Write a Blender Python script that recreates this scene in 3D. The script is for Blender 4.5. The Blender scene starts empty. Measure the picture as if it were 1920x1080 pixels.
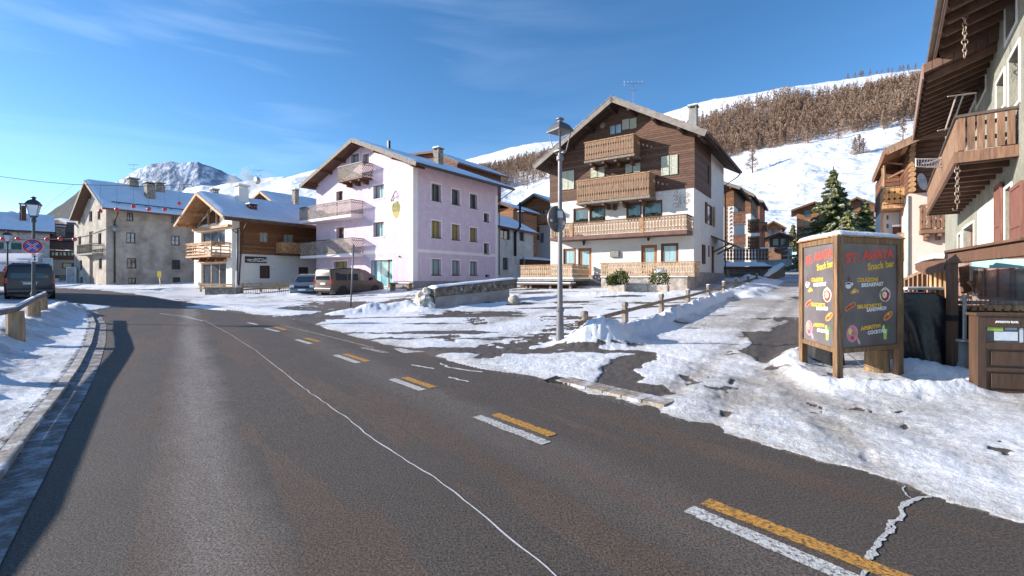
import bpy, math, random
import numpy as np
from mathutils import Vector, Matrix
random.seed(7); np.random.seed(7)
R = math.radians
S = bpy.context.scene
COL = S.collection
# ------------------------------------------------------------------ camera
FPX, CXP, HYP, EYE = 870.0, 960.0, 524.0, 1.6
cam = bpy.data.cameras.new('camera'); camo = bpy.data.objects.new('camera', cam); COL.objects.link(camo)
camo.location = (0, 0, EYE); camo.rotation_euler = (R(90), 0, 0)
cam.sensor_width = 36; cam.lens = 36 * FPX / 1920; cam.shift_y = (HYP - 540) / 1920
cam.clip_start = 0.05; cam.clip_end = 20000
S.camera = camo
# ------------------------------------------------------------------ sun and sky
SUN_TO = Vector((-0.945, 0.03, 0.33)).normalized()        # towards the sun: low, from the left
elev = math.asin(SUN_TO.z); azim = math.atan2(SUN_TO.x, SUN_TO.y)
sun = bpy.data.lights.new('sun', 'SUN'); suno = bpy.data.objects.new('sun', sun); COL.objects.link(suno)
sun.energy = 5.0; sun.angle = R(0.5); sun.color = (1, .93, .84)
suno.rotation_euler = SUN_TO.to_track_quat('Z', 'Y').to_euler()
W = bpy.data.worlds.new('World'); S.world = W; W.use_nodes = True
nt = W.node_tree; nt.nodes.clear()
def wn(t): return nt.nodes.new(t)
sky = wn('ShaderNodeTexSky'); sky.sky_type = 'NISHITA'; sky.sun_disc = False
sky.sun_elevation = elev; sky.sun_rotation = azim
sky.altitude = 1800; sky.air_density = 1.0; sky.dust_density = 0.4; sky.ozone_density = 2.2
bgn = wn('ShaderNodeBackground'); bgn.inputs[1].default_value = 0.135; outw = wn('ShaderNodeOutputWorld')
# thin cirrus, laid on the sky dome by direction
geo = wn('ShaderNodeTexCoord'); mp = wn('ShaderNodeMapping'); mp.inputs['Scale'].default_value = (1.3, 1.3, 9.0)
mp.inputs['Rotation'].default_value = (R(8), R(-14), 0)
nz = wn('ShaderNodeTexNoise'); nz.inputs['Scale'].default_value = 1.5; nz.inputs['Detail'].default_value = 6; nz.inputs['Distortion'].default_value = .6
cr = wn('ShaderNodeValToRGB'); cr.color_ramp.elements[0].position = .5; cr.color_ramp.elements[1].position = .8
cr.color_ramp.elements[0].color = (0, 0, 0, 1); cr.color_ramp.elements[1].color = (.19, .19, .19, 1)
sep = wn('ShaderNodeSeparateXYZ'); mr = wn('ShaderNodeMapRange')
mr.inputs['From Min'].default_value = .35; mr.inputs['From Max'].default_value = -.55; mr.inputs['To Min'].default_value = .04; mr.inputs['To Max'].default_value = 1
mul = wn('ShaderNodeMath'); mul.operation = 'MULTIPLY'
mix = wn('ShaderNodeMixRGB'); mix.inputs[2].default_value = (6.2, 7.4, 9.0, 1)
hs = wn('ShaderNodeHueSaturation'); hs.inputs['Saturation'].default_value = 1.22; hs.inputs['Value'].default_value = 1.0
L = nt.links.new
L(geo.outputs['Generated'], mp.inputs[0]); L(mp.outputs[0], nz.inputs['Vector']); L(nz.outputs['Fac'], cr.inputs[0])
L(geo.outputs['Generated'], sep.inputs[0]); L(sep.outputs[0], mr.inputs[0]); L(cr.outputs[0], mul.inputs[0]); L(mr.outputs[0], mul.inputs[1])
L(sky.outputs[0], hs.inputs['Color']); L(hs.outputs[0], mix.inputs[1]); L(mul.outputs[0], mix.inputs[0])
L(mix.outputs[0], bgn.inputs[0]); L(bgn.outputs[0], outw.inputs[0])
S.view_settings.view_transform = 'Standard'; S.view_settings.look = 'None'; S.view_settings.exposure = 0.74; S.view_settings.gamma = 1
S.render.resolution_x = 1920; S.render.resolution_y = 1080
S.render.engine = 'CYCLES'
# ------------------------------------------------------------------ pixel -> place helpers
def at(px, py, Y): return Vector(((px - CXP) / FPX * Y, Y, EYE + (HYP - py) / FPX * Y))
_cp = [(-400,-300,-1),(0,-40,-.3),(-40,-20,0),(40,-20,0)]
def _c(px, Y, z): _cp.append(((px - CXP) / FPX * Y, Y, z))
for x, y in [(0,0),(-3,3),(3,3),(0,6),(-6,6),(6.5,6.5),(-4,0),(5,0),(1,11),(-10,9),(-12,13),(9,5)]: _cp.append((x, y, 0))
for a in [(300,23,.25),(200,27.8,.45),(60,30,.6),(250,50,.95),(150,50,.95),(420,40,.82),(560,38,.8),(450,35.5,.32),(540,35.5,.36),(390,36,.36),(100,62,1.4),(0,60,1.3),(640,31,.4),(715,33,.6),
          (775,35,.84),(935,43,1.5),(990,48,1.8),(840,21.7,.33),(960,21.7,.4),(1000,16,.15),(1100,20,.45),(1150,26,.85),(1300,28,1.0),(1356,37,1.7),
          (1172,13.5,.12),(1290,18.7,.4),(1380,26.3,.95),(1480,12,.1),(1480,16,.35),(1480,20,.6),(1485,26,.95),(1485,35,1.6),(1485,45,2.3),(1485,60,3.4),(1485,80,4.9),
          (1620,24,1.0),(1700,24,1.0),(1750,14,.3),(1850,12,.15),(1400,90,6),(1000,90,5),(600,90,3.2),(200,90,2.2),(-200,60,1.3),(1700,60,3.6),(2200,30,1.5),(2300,12,.2),(1485,120,8),(1000,130,8),(400,130,4),(2000,110,8)]: _c(*a)
_cp = np.array(_cp, float)
def _tps():
    n = len(_cp); P = np.c_[np.ones(n), _cp[:, :2]]
    d = np.hypot(_cp[:, None, 0] - _cp[None, :, 0], _cp[:, None, 1] - _cp[None, :, 1])
    K = np.where(d > 0, d * d * np.log(d + 1e-9), 0) + np.eye(n) * 8.0
    A = np.zeros((n + 3, n + 3)); A[:n, :n] = K; A[:n, n:] = P; A[n:, :n] = P.T
    return np.linalg.solve(A, np.r_[_cp[:, 2], 0, 0, 0])
_w = _tps()
def Hn(x, y):
    x = np.asarray(x, float); y = np.asarray(y, float); sh = x.shape; x = x.ravel(); y = y.ravel(); out = np.empty(len(x))
    for i in range(0, len(x), 20000):
        a, b = x[i:i+20000], y[i:i+20000]
        d = np.hypot(a[:, None] - _cp[None, :, 0], b[:, None] - _cp[None, :, 1])
        out[i:i+20000] = (np.where(d > 0, d * d * np.log(d + 1e-9), 0) @ _w[:-3]) + _w[-3] + _w[-2] * a + _w[-1] * b
    far = np.clip((np.hypot(x, y) - 110) / 60, 0, 1)
    out = np.clip(out, -3, 9.5)
    out = out * (1 - far) + far * np.clip(out, 0, 6)
    return out.reshape(sh)
def H(x, y): return float(Hn(np.array([x]), np.array([y]))[0])
def gat(px, py, n=6):
    Y = 5.0
    if py <= HYP: py = HYP + 1
    lo, hi = 0.8, 400
    k = (py - HYP) / FPX; rx = (px - CXP) / FPX
    ys = np.geomspace(lo, 160, 260); f = EYE - k * ys - Hn(rx * ys, ys)
    idx = np.where(f <= 0)[0]
    i = idx[0] if len(idx) else len(ys) - 1
    if i == 0: Y = ys[0]
    else:
        a, b, fa, fb = ys[i-1], ys[i], f[i-1], f[i]; Y = a + (b - a) * fa / (fa - fb + 1e-9) if fa != fb else b
    return Vector((rx * Y, Y, H(rx * Y, Y)))
class Frame:
    """local frame of a building: x along its front (to the right), y into it, z up"""
    def __init__(s, px, Y, vp, z=None):
        s.o = Vector(((px - CXP) / FPX * Y, Y, 0)); s.o.z = H(s.o.x, s.o.y) if z is None else z
        d = Vector(((vp - CXP) / FPX, 1, 0)).normalized(); s.y = d; s.x = Vector((d.y, -d.x, 0)); s.rot = math.atan2(s.x.y, s.x.x)
        s.M = Matrix.Translation(s.o) @ Matrix.Rotation(s.rot, 4, 'Z'); s.I = s.M.inverted()
    def hit(s, px, py, axis=1, c=0.0):
        o = s.I @ Vector((0, 0, EYE)); d = s.I.to_3x3() @ Vector(((px - CXP) / FPX, 1, (HYP - py) / FPX))
        t = (c - o[axis]) / d[axis]; return o + d * t
    def F(s, px, py, c=0.0): p = s.hit(px, py, 1, c); return (p.x, p.z)      # on a front-parallel plane
    def D(s, px, py, c=0.0): p = s.hit(px, py, 0, c); return (p.y, p.z)      # on a side-parallel plane
    def boxF(s, x0, y0, x1, y1, c=0.0):
        ym = (y0 + y1) / 2; xm = (x0 + x1) / 2
        return (s.F(x0, ym, c)[0], s.F(x1, ym, c)[0], s.F(xm, y1, c)[1], s.F(xm, y0, c)[1])
    def boxD(s, x0, y0, x1, y1, c=0.0):
        ym = (y0 + y1) / 2; xm = (x0 + x1) / 2
        return (s.D(x0, ym, c)[0], s.D(x1, ym, c)[0], s.D(xm, y1, c)[1], s.D(xm, y0, c)[1])
# ------------------------------------------------------------------ object helpers
def tag(o, label=None, cat=None, group=None, kind=None):
    if label: o['label'] = label
    if cat: o['category'] = cat
    if group: o['group'] = group
    if kind: o['kind'] = kind
    return o
def thing(name, label, cat, loc=(0, 0, 0), rz=0.0, group=None, rot=None):
    o = bpy.data.objects.new(name, None); COL.objects.link(o); o.location = loc; o.rotation_euler = rot or (0, 0, rz); o.empty_display_size = .2
    return tag(o, label, cat, group)
def copy_tree(o, parent=None):
    c = o.copy(); COL.objects.link(c); c.parent = parent
    for ch in list(o.children): copy_tree(ch, c)
    return c
class MB:
    def __init__(s): s.v = []; s.f = []
    def add(s, vs, fs):
        n = len(s.v); s.v += [tuple(v) for v in vs]; s.f += [tuple(i + n for i in f) for f in fs]; return s
    def quad(s, a, b, c, d): return s.add([a, b, c, d], [(0, 1, 2, 3)])
    def tri(s, a, b, c): return s.add([a, b, c], [(0, 1, 2)])
    def box(s, x0, x1, y0, y1, z0, z1):
        if x0 > x1: x0, x1 = x1, x0
        if y0 > y1: y0, y1 = y1, y0
        if z0 > z1: z0, z1 = z1, z0
        return s.add([(x0,y0,z0),(x1,y0,z0),(x1,y1,z0),(x0,y1,z0),(x0,y0,z1),(x1,y0,z1),(x1,y1,z1),(x0,y1,z1)],
                     [(0,3,2,1),(4,5,6,7),(0,1,5,4),(1,2,6,5),(2,3,7,6),(3,0,4,7)])
    def bar(s, a, b, w, h, up=(0, 0, 1)):
        a = Vector(a); b = Vector(b); d = (b - a).normalized(); u = Vector(up)
        r = d.cross(u)
        if r.length < 1e-4: r = d.cross(Vector((0, 1, 0)))
        r.normalize(); u = r.cross(d).normalized(); r *= w / 2; u *= h / 2
        vs = [a - r - u, a + r - u, a + r + u, a - r + u, b - r - u, b + r - u, b + r + u, b - r + u]
        return s.add(vs, [(0,3,2,1),(4,5,6,7),(0,1,5,4),(1,2,6,5),(2,3,7,6),(3,0,4,7)][:])
    def tube(s, pts, r, n=8, r2=None, cap=True):
        pts = [Vector(p) for p in pts]; m = len(pts); rings = []
        rs = r if isinstance(r, (list, tuple)) else [r + ((r2 - r) * i / (m - 1) if r2 is not None else 0) for i in range(m)]
        up0 = None
        for i, p in enumerate(pts):
            d = (pts[min(i + 1, m - 1)] - pts[max(i - 1, 0)]).normalized()
            if up0 is None: up0 = Vector((0, 0, 1)) if abs(d.z) < .9 else Vector((1, 0, 0))
            r_ = d.cross(up0).normalized(); u_ = r_.cross(d).normalized(); up0 = u_
            rings.append([p + (r_ * math.cos(2 * math.pi * k / n) + u_ * math.sin(2 * math.pi * k / n)) * rs[i] for k in range(n)])
        vs = [v for rg in rings for v in rg]; fs = []
        for i in range(m - 1):
            for k in range(n): fs.append((i*n + k, i*n + (k+1) % n, (i+1)*n + (k+1) % n, (i+1)*n + k))
        if cap: fs.append(tuple(range(n - 1, -1, -1))); fs.append(tuple((m - 1) * n + k for k in range(n)))
        return s.add(vs, fs)
    def lathe(s, prof, c=(0, 0, 0), n=16, ang0=0.0):
        vs = []; fs = []
        for (r, z) in prof:
            for k in range(n): a = ang0 + 2 * math.pi * k / n; vs.append((c[0] + r * math.cos(a), c[1] + r * math.sin(a), c[2] + z))
        for i in range(len(prof) - 1):
            for k in range(n): fs.append((i*n + k, i*n + (k+1) % n, (i+1)*n + (k+1) % n, (i+1)*n + k))
        fs.append(tuple(range(n - 1, -1, -1))); fs.append(tuple((len(prof) - 1) * n + k for k in range(n)))
        return s.add(vs, fs)
    def prism(s, poly, a, b, axis=1):
        """poly: 2-D outline in the plane normal to axis; extruded from a to b"""
        def P(p, c):
            return {0: (c, p[0], p[1]), 1: (p[0], c, p[1]), 2: (p[0], p[1], c)}[axis]
        n = len(poly); vs = [P(p, a) for p in poly] + [P(p, b) for p in poly]
        fs = [tuple(range(n)), tuple(range(2 * n - 1, n - 1, -1))] + [(i, n + i, n + (i + 1) % n, (i + 1) % n) for i in range(n)]
        return s.add(vs, fs)
    def sphere(s, c, r, n=12, m=8, sc=(1, 1, 1)):
        prof = [(max(1e-4, math.sin(math.pi * i / m)) * r, -math.cos(math.pi * i / m) * r) for i in range(m + 1)]
        k0 = len(s.v); s.lathe(prof, (0, 0, 0), n)
        for i in range(k0, len(s.v)): v = s.v[i]; s.v[i] = (c[0] + v[0]*sc[0], c[1] + v[1]*sc[1], c[2] + v[2]*sc[2])
        return s
    def build(s, name, mat, parent=None, smooth=False, bevel=0.0, fixn=True):
        me = bpy.data.meshes.new(name); me.from_pydata(s.v, [], s.f); me.materials.append(mat)
        if fixn and len(s.f) < 60000:
            import bmesh
            bm = bmesh.new(); bm.from_mesh(me); bmesh.ops.recalc_face_normals(bm, faces=bm.faces); bm.to_mesh(me); bm.free()
        o = bpy.data.objects.new(name, me); COL.objects.link(o); o.parent = parent
        if smooth: me.polygons.foreach_set('use_smooth', [True] * len(me.polygons))
        if bevel:
            b = o.modifiers.new('bevel', 'BEVEL'); b.width = bevel; b.segments = 2; b.limit_method = 'ANGLE'
        return o
def np_mesh(name, V, Fc, mat, parent=None, smooth=True, attrs=None):
    me = bpy.data.meshes.new(name); V = np.ascontiguousarray(V, np.float32); Fc = np.ascontiguousarray(Fc, np.int32)
    me.vertices.add(len(V)); me.vertices.foreach_set('co', V.ravel()); k = Fc.shape[1]
    me.loops.add(Fc.size); me.loops.foreach_set('vertex_index', Fc.ravel()); me.polygons.add(len(Fc))
    me.polygons.foreach_set('loop_start', np.arange(len(Fc), dtype=np.int32) * k); me.polygons.foreach_set('loop_total', np.full(len(Fc), k, np.int32))
    me.polygons.foreach_set('use_smooth', np.full(len(Fc), smooth)); me.update(calc_edges=True); me.materials.append(mat)
    for an, val in (attrs or {}).items():
        a = me.attributes.new(an, 'FLOAT', 'POINT'); a.data.foreach_set('value', np.ascontiguousarray(val, np.float32))
    o = bpy.data.objects.new(name, me); COL.objects.link(o); o.parent = parent; return o
def grid_faces(nu, nv):
    i = np.arange(nu - 1)[:, None] * nv + np.arange(nv - 1)[None, :]; i = i.ravel(); return np.c_[i, i + nv, i + nv + 1, i + 1]
_perm = np.random.RandomState(3).rand(256, 256)
def vnoise(x, y):
    xi = np.floor(x).astype(int); yi = np.floor(y).astype(int); fx = x - xi; fy = y - yi; fx = fx*fx*(3 - 2*fx); fy = fy*fy*(3 - 2*fy)
    g = lambda a, b: _perm[a & 255, b & 255]
    return (g(xi, yi)*(1-fx) + g(xi+1, yi)*fx)*(1-fy) + (g(xi, yi+1)*(1-fx) + g(xi+1, yi+1)*fx)*fy
def fbm(x, y, o=5):
    t = 0; a = .5; 
    for i in range(o): t = t + a * vnoise(x + 17.3*i, y - 9.1*i); x = x*2.03; y = y*2.03; a *= .5
    return t
# ------------------------------------------------------------------ materials
def lin(c): return tuple(((v/255)/12.92 if v/255 <= .04045 else ((v/255+.055)/1.055)**2.4) for v in c)
def srgb(r, g, b, k=1.0): c = lin((r, g, b)); return (c[0]*k, c[1]*k, c[2]*k)
_mats = {}
def mat(name, col, rough=.8, var=.25, sc=2.0, bump=.0, bsc=None, col2=None, stretch=(1, 1, 1), lines=None, metal=0.0, spec=.4, trans=0, emit=None, detail=6, stain=None, lo=.35, hi=.65, bdist=.02):
    if name in _mats: return _mats[name]
    m = bpy.data.materials.new(name); _mats[name] = m; m.use_nodes = True; N = m.node_tree.nodes; K = m.node_tree.links.new
    b = N['Principled BSDF']; b.inputs['Roughness'].default_value = rough; b.inputs['Metallic'].default_value = metal; b.inputs['Specular IOR Level'].default_value = spec
    tc = N.new('ShaderNodeTexCoord'); mp = N.new('ShaderNodeMapping'); mp.inputs['Scale'].default_value = stretch; K(tc.outputs['Object'], mp.inputs[0])
    nz = N.new('ShaderNodeTexNoise'); nz.inputs['Scale'].default_value = sc; nz.inputs['Detail'].default_value = detail; nz.inputs['Roughness'].default_value = .62; K(mp.outputs[0], nz.inputs['Vector'])
    rp = N.new('ShaderNodeValToRGB'); c1 = tuple(v * (1 - var) for v in col); c2 = col2 or tuple(min(1, v * (1 + var)) for v in col)
    rp.color_ramp.elements[0].position = lo; rp.color_ramp.elements[1].position = hi
    rp.color_ramp.elements[0].color = (*c1, 1); rp.color_ramp.elements[1].color = (*c2, 1); K(nz.outputs['Fac'], rp.inputs[0])
    cur = rp.outputs[0]; hsock = None
    def mth(op, a, b_=None, v=None):
        n = N.new('ShaderNodeMath'); n.operation = op; K(a, n.inputs[0])
        if b_ is not None: K(b_, n.inputs[1])
        if v is not None: n.inputs[1].default_value = v
        return n.outputs[0]
    def mixc(fac, a, bcol, mode='MIX'):
        n = N.new('ShaderNodeMixRGB'); n.blend_type = mode; K(fac, n.inputs[0]); K(a, n.inputs[1])
        if isinstance(bcol, tuple): n.inputs[2].default_value = (*bcol, 1)
        else: K(bcol, n.inputs[2])
        return n.outputs[0]
    if lines:
        ax, per, wd = lines[:3]; sp = N.new('ShaderNodeSeparateXYZ'); K(tc.outputs['Object'], sp.inputs[0])
        q = mth('MULTIPLY', sp.outputs[ax], v=1 / per); fr = mth('FRACT', q); fl = mth('FLOOR', q)
        wnn = N.new('ShaderNodeTexWhiteNoise'); wnn.noise_dimensions = '1D'; K(fl, wnn.inputs['W'])
        vv = mth('MULTIPLY_ADD', wnn.outputs['Value'], v=.5); N.active = None
        for n in N:
            if n.type == 'MATH' and n.operation == 'MULTIPLY_ADD': n.inputs[2].default_value = .75
        hv = N.new('ShaderNodeHueSaturation'); K(cur, hv.inputs['Color']); K(vv, hv.inputs['Value']); cur = hv.outputs[0]
        e = mth('LESS_THAN', fr, v=wd); cur = mixc(e, cur, tuple(v * .25 for v in col)); hsock = e
    if stain:
        scol, ssc, slo, shi = stain; n2 = N.new('ShaderNodeTexNoise'); n2.inputs['Scale'].default_value = ssc; n2.inputs['Detail'].default_value = 8; n2.inputs['Roughness'].default_value = .7
        K(tc.outputs['Object'], n2.inputs['Vector']); r2 = N.new('ShaderNodeValToRGB'); r2.color_ramp.elements[0].position = slo; r2.color_ramp.elements[1].position = shi; K(n2.outputs['Fac'], r2.inputs[0])
        cur = mixc(r2.outputs[0], cur, scol)
    K(cur, b.inputs['Base Color'])
    if bump:
        n3 = N.new('ShaderNodeTexNoise'); n3.inputs['Scale'].default_value = bsc or sc * 4; n3.inputs['Detail'].default_value = 5; K(mp.outputs[0], n3.inputs['Vector'])
        h = n3.outputs['Fac']
        if hsock is not None: h = mth('SUBTRACT', h, hsock)
        bp = N.new('ShaderNodeBump'); bp.inputs['Strength'].default_value = bump; bp.inputs['Distance'].default_value = bdist; K(h, bp.inputs['Height']); K(bp.outputs[0], b.inputs['Normal'])
    if trans: b.inputs['Transmission Weight'].default_value = trans
    if emit: b.inputs['Emission Color'].default_value = (*emit[0], 1); b.inputs['Emission Strength'].default_value = emit[1]
    return m
SNOW = mat('snow', (.80, .82, .86), .6, .05, 3, .45, 9, spec=.3, bdist=.05)
ROOFSNOW = mat('roof_snow', (.80, .83, .88), .6, .05, 1.2, .3, 5, spec=.3, stain=((.42, .43, .45), 1.3, .60, .78), bdist=.05)
WOOD_D = mat('dark_wood', srgb(104, 76, 60), .75, .35, 3, .35, stretch=(1, 1, 9))
WOOD_DV = mat('dark_board_wood', srgb(112, 80, 62), .75, .3, 3, .35, stretch=(6, 6, .7))
WOOD_L = mat('light_wood', srgb(160, 118, 82), .75, .35, 3, .3, stretch=(6, 6, .7), col2=srgb(196, 154, 112))
WOOD_G = mat('grey_wood', srgb(118, 106, 96), .8, .35, 4, .35, stretch=(7, 7, .7), col2=srgb(160, 146, 130))
WOOD_B = mat('brown_beam_wood', srgb(96, 62, 42), .7, .3, 4, .3, stretch=(1.4, 1.4, 5))
WHITE = mat('white_paint', (.78, .77, .74), .6, .06, 2, .1)
GLASS = mat('window_glass', (.045, .06, .075), .06, .3, .7, spec=.8)
GLASS2 = mat('curtained_glass', srgb(150, 178, 182), .12, .22, 1.3, spec=.9, stretch=(6, 6, .4))
CURT = mat('yellow_curtain', srgb(150, 140, 80), .5, .3, 2, stretch=(12, 12, .3), spec=.6)
IRON = mat('dark_iron', (.035, .035, .038), .5, .2, 5, metal=.6)
ZINC = mat('galvanised_steel', srgb(150, 150, 150), .45, .25, 5, .15, metal=.55)
GUTTER = mat('copper_brown_gutter', srgb(84, 66, 56), .5, .2, 4, metal=.3)
CONC = mat('concrete', srgb(150, 146, 140), .9, .2, 1.6, .35, stain=(srgb(110, 106, 100), 1.1, .5, .75))
STONE = mat('rough_stone', srgb(140, 130, 118), .9, .45, 4, .8, 9, bdist=.06)
BLACKP = mat('black_plastic', (.012, .012, .014), .35, .2, 3)
def text(body, size, m, parent, M, name='lettering', bold=.0, xs=1.0, ext=.004, align='LEFT', shear=0.0, space=1.0):
    cu = bpy.data.curves.new('t', 'FONT'); cu.body = body; cu.size = size; cu.offset = bold; cu.extrude = ext; cu.align_x = align; cu.shear = shear; cu.space_character = space; cu.resolution_u = 3
    tmp = bpy.data.objects.new('t', cu); COL.objects.link(tmp); bpy.context.view_layer.update()
    me = bpy.data.meshes.new_from_object(tmp.evaluated_get(bpy.context.evaluated_depsgraph_get())); bpy.data.objects.remove(tmp)
    me.transform(M @ Matrix.Diagonal((xs, 1, 1, 1))); me.materials.clear(); me.materials.append(m)
    o = bpy.data.objects.new(name, me); COL.objects.link(o); o.parent = parent; return o
# ================================================================== GROUND, ROAD, PAVEMENTS
RE = [(8.6,-5.0),(20,-22)][::-1] + [tuple(gat(x, y)[:2]) for x, y in [(1920,985),(1740,930),(1640,890),(1540,868),(1400,826),(1300,797),(1160,755),(1030,718),(940,700),(860,682),(780,660),(700,642),(630,622),(580,606),(520,596),(450,587),(400,578),(340,566),(270,554),(200,546),(100,540)]]
LE = [(9,-13.2),(.7,-2.3)] + [tuple(gat(x, y)[:2]) for x, y in [(-40,960),(0,905),(60,815),(110,750),(150,690),(172,645),(180,610),(172,590),(145,573),(100,562),(30,556),(-150,552)]]
RE = np.array(RE); LE = np.array(LE); ROADP = np.r_[RE, LE[::-1]]
def inpoly(x, y, P):
    c = np.zeros(x.shape, bool); n = len(P); j = n - 1
    for i in range(n):
        xi, yi = P[i]; xj, yj = P[j]
        t = ((yi > y) != (yj > y)) & (x < (xj - xi) * (y - yi) / (yj - yi + 1e-12) + xi); c ^= t; j = i
    return c
def dpl(x, y, P):
    d = np.full(x.shape, 1e9)
    for (ax, ay), (bx, by) in zip(P[:-1], P[1:]):
        vx, vy = bx - ax, by - ay; t = np.clip(((x - ax) * vx + (y - ay) * vy) / (vx*vx + vy*vy + 1e-12), 0, 1)
        d = np.minimum(d, np.hypot(x - ax - t*vx, y - ay - t*vy))
    return d
def sst(a, b, v): t = np.clip((v - a) / (b - a), 0, 1); return t*t*(3 - 2*t)
aA = np.radians(np.arange(-53, 53.01, .15)); aB = np.radians(np.arange(56, 305, 5.0)); ang = np.r_[aA, aB, [aA[0] + 2*math.pi]]
rad = np.r_[np.geomspace(.6, 62, 430), np.geomspace(65, 4500, 45)]
AA, RR = np.meshgrid(ang, rad, indexing='ij'); gx = np.sin(AA) * RR; gy = np.cos(AA) * RR
gh = Hn(gx, gy)
ir = inpoly(gx, gy, ROADP); dr = dpl(gx, gy, RE); dl = dpl(gx, gy, LE)
ppx = CXP + FPX * gx / np.maximum(gy, .05); ppy = HYP + FPX * (EYE - gh) / np.maximum(gy, .05)
vis = gy > .3
n1 = fbm(gx*1.3, gy*1.3, 5); n2 = fbm(gx*7 + 40, gy*7, 4); n3 = fbm(gx*.35 + 9, gy*.35, 4); n4 = .5 + (fbm(gx*22, gy*22 + 5, 3) - .5) * np.clip(4.5 / RR, 0, 1)**1.5; n2 = .47 + (n2 - .47) * np.clip(13 / RR, 0, 1)
rightside = (~ir) & (dr < dl)
dro = dr + (n1 - .5) * .5
# road basin, snow crust, pavement on the left
z = gh.copy()
crust = .012 + .045 * sst(0, .5, dro) + (n2 - .5) * .034 * sst(.1, .6, dro) + (n1 - .5) * .035 * sst(.1, 1.0, dro) + (n4 - .5) * .018 * sst(.0, .3, dro)
z = np.where(ir, gh - .03 + .03 * sst(.25, -.05, dro) * (dr < dl), z)
z = np.where(rightside, gh + crust, z)
leftside = (~ir) & (dl <= dr)
z = np.where(leftside, gh + .045 + ((n2 - .5) * .05 + (n4 - .5) * .03 + (n1 - .5) * .03) * sst(.1, .4, dl), z)
z = np.where(leftside & (dl < .12), gh + .02, z)
snow = np.where(ir, 0.0, 1.0)
# shovelled banks
def bank(P, w, h, skew=1.0):
    global z, snow
    P = np.array(P); d = dpl(gx, gy, P); k = np.exp(-(d / w) ** 2); lump = .55 + .75 * n1 + .45 * (n2 - .5) + .3 * (n4 - .5)
    z = z + h * k * lump; snow = np.where(k > .35, 1.4, snow)
fb = [(gat(1080, 650).x, gat(1080, 650).y)]
FENCE_PX = [(1096,11.5),(1172,13.5),(1240,16.1),(1290,18.7),(1328,21.3),(1357,23.9),(1380,26.3),(1403,29.4),(1419,32.2)]
FENCE_XY = [((px - CXP) / FPX * Y, Y) for px, Y in FENCE_PX]
bk = [(x + .25, y - .35) for x, y in FENCE_XY]; bk += [(18.6, 36.5)]
bank(bk, .42, .34); bank([(bk[0][0] - .45, bk[0][1] - .15), (bk[0][0] + .5, bk[0][1])], .45, .3)
def P2(*a): return [tuple(gat(x, y)[:2]) for x, y in a]
bank(P2((1500,712),(1560,735),(1640,738),(1740,740),(1800,738)), .22, .16)
bank(P2((1480,690),(1520,668),(1600,660)), .35, .22); bank(P2((1690,700),(1760,715),(1810,722)), .3, .22)
bank(P2((640,592),(700,585),(760,582),(800,587)), .6, .2); bank(P2((700,586),(800,576)), .8, .22)
bank(P2((860,580),(990,568)), .35, .12)
bank(P2((-190,760),(-90,690),(10,640),(80,607),(120,590)), .55, .40); bank(P2((60,590),(140,577)), 1.2, .2)
bank(P2((130,538),(210,541),(330,545)), 1.0, .25); bank(P2((420,560),(560,556)), .9, .3)
bank(P2((380,575),(470,582),(560,590)), .7, .10)
bank(P2((1400,560),(1455,530)), .5, .25)
bank(P2((1100,556),(1300,556)), .5, .18)
# bare, trodden and wheel-cleared patches
E = [(1340,740,18,8),(1376,720,10,6),(1288,725,17,6),(1302,720,7,3),(1880,848,34,7),(1862,855,12,4),
     (1372,788,24,5),(960,650,60,8),(905,662,45,6),(840,636,36,6),(900,605,30,3),(1010,640,40,6),(1075,615,35,5),(640,575,70,9),(560,582,60,6),(700,570,60,3),(1560,715,50,5),(1650,722,70,5),(1110,600,50,4),(960,590,30,3),(850,590,30,2.5),
     (1450,610,6,2),(1480,600,30,3),(1170,625,40,4),(1060,600,60,4),(1530,770,20,3),(1600,782,20,2.5),(1700,790,22,3),(1450,690,12,3),(1370,660,20,3),(1500,560,20,3),(730,660,26,4),(1040,622,40,5)]
ed = np.zeros(gx.shape); wk = np.clip(8 / np.maximum(gy, 1), .2, 1.6); wpx = ppx + ((fbm(gx*1.7+20, gy*1.7, 5)-.48)*120 + (n2-.48)*40) * wk; wpy = ppy + ((fbm(gx*1.7, gy*1.7+31, 5)-.48)*44 + (n2-.48)*16) * wk
for ex, ey, ra, rb in E:
    k = 1.15 - np.hypot((wpx - ex) / ra, (wpy - ey) / rb); ed = np.maximum(ed, np.where(vis, k, 0))
ed = np.clip(ed * 1.6 + ((n2 - .5) * 1.1 + (n1 - .5) * .9) * (ed > .01) * (1 - np.clip(ed, 0, 1) * .7), 0, 1)
rx, ry = gx * .9 + gy * .3, gy * 1.0
pn = fbm(rx * .42 + 3, ry * 1.5, 5)                                  # streaky melt patches, elongated across the square
plaza = rightside & (gy > 8) & (gy < 34) & (gx < gy * (.40 + .5 * (fbm(gx*.8, gy*.8+50, 4) - .48))) & (gx > -14); pw = sst(.55, .25, gx / np.maximum(gy, 1)) * sst(6, 10, gy)
street = rightside & ~plaza & (gy < 60)
snow = np.where((snow < 1.2) & plaza, 1.0 - sst(.52, .64, pn) * .75, snow)
snow = np.where((snow < 1.2) & street, 1.0 - sst(.58, .70, pn) * (.5 + .2 * pw), snow)
def psd(P):
    P = np.array(P, float); P = np.r_[P, P[:1]]; qx = ppx + (wpx-ppx)*.28; qy = ppy + (wpy-ppy)*.28; ins = inpoly(qx, qy, P[:-1]); d = dpl(qx, qy, P); return np.where(vis, np.where(ins, d, -d), -99)
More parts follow.
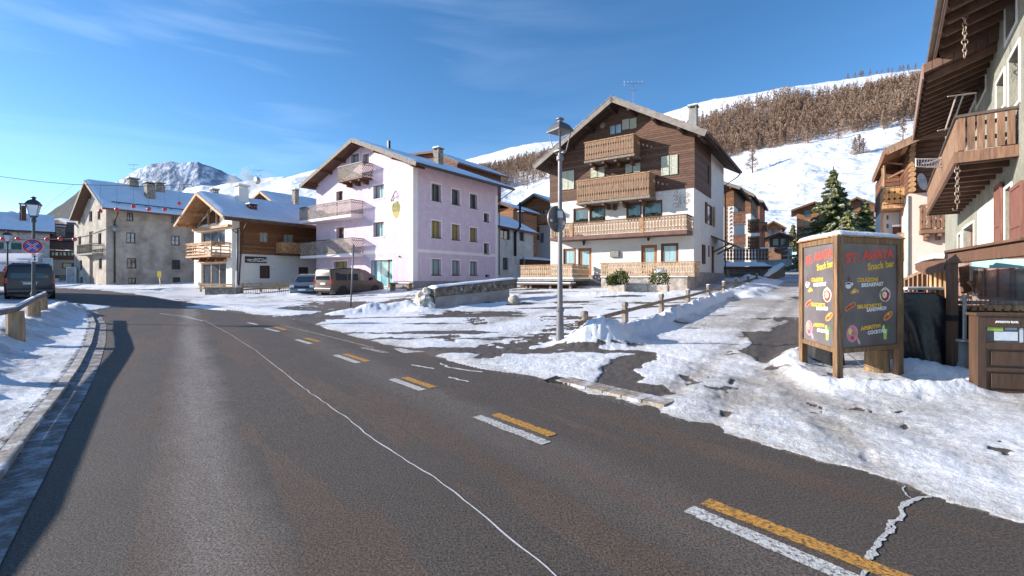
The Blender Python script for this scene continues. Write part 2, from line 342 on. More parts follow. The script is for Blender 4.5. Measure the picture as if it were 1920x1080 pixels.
for P, fe in (([(1108,724),(1128,700),(1142,682),(1176,670),(1226,666),(1232,678),(1198,688),(1190,700),(1207,712),(1196,722),(1236,729),(1262,742),(1180,744),(1126,730)], 4), ([(1390,626),(1440,622),(1500,598),(1560,610),(1560,690),(1470,684),(1430,684),(1388,662),(1408,645)], 4), ([(540,602),(640,580),(760,560),(780,566),(690,586),(620,600),(580,612)], 3)):
    ed = np.maximum(ed, np.clip(psd(P) / fe + .5, 0, 1))
snow = np.where(snow < 1.2, snow - ed * 1.1, snow - ed * .3)
snow = np.where(rightside, snow * sst(-.12, .18, dro), snow)
walk = leftside & (dl < 2.3)
snow = np.where(walk, .62 + .25 * (fbm(gx * 3, gy * 3, 4) - .35), snow)
snow = np.where(leftside & (dl < .2), .5, snow)
z = z - .02 * np.clip(ed * 1.3, 0, 1) * rightside
dirt = np.clip(.66 + 1.6 * (n3 - .45) + 1.0 * (n1 - .5) - pw * .5, 0, 1); dirt = np.where(~rightside, .12, dirt)
dirt = np.where(walk, .45 + (n1 - .5), dirt); dirt = np.where(snow > 1.1, .02, dirt)
dirt = np.where(gy > 60, 0, dirt); dirt = np.where(rightside & (dr < .7), np.maximum(dirt, .6 * (1 - dr / .7) + .1), dirt)
for P, wd, dp in ((P2((1215,770),(1320,695),(1415,612),(1478,560)), .20, .03), (P2((1330,800),(1425,705),(1482,612),(1500,560)), .24, .03), (P2((1640,870),(1520,770),(1450,700),(1440,640),(1480,580)), .18, .02), (P2((1900,900),(1700,810),(1500,740),(1350,700),(1180,650)), .22, .015), (P2((700,655),(850,620),(1000,590),(1080,575)), .35, .02), (P2((760,668),(930,640),(1060,600),(1150,570)), .35, .02)):
    dd_ = dpl(gx, gy, np.array(P)) + (n2 - .5) * .12; kk_ = np.exp(-(dd_ / wd) ** 2) * rightside; dirt = np.clip(dirt + kk_ * .28, 0, 1); z = z - dp * kk_ * (.5 + n1); snow = np.where(snow < 1.2, snow - kk_ * .12, snow)
near_ = rightside & (RR < 16) & (gx > -1); ni = np.where(near_.ravel())[0]; fx_, fy_ = gx.ravel()[ni], gy.ravel()[ni]; zf_ = z.ravel().copy(); rs_ = np.random.RandomState(8); dep_ = np.zeros(len(ni))
for k in range(170):
    cx_, cy_ = rs_.uniform(0, 9), rs_.uniform(3.5, 14); a_ = rs_.uniform(0, 3.14); l_ = .15 + .05 * rs_.rand(); du, dv_ = (fx_-cx_)*math.cos(a_)+(fy_-cy_)*math.sin(a_), -(fx_-cx_)*math.sin(a_)+(fy_-cy_)*math.cos(a_)
    q_ = (du/l_)**2 + (dv_/(l_*.42))**2; dep_ = np.maximum(dep_, .016 * np.clip(1.2 - q_, 0, 1))
zf_[ni] -= dep_; z = zf_.reshape(z.shape)
far = RR > 130; snow = np.where(far, 1.2, snow)
z = np.where(RR > 200, np.minimum(z, 5), z)
mg = bpy.data.materials.new('snowy_ground'); mg.use_nodes = True; N = mg.node_tree.nodes; K = mg.node_tree.links.new; b = N['Principled BSDF']
def nn(t, **k):
    n = N.new(t)
    for a, v in k.items(): setattr(n, a, v)
    return n
tc = nn('ShaderNodeTexCoord')
def noise(sc, det=6, ro=.62, src=None):
    n = nn('ShaderNodeTexNoise'); n.inputs['Scale'].default_value = sc; n.inputs['Detail'].default_value = det; n.inputs['Roughness'].default_value = ro; K(src or tc.outputs['Object'], n.inputs['Vector']); return n.outputs['Fac']
def ramp(s, p0, p1, c0=(0,0,0), c1=(1,1,1)):
    r = nn('ShaderNodeValToRGB'); r.color_ramp.elements[0].position = p0; r.color_ramp.elements[1].position = p1; r.color_ramp.elements[0].color = (*c0, 1); r.color_ramp.elements[1].color = (*c1, 1); K(s, r.inputs[0]); return r.outputs[0]
def mx(f, a, c, mode='MIX'):
    n = nn('ShaderNodeMixRGB', blend_type=mode)
    for i, v in enumerate((f, a, c)):
        if isinstance(v, float): n.inputs[i].default_value = v
        elif isinstance(v, tuple): n.inputs[i].default_value = (*v, 1)
        else: K(v, n.inputs[i])
    return n.outputs[0]
def ma(op, a, c):
    n = nn('ShaderNodeMath', operation=op)
    for i, v in enumerate((a, c)):
        if isinstance(v, (int, float)): n.inputs[i].default_value = v
        else: K(v, n.inputs[i])
    return n.outputs[0]
at1 = nn('ShaderNodeAttribute', attribute_name='snow'); at2 = nn('ShaderNodeAttribute', attribute_name='dirt')
nb = noise(3.2, 9, .72); nf = noise(26, 6, .7); nm = noise(9, 7, .7)
fac = ma('ADD', at1.outputs['Fac'], ma('MULTIPLY', ma('SUBTRACT', nb, .5), .9)); fac = ma('ADD', fac, ma('MULTIPLY', ma('SUBTRACT', nm, .5), .5)); fr = ramp(fac, .44, .54)
dfac = ma('MULTIPLY', ramp(ma('ADD', at2.outputs['Fac'], ma('MULTIPLY', ma('SUBTRACT', nm, .5), 1.5)), .2, .9), 1.0)
scol = mx(dfac, (.83, .84, .87), (.42, .385, .35)); speck = ramp(noise(70, 4, .8), .62, .70); scol = mx(ma('MULTIPLY', speck, ma('ADD', ma('MULTIPLY', dfac, .7), .12)), scol, (.16, .13, .11))
acol = mx(ramp(nf, .35, .65), (.075, .060, .050), (.15, .125, .105))
K(mx(fr, acol, scol), b.inputs['Base Color'])
K(ramp(fr, 0, 1, (.55,)*3, (.5,)*3), b.inputs['Roughness']); b.inputs['Specular IOR Level'].default_value = .35
bp = nn('ShaderNodeBump'); bp.inputs['Strength'].default_value = .7; bp.inputs['Distance'].default_value = .05; K(ma('ADD', ma('MULTIPLY', fr, .5), ma('ADD', nm, ma('MULTIPLY', nf, .6))), bp.inputs['Height']); K(bp.outputs[0], b.inputs['Normal'])
V = np.c_[gx.ravel(), gy.ravel(), z.ravel()]; Fc = grid_faces(*gx.shape)
V = np.r_[V, [[0, 0, -.03]]]
g = np_mesh('ground', V, Fc, mg, attrs={'snow': np.r_[snow.ravel(), 0], 'dirt': np.r_[dirt.ravel(), 0]}); tag(g, 'snow covered ground of the square and side street with bare patches', 'ground', kind='structure')
# road sheet
ma_ = bpy.data.materials.new('asphalt'); ma_.use_nodes = True; N = ma_.node_tree.nodes; K = ma_.node_tree.links.new; b = N['Principled BSDF']
tc = nn('ShaderNodeTexCoord'); mpp = nn('ShaderNodeMapping'); mpp.inputs['Rotation'].default_value = (0, 0, R(-35)); K(tc.outputs['Object'], mpp.inputs[0])
mp2 = nn('ShaderNodeMapping'); mp2.inputs['Scale'].default_value = (1.0, .10, 1); K(mpp.outputs[0], mp2.inputs[0])
gr = noise(62, 4, .8); g2 = noise(190, 2, .6); g3 = noise(7, 5, .7); big = noise(.55, 6, .6); st = noise(1.1, 5, .55, mp2.outputs[0])
c = mx(ramp(big, .35, .65), (.090, .062, .046), (.120, .088, .067)); c = mx(ramp(st, .50, .70), c, (.13, .108, .092)); c = mx(ramp(st, .46, .30), c, (.085, .070, .060))
sx_ = nn('ShaderNodeSeparateXYZ'); K(mpp.outputs[0], sx_.inputs[0]); u_ = sx_.outputs[0]
def streak(c0, w): return ma('MULTIPLY', ramp(ma('ABSOLUTE', ma('SUBTRACT', ma('ADD', u_, ma('MULTIPLY', ma('SUBTRACT', big, .5), .5)), c0), 0), w*.25, w, (1,1,1), (0,0,0)), ramp(st, .3, .6, (.25,)*3, (1,1,1)))
c = mx(ma('MULTIPLY', streak(.1, .42), .8), c, (.27, .24, .22)); c = mx(ma('MULTIPLY', streak(2.7, .5), .3), c, (.24, .21, .19)); c = mx(ma('MULTIPLY', ramp(g3, .35, .6, (1,1,1), (0,0,0)), .3), c, (.06, .048, .04))
c = mx(1.0, c, ramp(gr, .38, .64, (.34, .32, .31), (2.3, 2.25, 2.2)), 'MULTIPLY'); sp = ramp(g2, .66, .72); c = mx(ma('MULTIPLY', sp, .6), c, (.62, .56, .5))
K(c, b.inputs['Base Color']); K(ramp(big, .3, .7, (.62,)*3, (.78,)*3), b.inputs['Roughness']); b.inputs['Specular IOR Level'].default_value = .35
bp = nn('ShaderNodeBump'); bp.inputs['Strength'].default_value = 1.0; bp.inputs['Distance'].default_value = .02; K(ma('ADD', gr, ma('MULTIPLY', g2, .5)), bp.inputs['Height']); K(bp.outputs[0], b.inputs['Normal'])
def chain(P, n):
    P = np.array(P); s = np.r_[0, np.cumsum(np.hypot(*np.diff(P, axis=0).T))]; t = np.linspace(0, s[-1], n); return np.c_[np.interp(t, s, P[:, 0]), np.interp(t, s, P[:, 1])]
def road_cells():
    a2 = np.r_[np.radians(np.arange(-70, 70, 1.0)), np.radians(np.arange(70, 291, 5.0))]; r2 = np.geomspace(.5, 75, 130)
    A2, R2 = np.meshgrid(a2, r2, indexing='ij'); x = np.sin(A2) * R2; y = np.cos(A2) * R2
    F2 = grid_faces(*x.shape); cx = x.ravel()[F2].mean(1); cy = y.ravel()[F2].mean(1)
    keep = inpoly(cx, cy, ROADP) | (dpl(cx, cy, RE) < .45 + .03 * np.hypot(cx, cy)); keep &= ~((dpl(cx, cy, LE) < .9) & ~inpoly(cx, cy, ROADP)); F2 = F2[keep]
    u, inv = np.unique(F2, return_inverse=True); xx = x.ravel()[u]; yy = y.ravel()[u]
    return np.c_[xx, yy, Hn(xx, yy)], inv.reshape(F2.shape)
Vr, Fr = road_cells(); rd = np_mesh('road', Vr, Fr, ma_); tag(rd, 'dark asphalt main road curving away to the left', 'road', kind='structure')
def strip(P, w, dz, name, m, label=None, n=None, jit=0.0, thick=0.0, kind='structure', flat=False):
    L_ = np.hypot(*np.diff(np.array(P), axis=0).T).sum(); n = n or max(3, int(L_ / .25)); Q = chain(P, n)
    T = np.gradient(Q, axis=0); T /= np.linalg.norm(T, axis=1)[:, None] + 1e-9; Nn = np.c_[-T[:, 1], T[:, 0]]
    if jit:
        kk = np.array([.25, .5, .25]); j_ = np.convolve(np.random.rand(n) - .5, kk, 'same')[:, None]; Q = Q + Nn * j_ * jit * 1.8; ww = np.full((n, 1), w) + (np.random.rand(n, 1)-.5)*.014 if flat else w * (.45 + 1.1 * np.convolve(np.random.rand(n), kk, 'same')[:, None])
    else: ww = np.full((n, 1), w)
    A = Q + Nn * ww / 2; B = Q - Nn * ww / 2; zz = Hn(Q[:, 0], Q[:, 1]) + dz; mb = MB()
    for i in range(n): mb.v += [(A[i,0], A[i,1], zz[i]), (B[i,0], B[i,1], zz[i])]
    mb.f = [(2*i, 2*i+1, 2*i+3, 2*i+2) for i in range(n - 1)]
    if thick:
        k = len(mb.v); mb.v += [(x, y, q - thick) for x, y, q in mb.v]
        for i in range(n - 1): mb.f += [(2*i, 2*i+2, k+2*i+2, k+2*i), (2*i+1, k+2*i+1, k+2*i+3, 2*i+3)]
        mb.f += [(0, 1, k+1, k), (2*n-2, k+2*n-2, k+2*n-1, 2*n-1)]
    o = mb.build(name, m, fixn=bool(thick)); tag(o, kind=kind); 
    if label: o['label'] = label
    return o
KERB = mat('kerb_stone', srgb(150, 142, 134), .9, .3, 7, .5, 30, stain=(srgb(205, 206, 210), 5, .5, .62))
FROST = mat('frosted_gutter', srgb(108, 98, 92), .85, .3, 5, .5, 40, stain=(srgb(178, 178, 182), 4.5, .46, .66))
lek = LE[1:12]
def offs(P, d):
    P = np.array(P); T = np.gradient(P, axis=0); T /= np.linalg.norm(T, axis=1)[:, None]; return P + np.c_[-T[:, 1], T[:, 0]] * d
strip(offs(lek, .06), .12, .055, 'kerb', KERB, 'grey kerb along the left pavement', n=160, thick=.2)
strip(offs(lek, -.13), .26, .006, 'gutter', FROST, 'frosted gutter strip beside the left kerb', n=160)
PW = mat('worn_white_paint', (.58, .56, .53), .8, .25, 30, .5, 90, stain=((.14, .12, .11), 42, .50, .60), spec=.3)
PY = mat('worn_yellow_paint', srgb(196, 142, 66), .8, .25, 30, .3, 90, stain=(srgb(96, 78, 62), 42, .49, .60), spec=.3)
def gxy(x, y): return tuple(gat(x, y)[:2])
for a, b_ in [((1291,955),(1640,1105)),((894,781),(1025,832)),((734,711),(793,732)),((629,666),(672,681)),((556,637),(583,645)),((498,616),(523,622)),((465,605),(482,609))]:
    strip([gxy(*a), gxy(*b_)], .13, .006, 'lane_marking', PW, n=60, jit=.012, flat=True)
for a, b_ in [((1322,941),(1740,1105)),((928,777),(1037,817)),((758,708),(813,727)),((646,664),(690,678)),((573,634),(598,641)),((515,613),(536,619))]:
    strip([gxy(*a), gxy(*b_)], .13, .006, 'lane_marking', PY, n=60, jit=.012, flat=True)
strip([gxy(*p) for p in [(1060,1095),(1000,1045),(935,990),(880,945),(820,900),(760,862),(710,832),(668,798),(630,770),(575,732),(530,697),(480,658),(430,626),(400,610),(382,600)]], .011, .005, 'road_crack', mat('salt_crack', (.62,.6,.58), .8, .2, 30), n=240, jit=.016)
strip([gxy(*p) for p in [(380,602),(350,594),(300,588)]], .05, .005, 'road_crack', _mats['salt_crack'], n=20, jit=.03)
strip([gxy(*p) for p in [(1742,930),(1712,938),(1690,950),(1692,970),(1668,985),(1660,1005),(1640,1020),(1628,1045),(1618,1090)]], .026, .005, 'road_crack', mat('icy_crack', (.62,.6,.58), .8, .3, 40, .6, 80, stain=((.2,.18,.16), 40, .5, .6)), n=70, jit=.02)
strip([gxy(*p) for p in [(1736,932),(1708,941),(1694,955),(1698,968),(1676,982),(1668,1003),(1650,1015),(1640,1030),(1632,1050)]], .02, .0055, 'road_crack', _mats['icy_crack'], n=60, jit=.03)
strip([gxy(*p) for p in [(1690,905),(1696,918),(1706,935)]], .012, .005, 'road_crack', _mats['icy_crack'], n=14, jit=.02)
strip([gxy(*p) for p in [(530,610),(620,632),(700,652)]], .06, .005, 'lane_marking', mat('faded_white_paint', (.34,.32,.30), .8, .3, 20, stain=((.13,.12,.11), 9, .48, .56)), n=30)
strip([gxy(*p) for p in [(680,652),(725,662)]], .16, .0055, 'lane_marking', _mats['faded_white_paint'], n=10)
mb = MB()
for poly in [[(738,654),(760,653),(786,660),(760,663),(750,660)], [(776,457+200),(800,660),(782,661)]]:
    pts = [gat(*p) for p in poly]; mb.add([(p.x, p.y, p.z + .006) for p in pts], [tuple(range(len(pts)))])
tag(mb.build('lane_marking', PW, fixn=False), kind='structure')
for a, b_ in [((774,684),(812,692)),((845,690),(905,698)),((842,707),(880,716)),((826,681),(842,690))]: strip([gxy(*a), gxy(*b_)], .05, .005, 'road_crack', _mats['salt_crack'], n=12, jit=.05)
# stone gutter slabs and drains at the crossing
SLAB = mat('gutter_slab', srgb(150, 138, 124), .85, .35, 5, .4, 30, stain=(srgb(200, 200, 205), 3, .5, .62))
sl = [gxy(*p) for p in [(1045,717),(1110,733),(1180,750),(1250,765)]]; q = chain(sl, 7)
for i in range(6):
    a = q[i] + (q[i+1] - q[i]) * .03; c_ = q[i+1] - (q[i+1] - q[i]) * .03
    strip(offs([tuple(a), tuple((a + c_) / 2), tuple(c_)], .12), .34, .05, 'gutter_slab', SLAB, n=3, thick=.06)
def drain(px, py, w, rz, label):
    p = gat(px, py); t = thing('drain_grate', label, 'drain grate', (p.x, p.y, p.z + .02), rz); mb = MB()
    for i in range(9): mb.box(-w/2, w/2, -w/2 + i*w/9 + .004, -w/2 + i*w/9 + w/9*.5, 0, .02)
    mb.box(-w/2 - .03, -w/2, -w/2 - .03, w/2 + .03, 0, .022); mb.box(w/2, w/2 + .03, -w/2 - .03, w/2 + .03, 0, .022)
    mb.build('grating', IRON, t); MB().box(-w/2, w/2, -w/2, w/2, -.02, -.005).build('pit', BLACKP, t)
drain(1052, 716, .34, R(-35), 'dark iron drain grate at the road edge beside the stone gutter slabs')
drain(1015, 646, .5, R(-60), 'rusty drain grate in the snow left of the grey street lamp base')
# ================================================================== MOUNTAINS AND THE SKI HILL
def interp(P, x): P = np.array(P, float); return np.interp(x, P[:, 0], P[:, 1])
RIDGE = [(300,372),(430,352),(470,348),(520,338),(560,326),(600,316),(700,306),(840,306),(862,302),(920,287),(960,276),(1000,268),(1030,265),(1110,262),(1180,238),(1250,211),(1290,198),(1340,186),(1400,177),(1470,165),(1540,156),(1600,147),(1660,137),(1725,129),(1900,112),(2400,70)]
FTOP = [(800,336),(885,326),(940,310),(965,301),(1002,291),(1030,287),(1150,262),(1280,236),(1313,224),(1350,205),(1393,190),(1463,174),(1490,176),(1515,181),(1592,168),(1640,160),(1699,147),(1760,140),(2000,125)]
FBOT = [(800,338),(885,331),(922,347),(952,352),(990,348),(1030,338),(1180,322),(1371,298),(1420,290),(1454,284),(1546,266),(1620,250),(1708,229),(1800,215),(2000,205)]
cols = np.arange(300, 2401, 8.0); 
def prof(px, t):
    """t 0..3 : foot -> forest foot -> forest head -> ridge ; returns X,Y,z"""
    kY = np.interp(px, [300, 900, 1500, 2400], [1.9, 1.35, 1.0, .8])
    Yk = [105, 300, 450, 640]; r = interp(RIDGE, px); ft = np.maximum(interp(FTOP, px), r + 6); fbt = np.maximum(interp(FBOT, px), ft + 3)
    foot = 524 - (np.interp(px, [300, 1400, 1600, 2400], [3, 9, 9, 9]) - 1.6) * FPX / (105 * kY) + 6
    py = np.where(t < 1, foot + (fbt - foot) * np.clip(t, 0, 1) ** .85, np.where(t < 2, fbt + (ft - fbt) * (t - 1), ft + (r - ft) * (t - 2)))
    ti = np.floor(np.clip(t, 0, 2.999)).astype(int); Yk = np.array(Yk); Y = (Yk[ti] + (Yk[ti + 1] - Yk[ti]) * (t - ti)) * kY
    return (px - CXP) / FPX * Y, Y, EYE + (HYP - py) / FPX * Y
ts = np.r_[np.linspace(0, 1, 70), np.linspace(1.02, 2, 30), np.linspace(2.03, 3, 24), [3.06, 3.3]]
CC, TT = np.meshgrid(cols, np.minimum(ts, 3), indexing='ij'); hx, hy, hz = prof(CC, TT)
hz = hz + (fbm(hx*.02, hy*.02, 5) - .48) * 9 * np.clip(TT * 1.5, 0, 1) * np.clip((3.05 - TT) * 4, 0, 1) + (fbm(hx*.12, hy*.12, 4) - .48) * 3.2
ex = np.array([0, 0] ); hy[:, -2:] += np.array([60, 400]); hz[:, -2:] -= np.array([8, 160])
HILL = mat('hill_snow', (.74, .76, .80), .6, .05, .02, .9, .12, stain=(srgb(150, 135, 118), .06, .64, .72), bdist=3.0, spec=.2)
hl = np_mesh('hillside', np.c_[hx.ravel(), hy.ravel(), hz.ravel()], grid_faces(*hx.shape), HILL); tag(hl, 'snow covered ski hillside with a larch forest belt', 'hillside', kind='structure')
def ridge_mesh(name, ridge, Yr, Yf, zf, m, rough, label, seed, step=3, rows=46, fs=.004):
    xs = np.arange(ridge[0][0], ridge[-1][0] + 1, step); t = np.linspace(0, 1, rows); X, T = np.meshgrid(xs, t, indexing='ij')
    Y = Yf + (Yr - Yf) * T; zr = EYE + (HYP - interp(ridge, X)) / FPX * Yr; Z = zf + (zr - zf) * T ** 1.15
    x = (X - CXP) / FPX * Y; nf_ = fbm(x*fs + seed, Y*fs, 6); rg = 1 - np.abs(2*nf_ - 1); Z = Z + (rg - .62) * rough * np.sin(np.pi * np.clip(T, 0, 1) ** .8) + (fbm(x*fs*6, Y*fs*6 + seed, 3) - .45) * rough * .12
    x = np.c_[x, x[:, -1:]]; Y = np.c_[Y, Y[:, -1:] + Yr * .3]; Z = np.c_[Z, np.full((len(xs), 1), zf)]
    o = np_mesh(name, np.c_[x.ravel(), Y.ravel(), Z.ravel()], grid_faces(*x.shape), m); tag(o, label, name, kind='structure'); return o
ROCK = mat('rocky_snow', (.66, .72, .82), .8, .08, .004, .9, .02, stain=((.22, .27, .37), .010, .42, .55), bdist=30, stretch=(1, 1, 1))  # rock stain; its dark blue tint also puts in shade of the face
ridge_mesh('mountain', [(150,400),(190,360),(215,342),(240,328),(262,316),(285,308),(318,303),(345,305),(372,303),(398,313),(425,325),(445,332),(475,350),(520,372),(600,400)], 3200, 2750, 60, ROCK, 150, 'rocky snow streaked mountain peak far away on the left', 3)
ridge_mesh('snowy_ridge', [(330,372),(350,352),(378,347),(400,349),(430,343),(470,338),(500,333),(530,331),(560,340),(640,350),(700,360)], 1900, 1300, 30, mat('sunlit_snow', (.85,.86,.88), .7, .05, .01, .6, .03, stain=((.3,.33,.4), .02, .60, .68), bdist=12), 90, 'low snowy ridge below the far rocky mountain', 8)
FORESTM = mat('forested_slope', srgb(44, 52, 56), .9, .35, .05, 1, .3, stain=((.5,.52,.55), .06, .62, .68), bdist=6)
ridge_mesh('forested_hill', [(-300,430),(60,414),(85,404),(100,394),(120,380),(140,365),(160,345),(180,350),(230,380),(300,400)], 1300, 800, 12, FORESTM, 60, 'dark wooded slope behind the grey house', 5)
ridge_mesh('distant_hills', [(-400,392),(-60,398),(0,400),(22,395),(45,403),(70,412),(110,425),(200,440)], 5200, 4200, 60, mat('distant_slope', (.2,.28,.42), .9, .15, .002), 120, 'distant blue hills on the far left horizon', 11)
# ------------------------------------------------------------------ larches
LARCH = mat('larch_twigs', srgb(142, 116, 98), .9, .2, .08, col2=srgb(178, 152, 132)); BARK = mat('bark', srgb(84, 68, 58), .9, .3, 5)
def larch_tris(n, seed, dens=1.0):
    r = random.Random(seed); V = []; F = []
    for i in range(n):
        h = .12 + .86 * r.random() ** .85; a = r.random() * 6.283; rr = (1 - h) ** .75 * .20 * (.7 + .6 * r.random()) + .012
        dx, dy = math.cos(a), math.sin(a); w = .018 + .02 * r.random(); zt = h + rr * (.15 + .5 * r.random()); k = len(V)
        V += [(dx*.005, dy*.005, h - w), (dx*rr, dy*rr, zt), (dx*rr*.7 - dy*w, dy*rr*.7 + dx*w, h + w * 1.4)]; F.append((k, k+1, k+2))
    return np.array(V), np.array(F)
lm = []
for s_ in range(5):
    V, F_ = larch_tris(150, s_); lm.append((V, F_))
def forest_sites(n, lo, hi, x0, x1, seed):
    r = np.random.RandomState(seed); px = r.uniform(x0, x1, n); t = lo + (hi - lo) * r.rand(n) ** .8; x, y, z_ = prof(px, t)
    w = interp(FBOT, px) - interp(FTOP, px); k = (w > 4 + 10 * r.rand(n)) & (fbm(x*.022, y*.022, 3) + .36 * (r.rand(n) - .5) > .33); return np.c_[x, y, z_][k], t[k], px[k]
P1, t1, px1 = forest_sites(900, .97, 1.9, 870, 1730, 1); o_ = np.argsort(P1[:, 1]); sel = P1[o_[:270]]
protos = []
for s_, (V, F_) in enumerate(lm[:4]):
    t = thing('larch_tree', 'bare brown larch at the lower edge of the forest belt on the hill', 'larch tree', group='larches along the lower forest edge')
    np_mesh('crown', V, F_, LARCH, t, smooth=False); MB().tube([(0,0,-.05),(0,0,.5),(0,0,.97)], [.018,.011,.002], 5).build('trunk', BARK, t); protos.append(t)
for i, p in enumerate(sel):
    o = protos[i] if i < 4 else copy_tree(protos[i % 4]); h = random.uniform(13, 21); o.location = (p[0], p[1], p[2] - .6); h *= .72; o.scale = (h*1.25, h*1.25, h); o.rotation_euler = (0, 0, random.random() * 6.28)
rest = P1[o_[270:]]; P3, _, _ = forest_sites(6000, 1.03, 1.86, 870, 1800, 2); P4, _, _ = forest_sites(110, 2.0, 2.5, 1250, 1800, 4)
rest = np.r_[rest, P3, P4]; VV = []; FF = []; k = 0
for i, p in enumerate(rest):
    V, F_ = lm[i % 5]; j = (i * 7) % 85; F2 = F_[j:j + 58]; u, inv = np.unique(F2, return_inverse=True); a = random.random() * 6.28; h = random.uniform(8.5, 14) * (.55 if i > len(rest) - len(P4) else 1)
    c_, s2 = math.cos(a), math.sin(a); X = V[u] * [h*1.45, h*1.45, h]; VV.append(np.c_[X[:,0]*c_ - X[:,1]*s2 + p[0], X[:,0]*s2 + X[:,1]*c_ + p[1], X[:,2] + p[2] - .6]); FF.append(inv.reshape(F2.shape) + k); k += len(u)
fo = np_mesh('larch_forest', np.concatenate(VV), np.concatenate(FF), LARCH, smooth=False); tag(fo, 'brown winter larch forest belt across the snowy hillside', 'forest', kind='stuff')
def lone(px, t_, h, label, grp=None):
    x, y, z_ = prof(np.array([float(px)]), np.array([t_])); o = copy_tree(protos[1]); o.location = (x[0], y[0], z_[0] - .4); o.scale = (h*1.5, h*1.5, h); o.rotation_euler = (0, 0, px); o['label'] = label
    if 'group' in o: del o['group']
    if grp: o['group'] = grp
for px, t_, h, lb in [(1603,.78,11,'lone larch in the upper ski slope, left one of a small clump'),(1611,.79,12,'tallest larch of the small clump standing in the open ski slope'),(1619,.78,10,'right larch of the small clump in the open ski slope'),(1411,.80,16,'lone larch at the left edge of the ski slope below the forest'),
                      (1693,.86,12,'thin larch above the log house roof at the forest edge'),(1652,.5,9,'small larch low on the ski slope beside the log house')]: lone(px, t_, h, lb)
for i in range(13):
    px = 1590 + i * 10.5 + random.uniform(-4, 4); lone(px, 2.98, random.uniform(6, 10), 'small reddish larch on the skyline ridge of the ski hill', 'larches along the skyline ridge')
# ================================================================== BUILDING KIT
class Pl:
    """a vertical wall plane of a frame: a runs along it, o outward, z up"""
    def __init__(s, fr, axis, c=0.0, sgn=-1): s.fr, s.axis, s.c, s.sgn = fr, axis, c, sgn
    def P(s, a, o, z): return (a, s.c + s.sgn * o, z) if s.axis == 1 else (s.c + s.sgn * o, a, z)
    def px(s, x, y, o=0.0):
        p = s.fr.hit(x, y, s.axis, s.c + s.sgn * o); return (p.x if s.axis == 1 else p.y), p.z
    def box(s, x0, y0, x1, y1, o=0.0):
        xm, ym = (x0 + x1) / 2, (y0 + y1) / 2; a0 = s.px(x0, ym, o)[0]; a1 = s.px(x1, ym, o)[0]; z0 = s.px(xm, y1, o)[1]; z1 = s.px(xm, y0, o)[1]
        return (min(a0, a1), max(a0, a1), z0, z1)
    def sol(s, mb, a0, a1, o0, o1, z0, z1):
        v = [s.P(a, o, z) for z in (z0, z1) for (a, o) in ((a0, o0), (a1, o0), (a1, o1), (a0, o1))]
        return mb.add(v, [(0,3,2,1),(4,5,6,7),(0,1,5,4),(1,2,6,5),(2,3,7,6),(3,0,4,7)])
    def pri(s, mb, poly, o0, o1):
        n = len(poly); v = [s.P(a, o0, z) for a, z in poly] + [s.P(a, o1, z) for a, z in poly]
        return mb.add(v, [tuple(range(n)), tuple(range(2*n-1, n-1, -1))] + [(i, n+i, n+(i+1) % n, (i+1) % n) for i in range(n)])
def clip_rect(poly, x0, x1, z0, z1):
    def cl(P, f, g):
        out = []
        for i in range(len(P)):
            a, b = P[i], P[(i+1) % len(P)]; fa, fb = f(a), f(b)
            if fa >= 0: out.append(a)
            if (fa >= 0) != (fb >= 0): t = fa / (fa - fb); out.append((a[0] + (b[0]-a[0])*t, a[1] + (b[1]-a[1])*t))
        return out
    for f in (lambda p: p[0]-x0, lambda p: x1-p[0], lambda p: p[1]-z0, lambda p: z1-p[1]):
        if poly: poly = cl(poly, f, None)
    return poly
def wall(mb, pl, tops, zb, holes, depth=.22, z1=None):
    """wall face with real openings; tops = [(a, z), ...] roof line; holes = [(a0,a1,z0,z1)]"""
    ta = np.array([t[0] for t in tops]); tz = np.array([t[1] for t in tops]); T = lambda a: float(np.interp(a, ta, tz))
    xs = sorted(set([round(float(t), 5) for t in ta] + [round(v, 5) for h in holes for v in h[:2]])); xs = [x for x in xs if ta[0] - 2e-5 <= x <= ta[-1] + 2e-5]
    for a0, a1 in zip(xs[:-1], xs[1:]):
        if a1 - a0 < 1e-5: continue
        hs = sorted([(h[2], h[3]) for h in holes if h[0] < (a0+a1)/2 < h[1]]); z = zb
        for q0, q1 in hs:
            if q0 > z: mb.quad(pl.P(a0,0,z), pl.P(a1,0,z), pl.P(a1,0,q0), pl.P(a0,0,q0))
            z = q1
        if T(a0) > z or T(a1) > z: mb.quad(pl.P(a0,0,z), pl.P(a1,0,z), pl.P(a1,0,max(z, T(a1))), pl.P(a0,0,max(z, T(a0))))
    for (a0, a1, q0, q1) in holes:
        d = -depth
        mb.quad(pl.P(a0,0,q0), pl.P(a0,d,q0), pl.P(a0,d,q1), pl.P(a0,0,q1)); mb.quad(pl.P(a1,0,q0), pl.P(a1,d,q0), pl.P(a1,d,q1), pl.P(a1,0,q1))
        mb.quad(pl.P(a0,0,q0), pl.P(a1,0,q0), pl.P(a1,d,q0), pl.P(a0,d,q0)); mb.quad(pl.P(a0,0,q1), pl.P(a1,0,q1), pl.P(a1,d,q1), pl.P(a0,d,q1))
